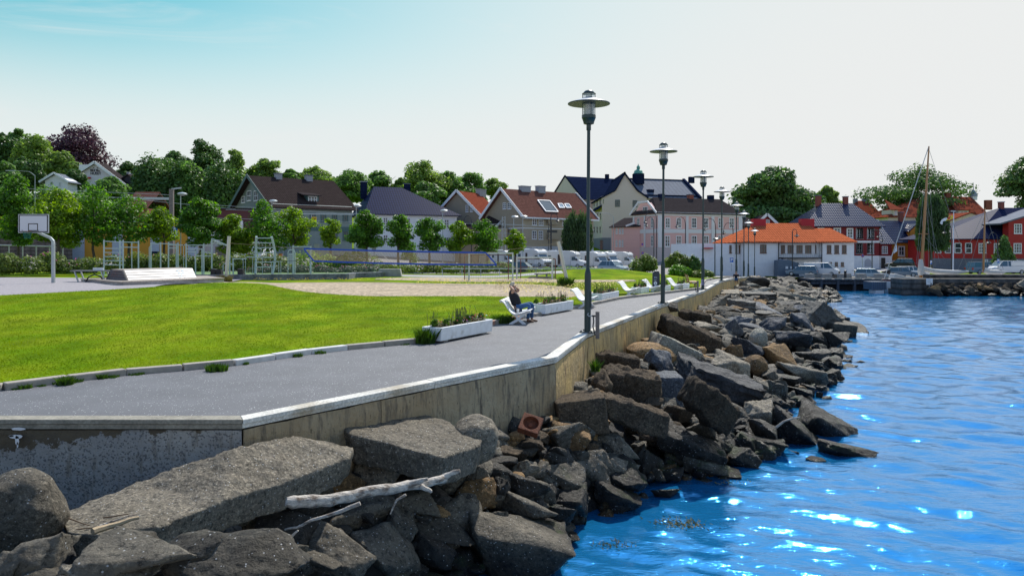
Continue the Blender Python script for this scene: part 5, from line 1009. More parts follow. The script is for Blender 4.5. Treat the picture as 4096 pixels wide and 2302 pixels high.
h.part('wing_roof', MB().slab([(xw - 1.8, -2, zw - .35), (xw + 9, -2, zw2 + .5), (xw + 9, 6, zw2 + .5), (xw - 1.8, 6, zw - .35)], .25), T_metal)
h.wins(cG, [(1460, 768, 1530, 856), (1456, 940, 1527, 1030)], off=-1.5, nx=3, nz=3, fw=.14); zpp = h.at(*cG(1412, 1078), -1.5)[1]; h.part('plinth', MB().box(xw - .02, -1.6, h.zb - 4, xw + 9, -1.5, zpp), W_stone); h.wins(cG, [(1455, 1088, 1495, 1127)], off=-1.6, nx=2, nz=2, fw=.14)
h.chimney(*cG(1345, 576), *cG(1376, 630), 6.2, W_brick, W_grey)
# ---- hillside houses on the left
h = House('prayer_house', 'white gabled prayer house with black lettering on the wooded hill', cA(655, 0)[0], 150, cA(1035, 0)[0], 150, 16, 10, cat='building')
ze = h.at(*cA(655, 490))[1]; zr = h.at(*cA(795, 392))[1]; xr = h.at(*cA(795, 0))[0]; zR = h.at(*cA(1040, 575))[1]
W_pw = mat('pale_white_render', (.70, .66, .70), .8, var=.04)
h.part('wall', MB().prism([(-.3, h.zb - 4), (h.L, h.zb - 4), (h.L, zR), (xr, zr - .1), (-.3, ze)], 0, 4), W_pw)
h.part('roof', MB().slab([(xr, -.6, zr + .1), (h.L + .5, -.6, zR - .2), (h.L + .5, 4, zR - .2), (xr, 4, zr + .1)], .2).slab([(-1, -.6, ze - .35), (xr, -.6, zr + .1), (xr, 4, zr + .1), (-1, 4, ze - .35)], .2), T_dark)
h.part('bargeboard', MB().beam((-1, -.65, ze - .4), (xr, -.65, zr), .1, .5).beam((xr, -.65, zr), (h.L + .5, -.65, zR - .25), .1, .5), M_white)
for t_, yy, sz in (('BEDE', 459, 20), ('HUSET', 484, 20)):
 x0, z0 = h.at(*cA(794, yy)); lettering(t_, h.L * .079, M_black, h.o, (x0 - (.3 if t_ == 'BEDE' else 0), -.06, z0 - h.zb), (R(90), 0, 0), ext=.02)
x0, z0 = h.at(*cA(823, 464)); lettering('N', h.L * .045, M_black, h.o, (x0, -.06, z0 - h.zb), (R(90), 0, 0), ext=.02)
for q in (777, 807): x0, z0 = h.at(*cA(q, 437)); h.part('vent', MB().box(x0 - .09, -.05, z0 - .09, x0 + .09, 0, z0 + .09), M_black)
x0, z0 = h.at(*cA(690, 410), 2); h.part('chimney', MB().box(x0 - .9, 2, z0 - 2.5, x0 + .9, 3.5, z0), M_white)
x0, z0 = h.at(*cA(728, 514)); h.part('awning', MB().box(x0 - .6, -.5, z0 - .3, x0 + .6, 0, z0), mat('red_paint', (.5, .02, .02), .5))
h = House('house', 'small white gabled house with two windows on the hill left of the prayer house', cA(372, 0)[0], 135, cA(560, 0)[0], 135, 9, 8)
ze = h.at(*cA(372, 540))[1]; zr = h.at(*cA(467, 485))[1]; h.gable_wall(0, h.L, 0, 3, ze, zr, W_white, 'y'); h.roof(-.8, h.L + .5, -.5, 3.5, ze - .4, zr + .1, T_metal, 'y'); h.barge(-.8, h.L + .5, -.55, ze - .35, zr + .1, M_white, .35); h.wins(cA, [(418, 548, 443, 586), (487, 556, 507, 594)], nx=2, nz=2, gm=G_dk)
h = House('house', 'dark gabled house with chimneys beside the prayer house', cA(1022, 0)[0], 152, cA(1160, 0)[0], 152, 9, 8)
ze = h.at(*cA(1160, 580))[1]; zr = h.at(*cA(1062, 492))[1]; xr = h.at(*cA(1062, 0))[0]; h.part('wall', MB().prism([(0, h.zb - 3), (h.L, h.zb - 3), (h.L, ze), (xr, zr), (0, ze + 2)], 0, 4), boards('charcoal_boards', (.04, .038, .05))); h.part('roof', MB().slab([(xr, -.4, zr + .1), (h.L + .6, -.4, ze - .2), (h.L + .6, 4, ze - .2), (xr, 4, zr + .1)], .2).slab([(-.6, -.4, ze + 1.2), (xr, -.4, zr + .1), (xr, 4, zr + .1), (-.6, 4, ze + 1.2)], .2), T_dark)
h.chimney(*cA(1048, 470), *cA(1066, 500), 3, W_grey, None); h.chimney(*cA(1072, 487), *cA(1090, 515), 2, W_grey, None); h.chimney(*cA(1140, 592), *cA(1180, 640), 1, W_brick, None)
h = House('house', 'house with a reddish brown tiled roof just left of the railway mast', cA(1045, 0)[0], 120, cA(1200, 0)[0], 120, 9, 5)
ze = h.at(*cA(1060, 770))[1]; zr = h.at(*cA(1100, 635), 4)[1]; h.block(0, h.L, 0, 8, ze, W_brick); h.roof(-.5, h.L + .5, -.5, 8.5, ze, zr, T_redb)
h = House('house', 'low dark red building in front of the left gable of the green house', cB(350, 0)[0], 108, cB(620, 0)[0], 108, 6, 2)
ze = h.at(*cB(480, 700))[1]; zb_ = h.at(*cB(480, 790))[1]; h.block(0, h.L, 0, 6, ze, mat('maroon_boards', (.10, .03, .035), .7)); h.part('roof', MB().box(-.3, -.4, ze, h.L + .3, 6.3, ze + .2), T_dark); h.part('white_block', MB().box(-2, -.4, h.zb, h.L * .8, -.05, zb_), W_white)
# ---- low yellow station building behind the trees, white pavilion, stone wall
h = House('station_building', 'low ochre yellow building with grey panels behind the rose hedge', cA(590, 0)[0], 88, cB(150, 0)[0], 90, 8, .8, cat='building')
ze = h.at(*cA(1250, 890))[1]; W_oc = mat('ochre_render', (.62, .30, .03), .8, var=.05); h.block(0, h.L, 0, 8, ze, W_oc); h.part('roof', MB().box(-.5, -.6, ze, h.L + .5, 8.5, ze + .35), W_grey)
for x0, x1 in ((590, 700), (930, 1015), (1245, 1320), (1555, 1640)):
 a, b = h.at(*cA(x0, 0))[0], h.at(*cA(x1, 0))[0]; h.part('grey_panel', MB().box(a, -.08, h.zb - .5, b, -.004, ze - .05), W_plinth)
a, b = h.at(*cA(1255, 0))[0], h.at(*cA(1318, 0))[0]; h.part('dark_gate', MB().box(a, -.12, h.zb - .3, b, -.085, h.at(*cA(1255, 1128))[1]), T_slate)
h = House('station_annex', 'grey annex with a shutter behind the white shirted walker', cB(120, 0)[0], 92, cB(430, 0)[0], 92, 6, .6, cat='building')
ze = h.at(*cB(300, 968))[1]; h.block(0, h.L, 0, 6, ze, W_plinth); h.part('roof', MB().box(-.2, -.3, ze, h.L + .2, 6.2, ze + .2), W_grey); a, b = h.at(*cB(335, 0))[0], h.at(*cB(425, 0))[0]; h.part('shutter', MB().box(a, -.07, h.zb, b, -.004, h.at(*cB(0, 1005))[1]), mat('brown_shutter', (.22, .19, .16), .7, bands=[('z', .2, .01, .2)]))
h = House('pavilion', 'small white flat-roofed pavilion with narrow dark windows behind the fitness frames', cB(528, 0)[0], 86, cB(712, 0)[0], 86, 5, .4, cat='pavilion')
ze = h.at(*cB(600, 975))[1]; h.block(0, h.L, 0, 5, ze, W_white); h.part('roof', MB().box(-.2, -.3, ze, h.L + .2, 5.2, ze + .18), M_trim); h.wins(cB, [(535, 1030, 552, 1085), (565, 1020, 582, 1095), (640, 1015, 655, 1090), (670, 1015, 685, 1090)], nx=1, nz=1, fw=.06, sill=False, gm=G_dk)
p0, p1 = P(*cA(-260, 1130), 80), P(*cA(600, 1130), 86)
M_stonew = mat('dark_stone_masonry', (.15, .12, .10), .9, var=.35, scale=3, bands=[('z', .45, .03, .45), ('x', .7, .03, .3)], bump=.03, bscale=5)
sw = thing('retaining_wall', 'dark stone retaining wall behind the trees left of the basketball hoop', 'stone wall', (p0.x, p0.y, 0), math.atan2(p1.y - p0.y, p1.x - p0.x)); MB().box(0, 0, -1, (p1 - p0).length, 1, P(*cA(0, 955), 80).z).build('masonry', M_stonew, sw)
# ================================================================ TREES, HEDGES, PLANTS
def leafmat(name, c, dark, tr=.32, isl=.42, sc=.7): return mat(name, c, .5, col2=dark, scale=sc, cloud=(.38, .62), island=isl, transl=tr, spec=.35)
L_park = leafmat('maple_leaves', (.115, .245, .022), (.06, .15, .018), .48); L_parkb = leafmat('bright_maple_leaves', (.21, .32, .02), (.12, .22, .015), .5)
L_hill = leafmat('hill_leaves', (.16, .29, .06), (.10, .19, .045), .5, sc=.25); L_hilly = leafmat('yellowish_leaves', (.23, .33, .06), (.14, .23, .05), .5, sc=.25); L_beech = leafmat('copper_beech_leaves', (.09, .035, .055), (.05, .025, .04), .25, sc=.3)
L_dark = leafmat('dark_leaves', (.10, .19, .04), (.06, .125, .03), .28, sc=.3); L_will = leafmat('willow_leaves', (.065, .12, .035), (.035, .075, .028), .35, sc=.5); L_rose = leafmat('rose_leaves', (.19, .25, .05), (.09, .14, .03), .4, .5, 1.5)
L_lav = leafmat('lavender_leaves', (.12, .155, .10), (.06, .10, .05), .2, .4, 1.5); L_bush = leafmat('bush_leaves', (.20, .27, .04), (.09, .14, .025), sc=.6); L_ivy = leafmat('bright_ivy_leaves', (.16, .36, .01), (.09, .22, .01), sc=.8)
M_bark = mat('bark', (.09, .07, .055), .9, var=.3, scale=4, bump=.03, bscale=12); M_barkp = mat('pale_bark', (.20, .17, .14), .9, var=.3, scale=4)
def leaves(name, lobes, n, size, m, parent=None, loc=None, seed=0, droop=0, shell=.55, asp=.75):
 """leaf-sized faces scattered through a set of ellipsoid lobes (cx,cy,cz,rx,ry,rz)"""
 rs = np.random.RandomState(seed); lb = np.array(lobes, float); w = (lb[:, 3] * lb[:, 4] + lb[:, 3] * lb[:, 5]) ; w /= w.sum()
 idx = rs.choice(len(lb), n, p=w); q = lb[idx]; d = rs.normal(size=(n, 3)); d /= np.linalg.norm(d, axis=1)[:, None]
 rad = shell + (1 - shell) * rs.rand(n) ** .5 + rs.normal(0, .06, n) + (rs.rand(n) < .05) * rs.uniform(0, .16, n)
 d[:, 2] = np.where(d[:, 2] < -.45, d[:, 2] * .6, d[:, 2])
 c = q[:, :3] + d * q[:, 3:6] * rad[:, None]
 nr = d + rs.normal(0, .55, (n, 3)) + np.array([0, 0, .35]); nr /= np.linalg.norm(nr, axis=1)[:, None]
 a = np.cross(nr, rs.normal(size=(n, 3))); a /= np.linalg.norm(a, axis=1)[:, None] + 1e-9
 if droop: a = a * (1 - droop) + np.array([0, 0, -1]) * droop; a /= np.linalg.norm(a, axis=1)[:, None];
 b = np.cross(nr, a); s = size * rs.uniform(.6, 1.4, n)[:, None]
 V = np.stack([c - a * s * .6, c + b * s * asp * .5, c + a * s * .6 - nr * s * .15, c - b * s * asp * .5], 1).reshape(-1, 3); F = np.arange(n * 4).reshape(n, 4)
 return link(name, npmesh(name, V, F), m, parent)
def crown_lobes(rx, ry, z0, z1, seed, k=16, pw=1.0, top=.5):
 rs = random.Random(seed); out = []; H_ = z1 - z0
 for i in range(k):
  t = (i + .5) / k; z = z0 + H_ * (.08 + .84 * t); prof = math.sin(math.pi * min(1, (t * .86 + .12))) ** .6 * (1 if t < .5 else 1 - (t - .5) * (1 - top) * 2 * .8)
  a = rs.uniform(0, 6.28); r_ = rs.uniform(.35, .78) * prof; s = rs.uniform(.36, .56) * (prof * .7 + .3)
  out.append((math.cos(a) * rx * r_, math.sin(a) * ry * r_, z, rx * s * 1.12, ry * s * 1.12, min(H_ * .17, rx * s) * rs.uniform(.8, 1.15)))
 out.append((0, 0, (z0 + z1) / 2, rx * .5, ry * .5, H_ * .36)); return out
def tree(name, label, x, y, zb, zc0, zt, rx, m, n=5000, size=.2, seed=0, group=None, k=16, top=.78, trunk=.12, bark=None, lean=0, ry=None, shell=.55, droop=0):
 t = thing(name, label, 'tree', (x, y, zb), 0, group); H_ = zt - zb
 leaves('crown', crown_lobes(rx, ry or rx, zc0 - zb, H_, seed, k, top=top), n, size, m, t, seed=seed, shell=shell, droop=droop)
 mb = MB(); c = (zc0 - zb); rs = random.Random(seed); tp = [(0, 0, -.4), (rs.uniform(-.1, .1), 0, c * .5), (rs.uniform(-.15, .15), 0, c), (0, 0, c + (H_ - c) * .45), (rs.uniform(-.2, .2), 0, H_ * .86)]
 mb.tube(tp, [trunk * 1.25, trunk, trunk * .9, trunk * .55, trunk * .15], 8)
 for i in range(6):
  a = rs.uniform(0, 6.28); zz = c + (H_ - c) * rs.uniform(0.0, .5); L_ = rx * rs.uniform(.5, .8)
  mb.tube([(0, 0, zz), (math.cos(a) * L_ * .5, math.sin(a) * L_ * .5, zz + L_ * .35), (math.cos(a) * L_, math.sin(a) * L_, zz + L_ * .8)], [trunk * .45, trunk * .3, trunk * .1], 6)
 mb.build('trunk', bark or M_bark, t, smooth=True); return t
def ptree(label, c, x0, y0, x1, y1, xt, Y, m=L_park, seed=0, n=5200, size=.19, group='maples planted in a row behind the hedge', **k):
 ux, vt = c((x0 + x1) / 2, y0); ul = c(x0, 0)[0]; ur = c(x1, 0)[0]; vb = c(0, y1)[1]; p = P(c(xt, 0)[0], HZ, Y); zb = Hs(p.x, Y)
 return tree('park_tree', label, p.x, Y, zb, P(0, vb, Y).z, P(0, vt, Y).z, (ur - ul) / 2 / FP * Y * 1.08, m, n, size, seed, group, **k)
PT = [('leftmost park tree with a dense crown above the hedge', cA, -10, 450, 320, 1110, 145, 62, L_park), ('park tree with a yellowish broad lower crown behind the basketball backboard', cA, 270, 590, 705, 1110, 480, 62, L_parkb), ('tall dark park tree right of the basketball hoop', cA, 560, 535, 965, 1110, 778, 64, L_park),
      ('park tree behind the climbing frame at the left of the fitness area', cA, 870, 655, 1275, 1075, 1055, 66, L_park), ('narrow yellow green park tree by the concrete railway mast', cA, 1205, 742, 1480, 1060, 1350, 68, L_parkb), ('dark round park tree right of the grey lamp mast', cB, -5, 590, 345, 1010, 205, 66, L_park),
      ('park tree in front of the white pavilion', cB, 330, 725, 625, 1085, 480, 68, L_parkb), ('broad park tree behind the curved climbing ladder', cB, 575, 600, 940, 1075, 765, 68, L_park), ('park tree in front of the front wall of the green house', cB, 850, 672, 1185, 1010, 985, 70, L_parkb),
      ('small thin park tree before the right end of the green house', cB, 1195, 752, 1365, 1020, 1290, 72, L_parkb), ('dense park tree covering the left corner of the white house', cC, -10, 572, 330, 960, 165, 70, L_park), ('park tree in front of the middle of the white house', cC, 310, 597, 560, 985, 475, 72, L_park),
      ('park tree in front of the right windows of the white house', cC, 610, 638, 905, 990, 775, 73, L_park), ('yellow green park tree at the right end of the white house', cC, 900, 668, 1160, 1005, 1060, 74, L_parkb), ('park tree in front of the brown annex of the beige house', cC, 1145, 662, 1465, 1010, 1325, 75, L_park),
      ('smallest rightmost tree of the row beside the motorhomes', cC, 1460, 745, 1660, 1030, 1590, 76, L_parkb)]
for i, q in enumerate(PT): ptree(*q[:8], m=q[8], seed=20 + i, n=8500 if q[3] - q[2] > 300 else 4200 if q[0][:5] != 'small' else 1900, k=20, shell=.35)
tree('young_tree', 'short bushy sapling between two park trees before the white house', P(cC(590, 0)[0], 0, 76).x, 76, 0, 1.0, P(0, cC(0, 870)[1], 76).z, 1.0, L_park, 1200, .16, 91)
# background trees: (label, crop, left, top, right, bottom, distance, material)
BG = [('dark green wooded slope tree at the far left edge', cA, -80, 110, 140, 700, 165, L_dark), ('tall leafy tree at the top left of the hill', cA, 40, 80, 250, 650, 168, L_hill), ('broad green tree on the hill left of the copper beech', cA, 130, 135, 420, 640, 160, L_hilly), ('dark tree below the copper beech on the hill', cA, 400, 300, 620, 560, 158, L_hilly),
      ('leafy tree on the slope above the basketball hoop', cA, -60, 380, 130, 720, 130, L_hill), ('bushy tree covering the slope under the hill top', cA, 110, 350, 320, 640, 140, L_dark), ('large purple copper beech on top of the hill', cA, 395, 85, 850, 560, 180, L_beech), ('dark tree between the small white house and the prayer house', cA, 540, 440, 690, 680, 140, L_dark),
      ('pale green bush tree in front of the prayer house', cA, 790, 520, 1010, 720, 138, L_hill), ('round dark tree right of the prayer house roof', cA, 970, 385, 1160, 640, 185, L_dark), ('broad dark green tree left of the tallest trees', cA, 1140, 350, 1500, 820, 170, L_hill), ('large tree behind the railway mast', cA, 1330, 285, 1620, 800, 175, L_dark),
      ('tree in front of the tall middle trees by the green house', cB, -60, 290, 250, 780, 150, L_hill), ('tallest tree with a pointed crown left of the green house', cB, 90, 92, 370, 700, 175, L_dark), ('slender tall tree just left of the green house gable', cB, 385, 182, 620, 700, 178, L_hilly), ('dark tree behind the left eave of the green house', cB, 200, 330, 460, 740, 165, L_dark),
      ('wide tree with a bare left top behind the green house ridge', cB, 640, 280, 890, 520, 185, L_hilly), ('small tree top between the two chimneys of the green house', cB, 895, 362, 1010, 520, 185, L_hill), ('tree top right of the chimneys of the green house', cB, 1020, 350, 1290, 540, 190, L_hilly), ('round tree behind the right end of the green house roof', cB, 1290, 378, 1610, 640, 180, L_hill),
      ('tree behind the left part of the white house roof', cC, 180, 200, 440, 500, 190, L_hill), ('yellow green tree behind the ridge of the white house', cC, 400, 265, 560, 500, 190, L_hilly), ('tallest crown behind the right end of the white house roof', cC, 525, 78, 880, 600, 175, L_hilly), ('dense dark trees right of the tallest crown', cC, 760, 190, 1080, 640, 178, L_hill), ('tree leaning over the rear beige house', cC, 1000, 205, 1280, 600, 182, L_hill),
      ('low dark tree behind the white house chimney', cC, 620, 300, 880, 640, 168, L_hill), ('thin tree top behind the beige gables', cC, 1300, 272, 1500, 480, 190, L_hilly), ('huge round dark tree behind the harbour building', cF, 78, 72, 1000, 700, 165, L_dark), ('small tree beside the huge round tree', cF, 1000, 240, 1185, 560, 172, L_hilly),
      ('large dark tree behind the sailing boat mast', cG, 285, 258, 915, 720, 185, L_dark), ('dark tree cut by the right edge of the view', cG, 1405, 170, 1850, 640, 150, L_dark)]
for i, (lb, c, x0, y0, x1, y1, Y, m) in enumerate(BG):
 ul, vt = c(x0, y0); ur, vb = c(x1, y1); uc = (ul + ur) / 2; p = P(uc, HZ, Y); zb = Hs(p.x, Y); zt = P(0, vt, Y).z; zc = max(P(0, vb, Y).z, zb + .5)
 big = (ur - ul) > 300
 tree('beech_tree' if 'beech' in lb else 'broadleaf_tree', lb, p.x, Y, zb, zc, zt, (ur - ul) / 2 / FP * Y * (1.08 if big else 1.3), m, 40000 if big else 13000, .5 if not big else .72, 60 + i, 'trees on the hill and behind the houses' if i < 27 else None, k=44 if big else 22, top=.55 if big else .8, trunk=.4 if big else .25, shell=.3)
# weeping tree, willow bush, thuja
def weeping(name, label, c, x0, y0, x1, y1, Y, m, n, size, seed, narrow=1.0, base=None):
 ul, vt = c(x0, y0); ur, vb = c(x1, y1); p = P((ul + ur) / 2, HZ, Y); zt = P(0, vt, Y).z; zb = P(0, vb, Y).z if base is None else base; rx = (ur - ul) / 2 / FP * Y; H_ = zt - zb; rs = random.Random(seed)
 t = thing(name, label, 'tree', (p.x, Y, zb)); lob = []
 for i in range(26):
  a = rs.uniform(0, 6.28); r_ = rs.uniform(.2, .68) * rx; q = 1 - (r_ / rx) ** 2 * .5
  lob.append((math.cos(a) * r_, math.sin(a) * r_, H_ * q * .55, rx * .26, rx * .26, H_ * q * .45))
 leaves('crown', lob, n, size, m, t, seed=seed, droop=.75, shell=.5, asp=.4); MB().tube([(0, 0, -.5), (0, 0, H_ * .6)], [rx * .09, rx * .04], 8).build('trunk', M_bark, t); return t
weeping('weeping_tree', 'tall weeping tree with hanging dark foliage in front of the ochre house', cG, 540, 470, 905, 1165, 118, L_will, 26000, .42, 5)
weeping('willow', 'wide bushy willow left of the nearest lamp post by the motorhomes', cD, 555, 560, 945, 985, 119, L_will, 15000, .42, 6, base=-.4)
t = thing('thuja', 'narrow cone shaped evergreen in front of the bright red house', 'tree', tuple(P(cG(1372, 0)[0], cG(0, 1160)[1], 118))); hh = P(0, cG(0, 872)[1], 118).z - t.location.z
leaves('crown', [(0, 0, hh * (.1 + .8 * k / 9), 1.9 * (1 - .72 * k / 9), 1.9 * (1 - .72 * k / 9), hh * .11) for k in range(10)], 5000, .3, L_dark, t, seed=8, shell=.6)
MB().tube([(0, 0, -.3), (0, 0, hh * .8)], [.2, .05], 6).build('trunk', M_bark, t)
# hedges and planting strips
def hedge(name, label, pts, w, hgt, m, n, size, seed, cat='hedge', fl=None, per=.5):
 o = thing(name, label, cat, (pts[0][0], pts[0][1], Hs(*pts[0]))); rs = random.Random(seed); lob = []
 for (x0, y0), (x1, y1) in zip(pts[:-1], pts[1:]):
  L_ = math.hypot(x1 - x0, y1 - y0); k = max(2, int(L_ / per))
  for i in range(k):
   t_ = (i + rs.random()) / k; x = x0 + (x1 - x0) * t_; y = y0 + (y1 - y0) * t_ + rs.uniform(-w, w) * .5; hq = hgt * rs.uniform(.75, 1.12); z = Hs(x, y)
   lob.append((x - o.location.x, y - o.location.y, z - o.location.z + hq * .45, rs.uniform(.8, 1.15) * per * 1.4, w * .5, hq * .56))
 leaves('foliage', lob, n, size, m, o, seed=seed, shell=.5)
 if fl:
  rr = np.random.RandomState(seed); k = fl[0]; V = []; F = []
  mb = MB()
  for i in range(k):
   q = lob[rr.randint(len(lob))]; a = rr.uniform(-2.2, -.8); b_ = rr.uniform(.1, 1.0); mb.ball((q[0] + q[3] * .8 * math.cos(a), q[1] + q[4] * math.sin(a) * b_, q[2] + q[5] * math.sqrt(max(0, 1 - b_ * b_)) * 1.0), fl[2], 5, 3)
  mb.build('blossom', fl[1], o, fix=False)['kind'] = 'stuff'
 return o
M_pink = mat('pink_petals', (.75, .15, .35), .6); M_redf = mat('red_petals', (.55, .03, .03), .6); M_whf = mat('white_petals', (.8, .8, .75), .6); M_yelf = mat('yellow_petals', (.8, .6, .03), .6); M_vio = mat('violet_petals', (.2, .05, .4), .6); M_orf = mat('orange_petals', (.8, .3, .05), .6)
def gp(u, Y): return (P(u, 0, Y).x, Y)
hedge('rose_hedge', 'rose hedge with pink blossoms behind the basketball court and fitness area', [gp(-60, 54.5), gp(600, 60), gp(1120, 63)], 1.6, 1.62, L_rose, 26000, .15, 1, fl=(34, M_pink, .05), per=.8)
hedge('rose_hedge', 'dark low hedge with yellow and red blossoms behind the volleyball net', [gp(1380, 64), gp(1700, 65.5), gp(1900, 66), gp(2030, 67)], 1.4, 1.0, L_rose, 11000, .13, 2, fl=(26, M_orf, .045), per=.7)
hedge('lavender_bed', 'long grey green lavender bed on the stone edged terrace', [gp(1010, 57.5), gp(1250, 58.2), gp(1490, 58.8)], 1.5, .85, L_lav, 12000, .10, 3, cat='flower bed', fl=(50, M_pink, .03), per=.6)
hedge('shrubs', 'light green shrubs between the sign board and the parked blue car', [gp(1180, 66), gp(1480, 68)], 1.2, 1.9, L_hilly, 5000, .14, 4, cat='shrubs', per=.9)
hedge('tall_weeds', 'strip of dry grass and weeds along the fence by the motorhomes', [gp(2120, 68), gp(2400, 69)], .5, .5, L_hilly, 2000, .1, 5, cat='weeds')
def bush(label, c, x0, y0, x1, y1, Y, m, seed, n=6000, size=.13):
 ul, vt = c(x0, y0); ur, vb = c(x1, y1); pc = P((ul + ur) / 2, HZ, Y); rx = (ur - ul) / 2 / FP * Y; zt = P(0, vt, Y).z; zb = P(0, vb, Y).z; H_ = zt - zb; rs = random.Random(seed)
 o = thing('bush', label, 'bush', (pc.x, Y, zb)); lob = [(rx * .8 * math.cos(a) * r_, rx * .5 * math.sin(a) * r_, H_ * .4 * rs.uniform(.7, 1.25) * (1.05 - .4 * r_), rx * .3, rx * .26, H_ * .5 * (1.05 - .35 * r_)) for a, r_ in [(rs.uniform(0, 6.28), rs.uniform(.1, 1)) for _ in range(18)]]
 leaves('foliage', lob, n, size, m, o, seed=seed, shell=.45); MB().tube([(0, 0, -.1), (0, 0, H_ * .4)], .05, 5).build('stem', M_bark, o); return o
bush('large grey green bush on the mound left of the second lamp', cE, 20, 1085, 400, 1290, 66, L_bush, 1, 7000); bush('tall bush with a brownish top between the second and third lamps', cE, 400, 1055, 700, 1250, 68, L_bush, 2, 7000); bush('dark green bush just left of the third lamp', cE, 600, 1080, 835, 1300, 68, L_dark, 3, 6000)
bush('bright green low ivy bush in front of the taller bushes', cE, 400, 1190, 720, 1330, 63, L_ivy, 4, 7000, .11); bush('low spreading bush at the right end of the lawn', cE, 640, 1240, 940, 1340, 63, L_bush, 5, 6000, .1)
for q in (('woodland', 'dense green wood on the slope below the hill houses', [gp(-80, 127), gp(250, 127), gp(620, 126)], 5, 6.5, L_hill, 26000, .42, 11), ('woodland', 'dense dark wood behind the railway and left of the green house', [gp(560, 150), gp(800, 150), gp(985, 148)], 6, 13, L_dark, 30000, .5, 12)):
 o = hedge(*q, cat='wood', per=3); tag(o.children[0], kind='stuff')
# tufts and weeds
M_blade = leafmat('grass_blades', (.07, .14, .012), (.04, .09, .01), .3, .35, 3); M_dry = leafmat('dry_grass_blades', (.22, .18, .06), (.14, .13, .04), .3, .3, 3)
def blades(n, h, spread, seed, w=.012):
 rs = np.random.RandomState(seed); r_ = rs.rand(n) ** .6 * spread; a = rs.rand(n) * 6.283; x = r_ * np.cos(a); y = r_ * np.sin(a); hh = h * rs.uniform(.5, 1.1, n); lean = rs.uniform(.1, .8, n) * hh; la = rs.rand(n) * 6.283; wa = rs.rand(n) * 6.283
 B = np.stack([x, y, np.zeros(n)], 1); W = np.stack([np.cos(wa), np.sin(wa), np.zeros(n)], 1) * w; T = B + np.stack([np.cos(la) * lean, np.sin(la) * lean, hh], 1); Mi = B + np.stack([np.cos(la) * lean * .35, np.sin(la) * lean * .35, hh * .6], 1)
 V = np.stack([B - W, B + W, Mi + W * .7, T, Mi - W * .7], 1).reshape(-1, 3); return V, np.arange(n * 5).reshape(n, 5)
def tuft(label, x, y, z, h, spread, n, seed, m=None, name='grass_tuft', w=.012, group=None):
 V, F = blades(n, h, spread, seed, w); o = link(name, npmesh(name, V, F), m or M_blade); o.location = (x, y, z); return tag(o, label, 'grass tuft', group)
def onpath(u, v): q = G(u, v, 0); return q.x, q.y, 0
tuft('dark grass tuft against the left end of the nearest planter', *onpath(1700, 1372), .42, .26, 380, 1); tuft('tall grass tuft on the kerb at the far left', *onpath(262, 1538), .16, .13, 220, 2)
tuft('thick grass tuft over the kerb right of the pale kerb stones', *onpath(868, 1482), .15, .22, 300, 3); tuft('dark weeds behind the bench where the man sits', *onpath(2010, 1290), .28, .4, 500, 4); tuft('grass tuft at the foot of the leaning right net post', *P(2262, 1142, 46), .55, .5, 600, 5)
tuft('dry grass tuft at the foot of the leaning left net post', P(900, 0, 49.2).x, 49.2, .28, .55, .45, 500, 6, M_dry)
for i in range(22):
 s_ = (.03, .06, .1, .13, .16, .19, .22, .25, .27, .29, .31, .33, .35, .37, .39, .42, .5, .58, .66, .78, .9, .97)[i]; q = kp[int(s_ * 16)]; e = rnd.uniform(0, .9); q2 = kp[int(s_ * 16) + 1]; q = q + (q2 - q) * e; n_ = (q2 - q).normalized()
 tuft('small weeds growing out of the joint along the kerb', q.x + n_.y * .13, q.y - n_.x * .13, 0, rnd.uniform(.03, .10), rnd.uniform(.06, .16), 110, 30 + i, name='weed', group='weeds along the kerb')
tuft('green weed growing in the corner of the ochre wall', *P(*c3(680, 590), 17.3), .3, .1, 90, 77)
# short blades over the near lawn, flowers behind
rs = np.random.RandomState(3); n = 90000; yy = 12.3 + 26 * rs.rand(n) ** 1.6; xx = rs.uniform(-.72, .12, n) * yy; ok = (yy > Ky(xx) + .14); xx, yy = xx[ok], yy[ok]; zz = H(xx, yy) + np.array([noise.noise(Vector((a * .16, b * .12, 3))) for a, b in zip(xx, yy)]) * .07 * np.clip((yy - Ky(xx)) / 4, 0, 1)
hh = rs.uniform(.012, .03, len(xx)) * (1 + yy * .01); la = rs.rand(len(xx)) * 6.28; B = np.stack([xx, yy, zz - .005], 1); wv = np.stack([np.cos(la), np.sin(la), 0 * la], 1) * (.006 + .0004 * yy)[:, None]; T = B + np.stack([np.cos(la * 3) * hh * .7, np.sin(la * 3) * hh * .7, hh], 1)
tag(link('lawn_grass', npmesh('lawn_grass', np.stack([B - wv, B + wv, T], 1).reshape(-1, 3), np.arange(len(xx) * 3).reshape(-1, 3)), mat('lawn_blades', (.20, .27, .006), .9, var=.2, col2=(.11, .185, .003), scale=.6, island=.18, transl=.3, spec=.05)), 'short mown grass blades on the lawn beside the promenade', 'grass', kind='stuff')
def flowers(label, xr, yr, n, m, seed, s=.028):
 rs = np.random.RandomState(seed); x = rs.uniform(*xr, n); y = rs.uniform(*yr, n); z = H(x, y) + rs.uniform(.08, .2, n); d = np.array([(-s, 0, 0), (0, -s, -s * .3), (s, 0, 0), (0, s, s * .6)])
 V = (np.stack([x, y, z], 1)[:, None, :] + d[None]).reshape(-1, 3); tag(link('wild_flowers', npmesh('wild_flowers', V, np.arange(n * 4).reshape(-1, 4)), m), label, 'flowers', kind='stuff')
flowers('small yellow wild flowers in the grass between the two sand strips', (-6, 7), (45, 50.5), 700, M_yelf, 1); flowers('small yellow wild flowers before the man and the second planter', (-.5, 5), (38, 45), 260, M_yelf, 2); flowers('yellow wild flowers along the stone edge', (-18, -4), (50.5, 51.5), 160, M_yelf, 3)
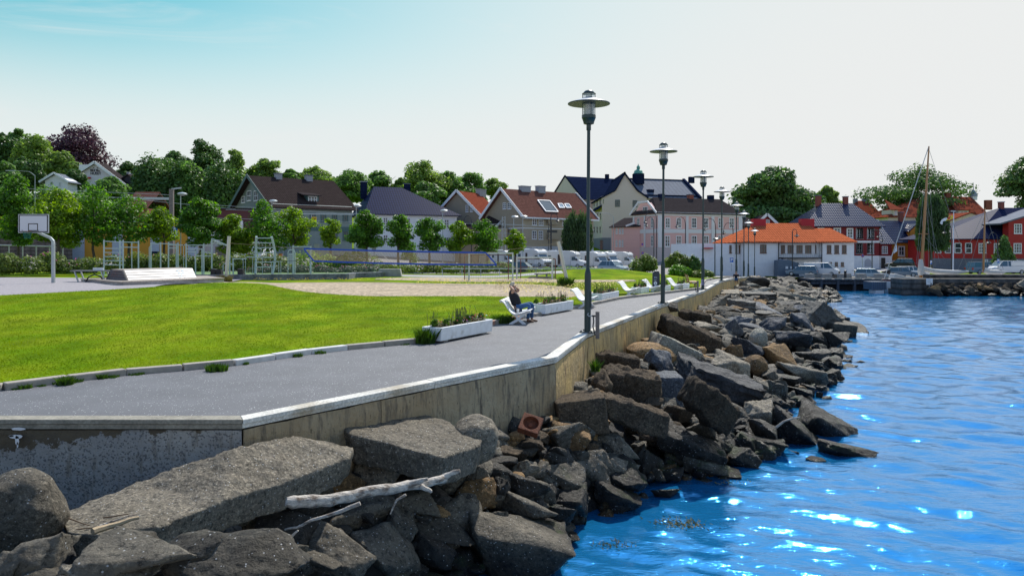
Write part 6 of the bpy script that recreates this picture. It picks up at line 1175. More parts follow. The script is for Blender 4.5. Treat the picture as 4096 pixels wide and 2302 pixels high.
V, F = blades(5000, .28, 1, 9, .012); rs = np.random.RandomState(5); ox = rs.uniform(-1, 6.5, 5000); oy = rs.uniform(41, 49.5, 5000); V = V.reshape(-1, 5, 3) * np.array([.15, .15, 1]) + np.stack([ox, oy, H(ox, oy)], 1)[:, None, :]
tag(link('dry_grass', npmesh('dry_grass', V.reshape(-1, 3), F), M_dry), 'dry yellowish long grass between the sand and the planters', 'grass', kind='stuff')
# ================================================================ STREET FURNITURE ON THE PROMENADE
M_hat = mat('lamp_hat_paint', (.50, .54, .58), .4, var=.08, scale=6); M_hatu = mat('lamp_white_louver', (.62, .60, .56), .5); M_lgl = None
def glassmat():
 m = bpy.data.materials.new('clear_lamp_glass'); m.use_nodes = True; b = m.node_tree.nodes['Principled BSDF']
 b.inputs['Base Color'].default_value = (.8, .9, .92, 1); b.inputs['Roughness'].default_value = .05; b.inputs['Alpha'].default_value = .28; b.inputs['Specular IOR Level'].default_value = .6; return m
M_lgl = glassmat()
def make_lamp():
 t = thing('street_lamp', '', 'street lamp')
 MB().lathe([(.005, 0), (.093, .0), (.093, 1.60), (.088, 1.70), (.056, 1.84), (.050, 1.86), (.048, 5.84)], 16).build('pole', M_post, t, smooth=True)
 b = MB().box(-.19, -.19, .0, .19, .19, .035); [b.lathe([(.022, .035), (.022, .075)], 6, (x, y, 0)) for x in (-.15, .15) for y in (-.15, .15)]; b.build('base_plate', mat('base_steel', (.05, .06, .06), .5), t)
 MB().box(.088, -.05, .72, .102, .05, 1.2).build('service_hatch', M_post, t)
 col = MB().lathe([(.06, 5.82), (.066, 5.83), (.066, 5.98), (.145, 6.005), (.148, 6.02), (.155, 6.06), (.19, 6.16), (.20, 6.17), (.20, 6.255), (.18, 6.256)], 20).build('collar', M_post, t, smooth=True)
 lv = MB(); [lv.lathe([(.115, 6.27 + k * .045), (.16, 6.272 + k * .045), (.115, 6.30 + k * .045)], 16) for k in range(7)]; lv.lathe([(.11, 6.256), (.11, 6.60)], 16).build('louver', M_hatu, t, smooth=True)
 MB().lathe([(.185, 6.256), (.185, 6.60)], 20).build('glass_cylinder', M_lgl, t, smooth=True)
 hp = [(.18, 6.62), (.40, 6.592), (.575, 6.572), (.59, 6.578), (.592, 6.596), (.575, 6.606), (.42, 6.66), (.26, 6.715), (.17, 6.745), (.10, 6.765), (.02, 6.765)]
 MB().lathe([(.01, 6.60), (.18, 6.60)] + hp, 32).build('hat', M_hat, t, smooth=True)
 MB().lathe([(.592, 6.570), (.598, 6.576), (.598, 6.594), (.592, 6.600)], 32).build('hat_rim', M_post, t, smooth=True)
 MB().lathe([(.17, 6.76), (.17, 6.865)], 16).build('upper_glass', M_lgl, t, smooth=True)
 MB().lathe([(.10, 6.765), (.09, 6.80), (.03, 6.81)], 12).build('bulb_cap', M_hatu, t)
 MB().lathe([(.01, 6.86), (.195, 6.862), (.195, 6.878), (.165, 6.885), (.155, 6.91), (.12, 6.95), (.07, 6.972), (.01, 6.98)], 20).build('dome', M_post, t, smooth=True)
 r = MB(); [r.box(.188 * math.cos(a) - .008, .188 * math.sin(a) - .008, 6.16, .188 * math.cos(a) + .008, .188 * math.sin(a) + .008, 6.87) for a in (.6, .6 + math.pi / 2, .6 + math.pi, .6 + 1.5 * math.pi)]; r.build('stay_rods', M_post, t)
 return t
LM = make_lamp()
lspec = [(2350, 1348, 986, 'nearest tall dark green lamp post at the bend of the wall'), (2651, 1228, 643, 'second dark green lamp post from the front with its base on the cap'), (2811, 1172, 476, 'third lamp post from the front with a small purple sticker low down'), (2886, 1130, 377, 'fourth lamp post from the front beside the end of the lawn'),
         (2945, 1116.5, 311, 'fifth lamp post from the front right beside the blue parking sign'), (2975, 1111, 270, 'sixth lamp post from the front'), (2993, 1113, 234, 'seventh lamp post in front of the orange roof'), (3018, 1118, 206, 'eighth lamp post in the shrinking row'), (3037, 1115, 186, 'ninth lamp post with its lamp before the white wall'), (3056, 1099, 169, 'tenth lamp post close to the far corner of the wall'), (3066, 1094, 156, 'farthest lamp post at the right end of the row')]
for i, (u, v, hpx, lb) in enumerate(lspec):
 Y = 6.98 * FP / hpx
 if i >= 9: Y = 112 + 4 * (i - 9)
 p = P(u, v, Y); sc_ = hpx * Y / FP / 6.98
 if i <= 4: p.z = zpath(Y) + .135 if i < 4 else p.z
 if i == 0: LM.location = p; LM['label'] = lb; LM['group'] = 'lamp posts along the sea wall'; LM.rotation_euler = (0, R(.35), R(-20)); LM.scale = (1, 1, .982)
 else: r = dup(LM, p, R(-25), lb, 'lamp posts along the sea wall', (1, 1, sc_) if i >= 9 else 1); r.rotation_euler = (0, R(.3), R(-25))
st = MB().lathe([(.0945, 0), (.0945, .34)], 14); o = st.build('sticker', mat('sticker_violet', (.30, .27, .45), .5)); o.location = P(2810, 1133, 42.4) - Vector((0, 0, .17)); o.location.x = P(2811, 0, 6.98 * FP / 476).x; o.location.y = 6.98 * FP / 476; tag(o, 'small purple sticker around the foot of the third lamp post', 'sticker')
# low steel brackets / bollards on the cap by the lamps
def tap_post(label, u, v, h, Y=None):
 q = G(u, v, .13); t = thing('tap_post', label, 'water tap post', q, R(-20))
 MB().box(-.05, -.04, -.14, .05, .04, h).build('post', mat('grey_wood_post', (.20, .17, .15), .85, var=.2, scale=8), t, bevel=.01)
 MB().tube([(-.07, 0, -.05), (-.13, .0, .2), (-.11, 0, h * .55), (-.12, 0, h * .78)], .018, 8).tube([(-.05, 0, h * .8), (-.15, 0, h * .8)], .028, 8).build('pipe', M_gdark, t, smooth=True)
 MB().tube([(-.15, 0, h * .8), (-.25, 0, h * .78), (-.30, 0, h * .86)], [.02, .016, .01], 8).tube([(-.27, -.05, h * .9), (-.27, .05, h * .9)], .012, 6).tube([(-.27, 0, h * .8), (-.27, 0, h * .9)], .01, 6).build('tap', M_galv, t, smooth=True)
tap_post('wooden post with a metal water tap and black pipe right of the nearest lamp', 2390, 1334, .62); tap_post('small wooden post on the wall cap just left of the third lamp', 2791, 1168, .62)
# --- planters
M_plant = mat('white_planter_concrete', (.84, .86, .88), .6, var=.08, scale=3, col2=(.60, .60, .57), cloud=(.55, .75), bump=.004); M_soil = mat('soil', (.06, .045, .03), .95, var=.4, scale=6, bump=.04)
M_stalk = mat('dry_stalk', (.10, .11, .05), .9); L_pl = leafmat('planter_leaves', (.12, .22, .02), (.06, .13, .015), .35, .45, 4); L_pd = leafmat('planter_low_leaves', (.16, .14, .06), (.08, .08, .035), .25, .45, 3)
def planter(label, N_, L_, W_, rz, h=.415, seed=0, n=1.0):
 t = thing('planter', label, 'flower planter', N_, rz, 'white planters along the promenade')      # origin: near front corner, x along, y to the lawn
 t_ = .06; b = MB(); zb = .05
 o_ = [(0, 0), (L_, 0), (L_, W_), (0, W_)]; i_ = [(t_, t_), (L_ - t_, t_), (L_ - t_, W_ - t_), (t_, W_ - t_)]; bo = [(.02, .02), (L_ - .02, .02), (L_ - .02, W_ - .02), (.02, W_ - .02)]
 vs = [(x, y, zb) for x, y in bo] + [(x, y, h) for x, y in o_] + [(x, y, h) for x, y in i_] + [(x, y, h - .1) for x, y in i_]
 fs = [(3, 2, 1, 0)] + [(k, (k + 1) % 4, (k + 1) % 4 + 4, k + 4) for k in range(4)] + [(k + 4, (k + 1) % 4 + 4, (k + 1) % 4 + 8, k + 8) for k in range(4)] + [(k + 8, (k + 1) % 4 + 8, (k + 1) % 4 + 12, k + 12) for k in range(4)]
 b.add(vs, fs).build('box', M_plant, t, bevel=.018); MB().box(t_, t_, h - .14, L_ - t_, W_ - t_, h - .06).build('soil', M_soil, t)
 [MB().box(x_, .08, 0, x_ + .2, W_ - .08, .06).build('foot', M_conc, t) for x_ in (.25, L_ - .45)]
 rs = random.Random(seed); lob = [];
 for k in range(int(16 * n)): x = rs.uniform(.15, L_ - .15); lob.append((x, rs.uniform(.12, W_ - .12), h + .0, .16, .11, .10))
 leaves('low_plants', lob, int(2600 * n), .035, L_pd, t, seed=seed, shell=.2)['kind'] = 'stuff'
 clumps = [(x + rs.uniform(-.08, .08), rs.uniform(.15, W_ - .15)) for x in np.linspace(.15, L_ - .3, int(7 * n) + 1)]
 for k, (x, y) in enumerate(clumps):
  hh = rs.uniform(.12, .2); leaves('leafy_plant', [(x, y, h + hh * .45, .12, .1, hh * .6), (x + .03, y, h + hh * .8, .09, .08, hh * .4)], 320, .06, L_pl, t, seed=seed * 20 + k, shell=.2, droop=.3, asp=.35)
 rq = np.random.RandomState(seed)
 for k in range(int(5 * n) + 1):
  cx = rq.uniform(.2, L_ - .2); b = MB()
  for j in range(9): x = cx + rq.normal(0, .09); y = rq.uniform(.1, W_ - .1); hh = rq.uniform(.22, .46); b.tube([(x, y, h - .05), (x + rq.normal(0, .02), y, h + hh * .7), (x + rq.normal(0, .03), y, h + hh)], [.004, .005, .007], 4)
  b.build('dry_stalks', M_stalk, t, fix=False)
 for m, k_ in ((M_redf, 26), (M_whf, 9), (M_vio, 5), (M_orf, 6)):
  b = MB(); cx = rq.uniform(.3, L_ - .3)
  for j in range(int(k_ * n)):
   x = rq.uniform(.12, L_ - .12) if m is M_redf else min(L_ - .08, max(.08, (L_ * .93 if m in (M_whf, M_orf) else cx) + rq.normal(0, .12))); y = rq.uniform(.04, W_ - .08); z = h + rq.uniform(.04, .17); b.ball((x, y, z), (.022, .022, .014), 6, 3)
  b.build('blossoms', m, t, fix=False)['kind'] = 'stuff'
 return t
def q0(u, v): q = G(u, v, 0); return Vector((q.x, q.y, 0))
def pl(label, a, b, W_, seed, n=1.0, h=.415):
 A, B = q0(*a), q0(*b); d = B - A; planter(label, A, d.length, W_, math.atan2(d.y, d.x), h, seed, n)
pl('nearest white concrete planter with red flowers and dry stalks on the lawn edge', (1765, 1373), (1972, 1331), .62, 1); pl('second white planter with tall green leafy plants behind the seated man', (2182, 1262), (2295, 1241), .62, 2)
pl('third white planter between the second and third benches', (2410, 1209.5), (2477, 1196), .62, 3, .9); pl('fourth white planter beside the third bench', (2566, 1180.5), (2598, 1175), .62, 4, .7); pl('short white planter partly behind the dark information board', (2655, 1171), (2684, 1168), .6, 5, .5); pl('farthest white planter next to the brown wooden bench', (2733, 1163), (2759, 1160), .62, 6, .6)
# --- benches
def make_bench():
 t = thing('bench', '', 'bench', group='white slatted benches along the promenade')
 # x: the way the sitter faces, y: along the seat (length 1.75)
 prof = [(-.60, .775), (-.55, .80), (-.48, .76), (-.41, .68), (-.36, .60), (-.31, .52), (-.25, .44), (-.17, .375), (-.07, .345), (.04, .355), (.15, .385), (.26, .42), (.36, .455), (.43, .46)]
 pts = [Vector((a, 0, b)) for a, b in prof]; L_ = 1.75
 for i in range(len(pts) - 1):
  a, b = pts[i], pts[i + 1]; d = (b - a); g_ = d.normalized() * .006; nrm = Vector((-d.z, 0, d.x)).normalized() * .011
  c = [a + g_ - nrm, b - g_ - nrm, b - g_ + nrm, a + g_ + nrm]
  MB().add([(q.x, y, q.z) for y in (0, L_) for q in c], [(0, 1, 2, 3), (7, 6, 5, 4), (0, 4, 5, 1), (1, 5, 6, 2), (2, 6, 7, 3), (3, 7, 4, 0)]).build('slat', M_white, t)
 for y in (.12, L_ - .18):
  b = MB(); n = len(prof); up = [(a, z - .012) for a, z in prof]; lo = [(a + .02, z - .075) for a, z in prof]
  for i in range(n - 1): b.prism([up[i], up[i + 1], lo[i + 1], lo[i]], y, y + .06)
  b.build('side_rail', M_white, t)
  MB().prism([(-.16, .34), (-.02, .30), (.02, .22), (.27, .03), (.27, 0), (.16, 0), (-.02, .16), (-.06, .25)], y + .004, y + .056).build('leg', M_white, t)
  MB().prism([(.33, .42), (.20, .36), (.04, .25), (-.06, .16), (-.28, .03), (-.28, 0), (-.17, 0), (.0, .10), (.10, .2), (.34, .37)], y - .002, y + .050).build('leg', M_white, t)
 return t
BN = make_bench(); M_pd = R(66 - 90)
bsp = [(2068, 1298, 'white bench on which the man in the black shirt sits'), (2334, 1234, 'empty white bench directly behind the nearest lamp post'), (2512, 1188, 'white slatted bench right of the third planter'), (2606, 1175, 'white slatted bench in front of the dark information board'), (2702, 1165, 'farthest white slatted bench left of the wooden bench')]
for i, (u, v, lb) in enumerate(bsp):
 q = q0(u, v);
 if i == 0: BN.location = q; BN.rotation_euler = (0, 0, R(-8)); BN['label'] = lb; BN['group'] = 'white slatted benches along the promenade'
 else: dup(BN, q, R((0, -14, -17, -18, -20)[i]), lb, 'white slatted benches along the promenade', (.98, .9, 1.02 - .02 * i))
t = thing('wooden_bench', 'brown wooden bench with a slatted back near the third lamp post', 'bench', q0(2772, 1157), R(-8)); M_bw = mat('varnished_wood', (.33, .17, .05), .4, var=.15, stretch=(1, 6, 1));
for y in (0, 1.5): MB().beam((-.28, y, 0), (-.22, y, .45), .07, .07).beam((.24, y, 0), (.24, y, .43), .07, .07).beam((-.22, y, .42), (-.36, y, .92), .07, .05).beam((-.24, y, .4), (.28, y, .4), .06, .07).build('frame', M_bw, t)
for k in range(3): MB().box(-.2 + k * .17, -.08, .44, -.05 + k * .17, 1.58, .475).build('seat_slat', M_bw, t)
for k in range(2): MB().beam((-.275 - k * .05, -.08, .6 + k * .2), (-.275 - k * .05, 1.58, .6 + k * .2), .03, .14, up=(.3, 0, 1)).build('back_slat', M_bw, t)
# information board
Yb = 43.0; a = P(*cD(1470, 1325), Yb); b = P(*cD(1543, 1165), Yb); w = b.x - a.x; hh = b.z - a.z
t = thing('information_board', 'dark rounded information board with small white emblems behind a bench', 'sign', (a.x, Yb, a.z - .1), 0)
pr = [(0, 0), (w, 0), (w, hh * .92), (w * .88, hh + .09), (w * .3, hh + .1), (.02, hh * .96)]; MB().prism(pr, 0, .10).build('panel', mat('board_dark_blue', (.02, .026, .04), .4), t, bevel=.01)
def ring(mb, cx, cz, r, n=20, y=-.006): mb.prism([(cx + r * math.cos(2 * math.pi * k / n), cz + r * math.sin(2 * math.pi * k / n)) for k in range(n)], y, -.001); return mb
ring(MB(), w * .42, hh * .36, w * .22).build('emblem', M_white, t); ring(MB(), w * .42, hh * .36, w * .12, y=-.009).build('emblem_centre', mat('emblem_grey', (.35, .36, .38), .6), t)
MB().prism([(w * .27, hh * .75), (w * .37, hh * .75), (w * .37, hh * .69), (w * .32, hh * .65), (w * .27, hh * .69)], -.006, -.001).build('shield', mat('shield_blue', (.25, .38, .6), .5), t)
MB().box(w * .40, -.006, hh * .715, w * .62, -.001, hh * .735).box(w * .40, -.006, hh * .68, w * .66, -.001, hh * .70).box(w * .26, -.006, hh * .57, w * .62, -.001, hh * .585).box(w * .26, -.006, hh * .54, w * .58, -.001, hh * .555).box(w * .26, -.006, hh * .51, w * .5, -.001, hh * .525).build('text_lines', mat('print_grey', (.4, .42, .45), .6), t)
# ================================================================ PARK EQUIPMENT
M_eq = mat('pale_green_steel', (.42, .50, .50), .4, var=.05); M_bb = mat('backboard_white', (.66, .64, .70), .5)
Yh = 43.8; bp_ = P(*cA(441, 1395), Yh); t = thing('basketball_hoop', 'basketball hoop with white backboard on a bent steel pole by the court', 'basketball hoop', bp_)
def rel(c, x, y, Y=Yh): p = P(*c(x, y), Y); return (p.x - bp_.x, Y - bp_.y, p.z - bp_.z)
s = .0078 * 2
a1, a2, a3 = rel(cA, 441, 1050), rel(cA, 425, 1030), rel(cA, 335, 975)
MB().tube([(0, 0, -.2), (0, 0, a1[2] - .1), (a1[0] - .02, 0, a1[2] + .06), (a2[0] - .05, -.02, a2[2] + .1), (a3[0], -.15, a3[2]), (a3[0] - .1, -.2, a3[2] + .1)], [.105, .105, .10, .095, .085, .085], 4).build('pole', M_galv, t)
l0, t0, r0, b0 = *rel(cA, 183, 822), 0; l0 = rel(cA, 183, 822); r0 = rel(cA, 433, 976); x0, z1, x1, z0 = l0[0], l0[2], r0[0], r0[2]; yb = -.35
MB().box(x0, yb, z0, x1, yb + .05, z1).build('backboard', M_galv, t); bo = t.children[-1] if False else None
def frame_rect(name, x0, z0, x1, z1, w, m, y, par): MB().box(x0, y - .006, z0, x1, y, z0 + w).box(x0, y - .006, z1 - w, x1, y, z1).box(x0, y - .006, z0 + w, x0 + w, y, z1 - w).box(x1 - w, y - .006, z0 + w, x1, y, z1 - w).build(name, m, par)
MB().box(x0 + .02, yb - .004, z0 + .02, x1 - .02, yb - .001, z1 - .02).build('board_face', M_bb, t); frame_rect('border_line', x0 + .04, z0 + .04, x1 - .04, z1 - .04, .055, M_black, yb - .005, t)
i0, i1 = rel(cA, 265, 960), rel(cA, 346, 898); frame_rect('target_square', i0[0], i0[2], i1[0], i1[2], .045, M_black, yb - .005, t)
for u, v in ((217, 956), (352, 956)): q = rel(cA, u, v); MB().box(q[0] - .04, yb - .011, q[2] - .008, q[0] + .04, yb - .006, q[2] + .008).box(q[0] - .008, yb - .011, q[2] - .03, q[0] + .008, yb - .006, q[2] + .03).build('bolt_mark', M_black, t)
q = rel(cA, 204, 832); MB().box(q[0] - .05, yb - .011, q[2] - .012, q[0] + .09, yb - .006, q[2] + .012).build('maker_label', M_redf, t); q = rel(cA, 410, 969); MB().box(q[0] - .08, yb - .011, q[2] - .016, q[0] + .08, yb - .006, q[2] + .016).build('maker_label', M_galv, t)
rc = rel(cA, 285, 964); n = 16; rr = .225; ringp = [(rc[0] + rr * math.cos(2 * math.pi * k / n), yb - .3 + rr * math.sin(2 * math.pi * k / n), rc[2]) for k in range(n + 1)]
MB().tube(ringp, .011, 6).beam((rc[0], yb, rc[2]), (rc[0], yb - .1, rc[2]), .12, .02).build('rim', mat('rim_orange', (.35, .09, .03), .5), t)
nb = MB()
for k in range(n):
 for d in (1, -1):
  a = 2 * math.pi * k / n; pp = [(rc[0] + (rr - .08 * j / 3) * math.cos(a + d * j * math.pi / n), yb - .3 + (rr - .08 * j / 3) * math.sin(a + d * j * math.pi / n), rc[2] - .42 * j / 3) for j in range(4)]; nb.tube(pp, .006, 4)
nb.build('net', mat('green_net_cord', (.02, .16, .12), .8), t, fix=False)
# grey table-bench with curved frame behind the skate box
Yt = 45.5; p0 = P(*cA(605, 1360), Yt); t = thing('picnic_table', 'long grey picnic table with a curved steel frame left of the wooden box', 'picnic table', (p0.x, Yt, Hs(p0.x, Yt)))
pw = P(*cA(960, 1360), Yt).x - p0.x; ztop = P(*cA(700, 1284), Yt).z - t.location.z
M_gw = mat('grey_plank', (.20, .20, .21), .7, var=.15, bands=[('y', .14, .01, .3)]); MB().box(0, -.35, ztop - .06, pw, .4, ztop).build('tabletop', M_gw, t)
for x in (pw * .1, pw * .72): MB().beam((x, -.3, ztop - .05), (x + .25, -.3, 0), .07, .07).beam((x, .35, ztop - .05), (x + .25, .35, 0), .07, .07).build('leg', M_galv, t)
MB().tube([(pw * .28, 0, .0), (pw * .36, 0, ztop * .45), (pw * .5, 0, ztop * .68), (pw * .64, 0, ztop * .5), (pw * .74, 0, 0)], .04, 8).build('curved_frame', M_gdark, t);
bx = thing('box_sheet', 'white metal sheet standing on the grey picnic table', 'sheet', (p0.x + pw * .46, Yt, t.location.z + ztop)); MB().box(0, 0, 0, pw * .24, .05, .16).build('panel', M_white, bx)
# wooden skate box on its platform
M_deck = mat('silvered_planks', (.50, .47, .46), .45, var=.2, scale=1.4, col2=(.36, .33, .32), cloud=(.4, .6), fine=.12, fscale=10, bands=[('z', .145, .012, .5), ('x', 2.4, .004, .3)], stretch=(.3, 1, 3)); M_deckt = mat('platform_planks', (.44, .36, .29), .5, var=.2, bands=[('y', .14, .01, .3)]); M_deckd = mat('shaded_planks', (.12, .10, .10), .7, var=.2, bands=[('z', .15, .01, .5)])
Y0 = 42.0; pc = P(*cK(475, 1010), Y0); zg = pc.z; t = thing('skate_platform', 'low wooden platform with silvered planks beside the basketball court', 'wooden platform', (pc.x, Y0, zg))
hp_ = P(*cK(475, 905), Y0).z - zg; Lr = P(*cK(2560, 900), 47.5); Ll = P(*cK(-370, 900), 46.5)
pa = (0, 0); pb_ = (Lr.x - pc.x, 5.5); pd = (Ll.x - pc.x, 4.4); pe = (Lr.x - pc.x - 3, 9.8)
MB().prism([pa, pb_, pe, pd], -.4, hp_ - .05, 'z').build('side_boards', M_deck, t); MB().prism([(-.05, -.08), (pb_[0] + .05, pb_[1] - .05), pe, (pd[0] - .05, pd[1])], hp_ - .045, hp_, 'z').build('deck', M_deckt, t)
t2 = thing('skate_box', 'long trapezoid wooden skate box with faded blue and orange spray paint', 'skate box', (pc.x, Y0, zg + hp_))
def on(c, x, y, Y): p = P(*c(x, y), Y); return Vector((p.x - pc.x, Y - Y0, p.z - zg - hp_))
A, B = on(cK, 565, 878, 43.4), on(cK, 1992, 850, 47.6); A.z = B.z = 0; C_ = on(cK, 1900, 640, 48.1); D_ = on(cK, 470, 642, 43.9); E_ = on(cK, 133, 870, 45.2); E_.z = 0; F_ = on(cK, 235, 640, 45.2); zt_ = (C_.z + D_.z) / 2; C_.z = D_.z = F_.z = zt_
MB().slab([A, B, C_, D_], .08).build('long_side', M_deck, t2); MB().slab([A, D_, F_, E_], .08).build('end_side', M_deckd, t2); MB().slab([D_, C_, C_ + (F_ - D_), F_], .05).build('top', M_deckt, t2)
MB().slab([E_, F_, C_ + (F_ - D_), B + (E_ - A)], .05).build('back_side', M_deck, t2); MB().beam(A, D_, .05, .05).beam(E_, F_, .05, .05).build('corner_trim', M_gdark, t2)
def paint(nm, A, B, C_, D_, u0, u1, v0, v1, col, seed):
 m = mat(nm, col, .6, var=.3, scale=6); mb = MB(); rs = random.Random(seed); nn = (B - A).cross(D_ - A).normalized(); nn = nn if nn.y < 0 else -nn
 for k in range(26):
  u = rs.uniform(u0, u1); v = rs.uniform(v0, v1); du, dv = rs.uniform(.01, .03), rs.uniform(.05, .10)
  f = lambda a, b: (A.lerp(B, a)).lerp(D_.lerp(C_, a), b) + nn * (.004 + .0004 * k)
  mb.add([f(u, v), f(u + du, v + dv * .2), f(u + du * .9, v + dv), f(u - du * .1, v + dv * .8)], [(0, 1, 2, 3)])
 mb.build('spray_paint', m, t2, fix=False)
paint('faded_blue_spray', A, B, C_, D_, .73, .84, .05, .88, (.42, .58, .70), 1); paint('faded_orange_spray', A, E_, F_, D_, .35, .80, .25, .85, (.30, .09, .05), 2)
# fitness terrace with stone edge
Ye = 55.5; e0, e1, e2 = P(*cL(-400, 1000), 50), P(*cL(720, 1000), 52.5), P(*cC(0, 1243), 56.2); M_ston = mat('rough_granite_edge', (.17, .18, .21), .9, var=.35, scale=4, bump=.04, bscale=7, bands=[('x', 1.15, .02, .35)]); zf = .68
M_turf = mat('green_turf', (.11, .20, .06), .9, var=.1)
te = thing('terrace_edge', 'rough granite kerb wall round the fitness terrace', 'stone edge', (e0.x, 0, 0)); pe_ = [(e0.x, 50.6), (P(950, 0, 51.8).x, 51.8), (P(1400, 0, 53.5).x, 53.5)]
x9 = P(1528, 0, 56).x
MB().prism([(-1.2, 50.9), (pe_[1][0] - e0.x, 51.6), (pe_[2][0] - e0.x, 53.2), (P(1402, 0, 53.2).x - e0.x, 55), (x9 - e0.x, 56.6), (x9 - e0.x - .3, 57.3), (P(1402, 0, 53.2).x - e0.x - .4, 56), (pe_[2][0] - e0.x - .4, 53.7), (pe_[1][0] - e0.x, 52.1), (-1.2, 51.4)], -.2, zf + .06, 'z').build('granite_blocks', M_ston, te)
tag(MB().add([(e0.x - 8, 50.9, zf), (e0.x, 51.2, zf), (pe_[1][0], 52, zf), (pe_[2][0], 53.5, zf), (P(1402, 0, 55.5).x, 55.5, zf), (x9, 57, zf), (x9, 61, zf), (e0.x - 8, 61, zf)], [(0, 1, 2, 3, 4, 5, 6, 7)]).build('terrace_ground', M_turf, fix=False), kind='structure')
# fitness frames: each frame a thing
def frame(label, cat, c, Y, posts, bars, rp=.05, rb=.03, name='climbing_frame', extra=None, zf_=zf):
 x0 = P(*c(posts[0][0], 0), Y).x; t = thing(name, label, cat, (x0, Y, zf_), 0, 'pale steel fitness frames')
 for q in posts:
  xa, yt = q[0], q[1]; dy = q[2] if len(q) > 2 else 0; p = P(*c(xa, yt), Y + dy)
  o = MB().tube([(p.x - x0, dy, -.05), (p.x - x0, dy, p.z - zf_)], rp * (q[3] if len(q) > 3 else 1), 8).build('post', M_eq, t, smooth=True)
  if len(q) < 5 and rp > .04: MB().ball((p.x - x0, dy, p.z - zf_), rp * 1.05, 8, 4).build('cap', M_black, o)
 for (xa, ya, xb, yb_, *d) in bars:
  d0 = d[0] if d else 0; d1 = d[1] if len(d) > 1 else d0; a = P(*c(xa, ya), Y + d0); b = P(*c(xb, yb_), Y + d1); MB().tube([(a.x - x0, d0, a.z - zf_), (b.x - x0, d1, b.z - zf_)], rb, 6).build('bar', M_eq, t, smooth=True)
 return t
frame('tall climbing frame with wall bars at the left end of the fitness area', 'climbing frame', cK, 52.6, [(82, 45), (408, 50, .8), (477, 45), (793, 65)], [(82, 75, 408, 90), (408, 90, 793, 98), (82, 222, 477, 225), (82, 305, 477, 310), (82, 390, 477, 397), (82, 475, 477, 480), (82, 560, 477, 565), (420, 195, 793, 202), (655, 95, 655, 630)])
frame('row of high bars with two posts left of the pull-up frame', 'climbing frame', cK, 53.4, [(1050, 92), (1250, 97), (1412, 92)], [(1060, 122, 1412, 126), (1015, 200, 1015, 620), (1015, 200, 1050, 170)])
frame('pull-up frame with low and high bars in the middle of the fitness area', 'climbing frame', cK, 54, [(1575, 120), (1608, 100), (1775, 120), (1722, 150, 0, .4)], [(1420, 150, 1575, 150), (1412, 212, 1608, 216), (1608, 152, 2140, 156), (1420, 126, 1575, 150)])
frame('lower pull-up bars with four posts before the white shirted walker', 'climbing frame', cK, 53, [(1968, 265), (2105, 215), (2140, 125), (2305, 20)], [(1785, 292, 1968, 296), (1785, 235, 2105, 240), (1985, 378, 2290, 380), (2140, 160, 2305, 163), (2115, 300, 2305, 312)])
f_ = frame('overhead ladder sloping down behind the left net post', 'climbing frame', cL, 53.6, [(355, 265), (425, 525)], [(425, 540, 700, 540), (-10, 120, 310, 262), (-40, 200, 190, 250), (355, 645, 425, 645)]);
t = f_; mb = MB()
for k in range(6): a = P(*cL(30 + k * 52, 165 + k * 19), 53.6); mb.box(a.x - t.location.x - .03, -.4, a.z - zf - .02, a.x - t.location.x + .03, .4, a.z - zf + .02)
mb.build('rungs', M_eq, t)
frame('small U shaped steel hoop beside the left net post', 'steel hoop', cL, 53, [(218, 665), (435, 640)], [(230, 648, 275, 640), (275, 640, 425, 640)], .03, .03, 'steel_hoop');
frame('low step bars in the middle of the terrace', 'parallel bars', cL, 53.2, [(632, 560, 0, .7), (680, 505, 0, .7), (830, 515, 0, .7), (1028, 512, 0, .7)], [(600, 540, 632, 570), (700, 503, 1045, 512)], .03, .035, 'parallel_bars')
# curved ladder
x0 = P(*cL(890, 0), 54).x; t = thing('curved_ladder', 'tall curved steel ladder with many rungs in the fitness area', 'climbing ladder', (x0, 54, zf), 0, 'pale steel fitness frames')
for pts in (((905, 80), (880, 220), (867, 400), (862, 550), (868, 700), (880, 850)), ((1218, 85), (1240, 230), (1255, 400), (1258, 550), (1248, 700), (1232, 860))):
 q = [P(*cL(a, b), 54) for a, b in pts]; MB().tube([(p.x - x0, .35 * math.sin(i * .6), max(p.z - zf, 0)) for i, p in enumerate(q)], .085, 8).build('side_rail', M_eq, t, smooth=True)
for yy, xa, xb in ((112, 905, 1222), (212, 882, 1240), (312, 875, 1247), (412, 868, 1255), (512, 865, 1258), (608, 865, 1256), (710, 870, 1248)):
 a, b = P(*cL(xa, yy), 54), P(*cL(xb, yy), 54); MB().tube([(a.x - x0, .2, a.z - zf), (b.x - x0, .2, b.z - zf)], .035, 6).build('rung', M_eq, t, smooth=True)
frame('low parallel bars right of the curved ladder', 'parallel bars', cL, 53.2, [(1365, 595, 0, .7), (1408, 590, 0, .7), (1215, 615, .6, .7)], [(1232, 588, 1450, 590), (1232, 600, 1365, 600)], .03, .035, 'parallel_bars'); frame('single high bar between two tall posts at the right of the terrace', 'pull-up bar', cL, 54, [(1663, 262), (2022, 270)], [(1663, 292, 2022, 292)], .07, .035, 'pull_up_bar')
for i, (a, lb) in enumerate((((2310, 740), 'black rubber block tilted at the left of the three'), ((2435, 720), 'black rubber block in the middle of the three'))):
 p = P(*cK(*a), 51.6); MB().prism([(-.18, 0), (.16, 0), (.22, .42), (-.12, .46)] if i == 0 else [(-.16, 0), (.2, 0), (.12, .42), (-.2, .4)], -.2, .2).build('rubber_block', M_black).location = (p.x, 51.9, zf); tag(bpy.context.scene.objects[-1] if False else COL.objects[-1], lb, 'rubber block')
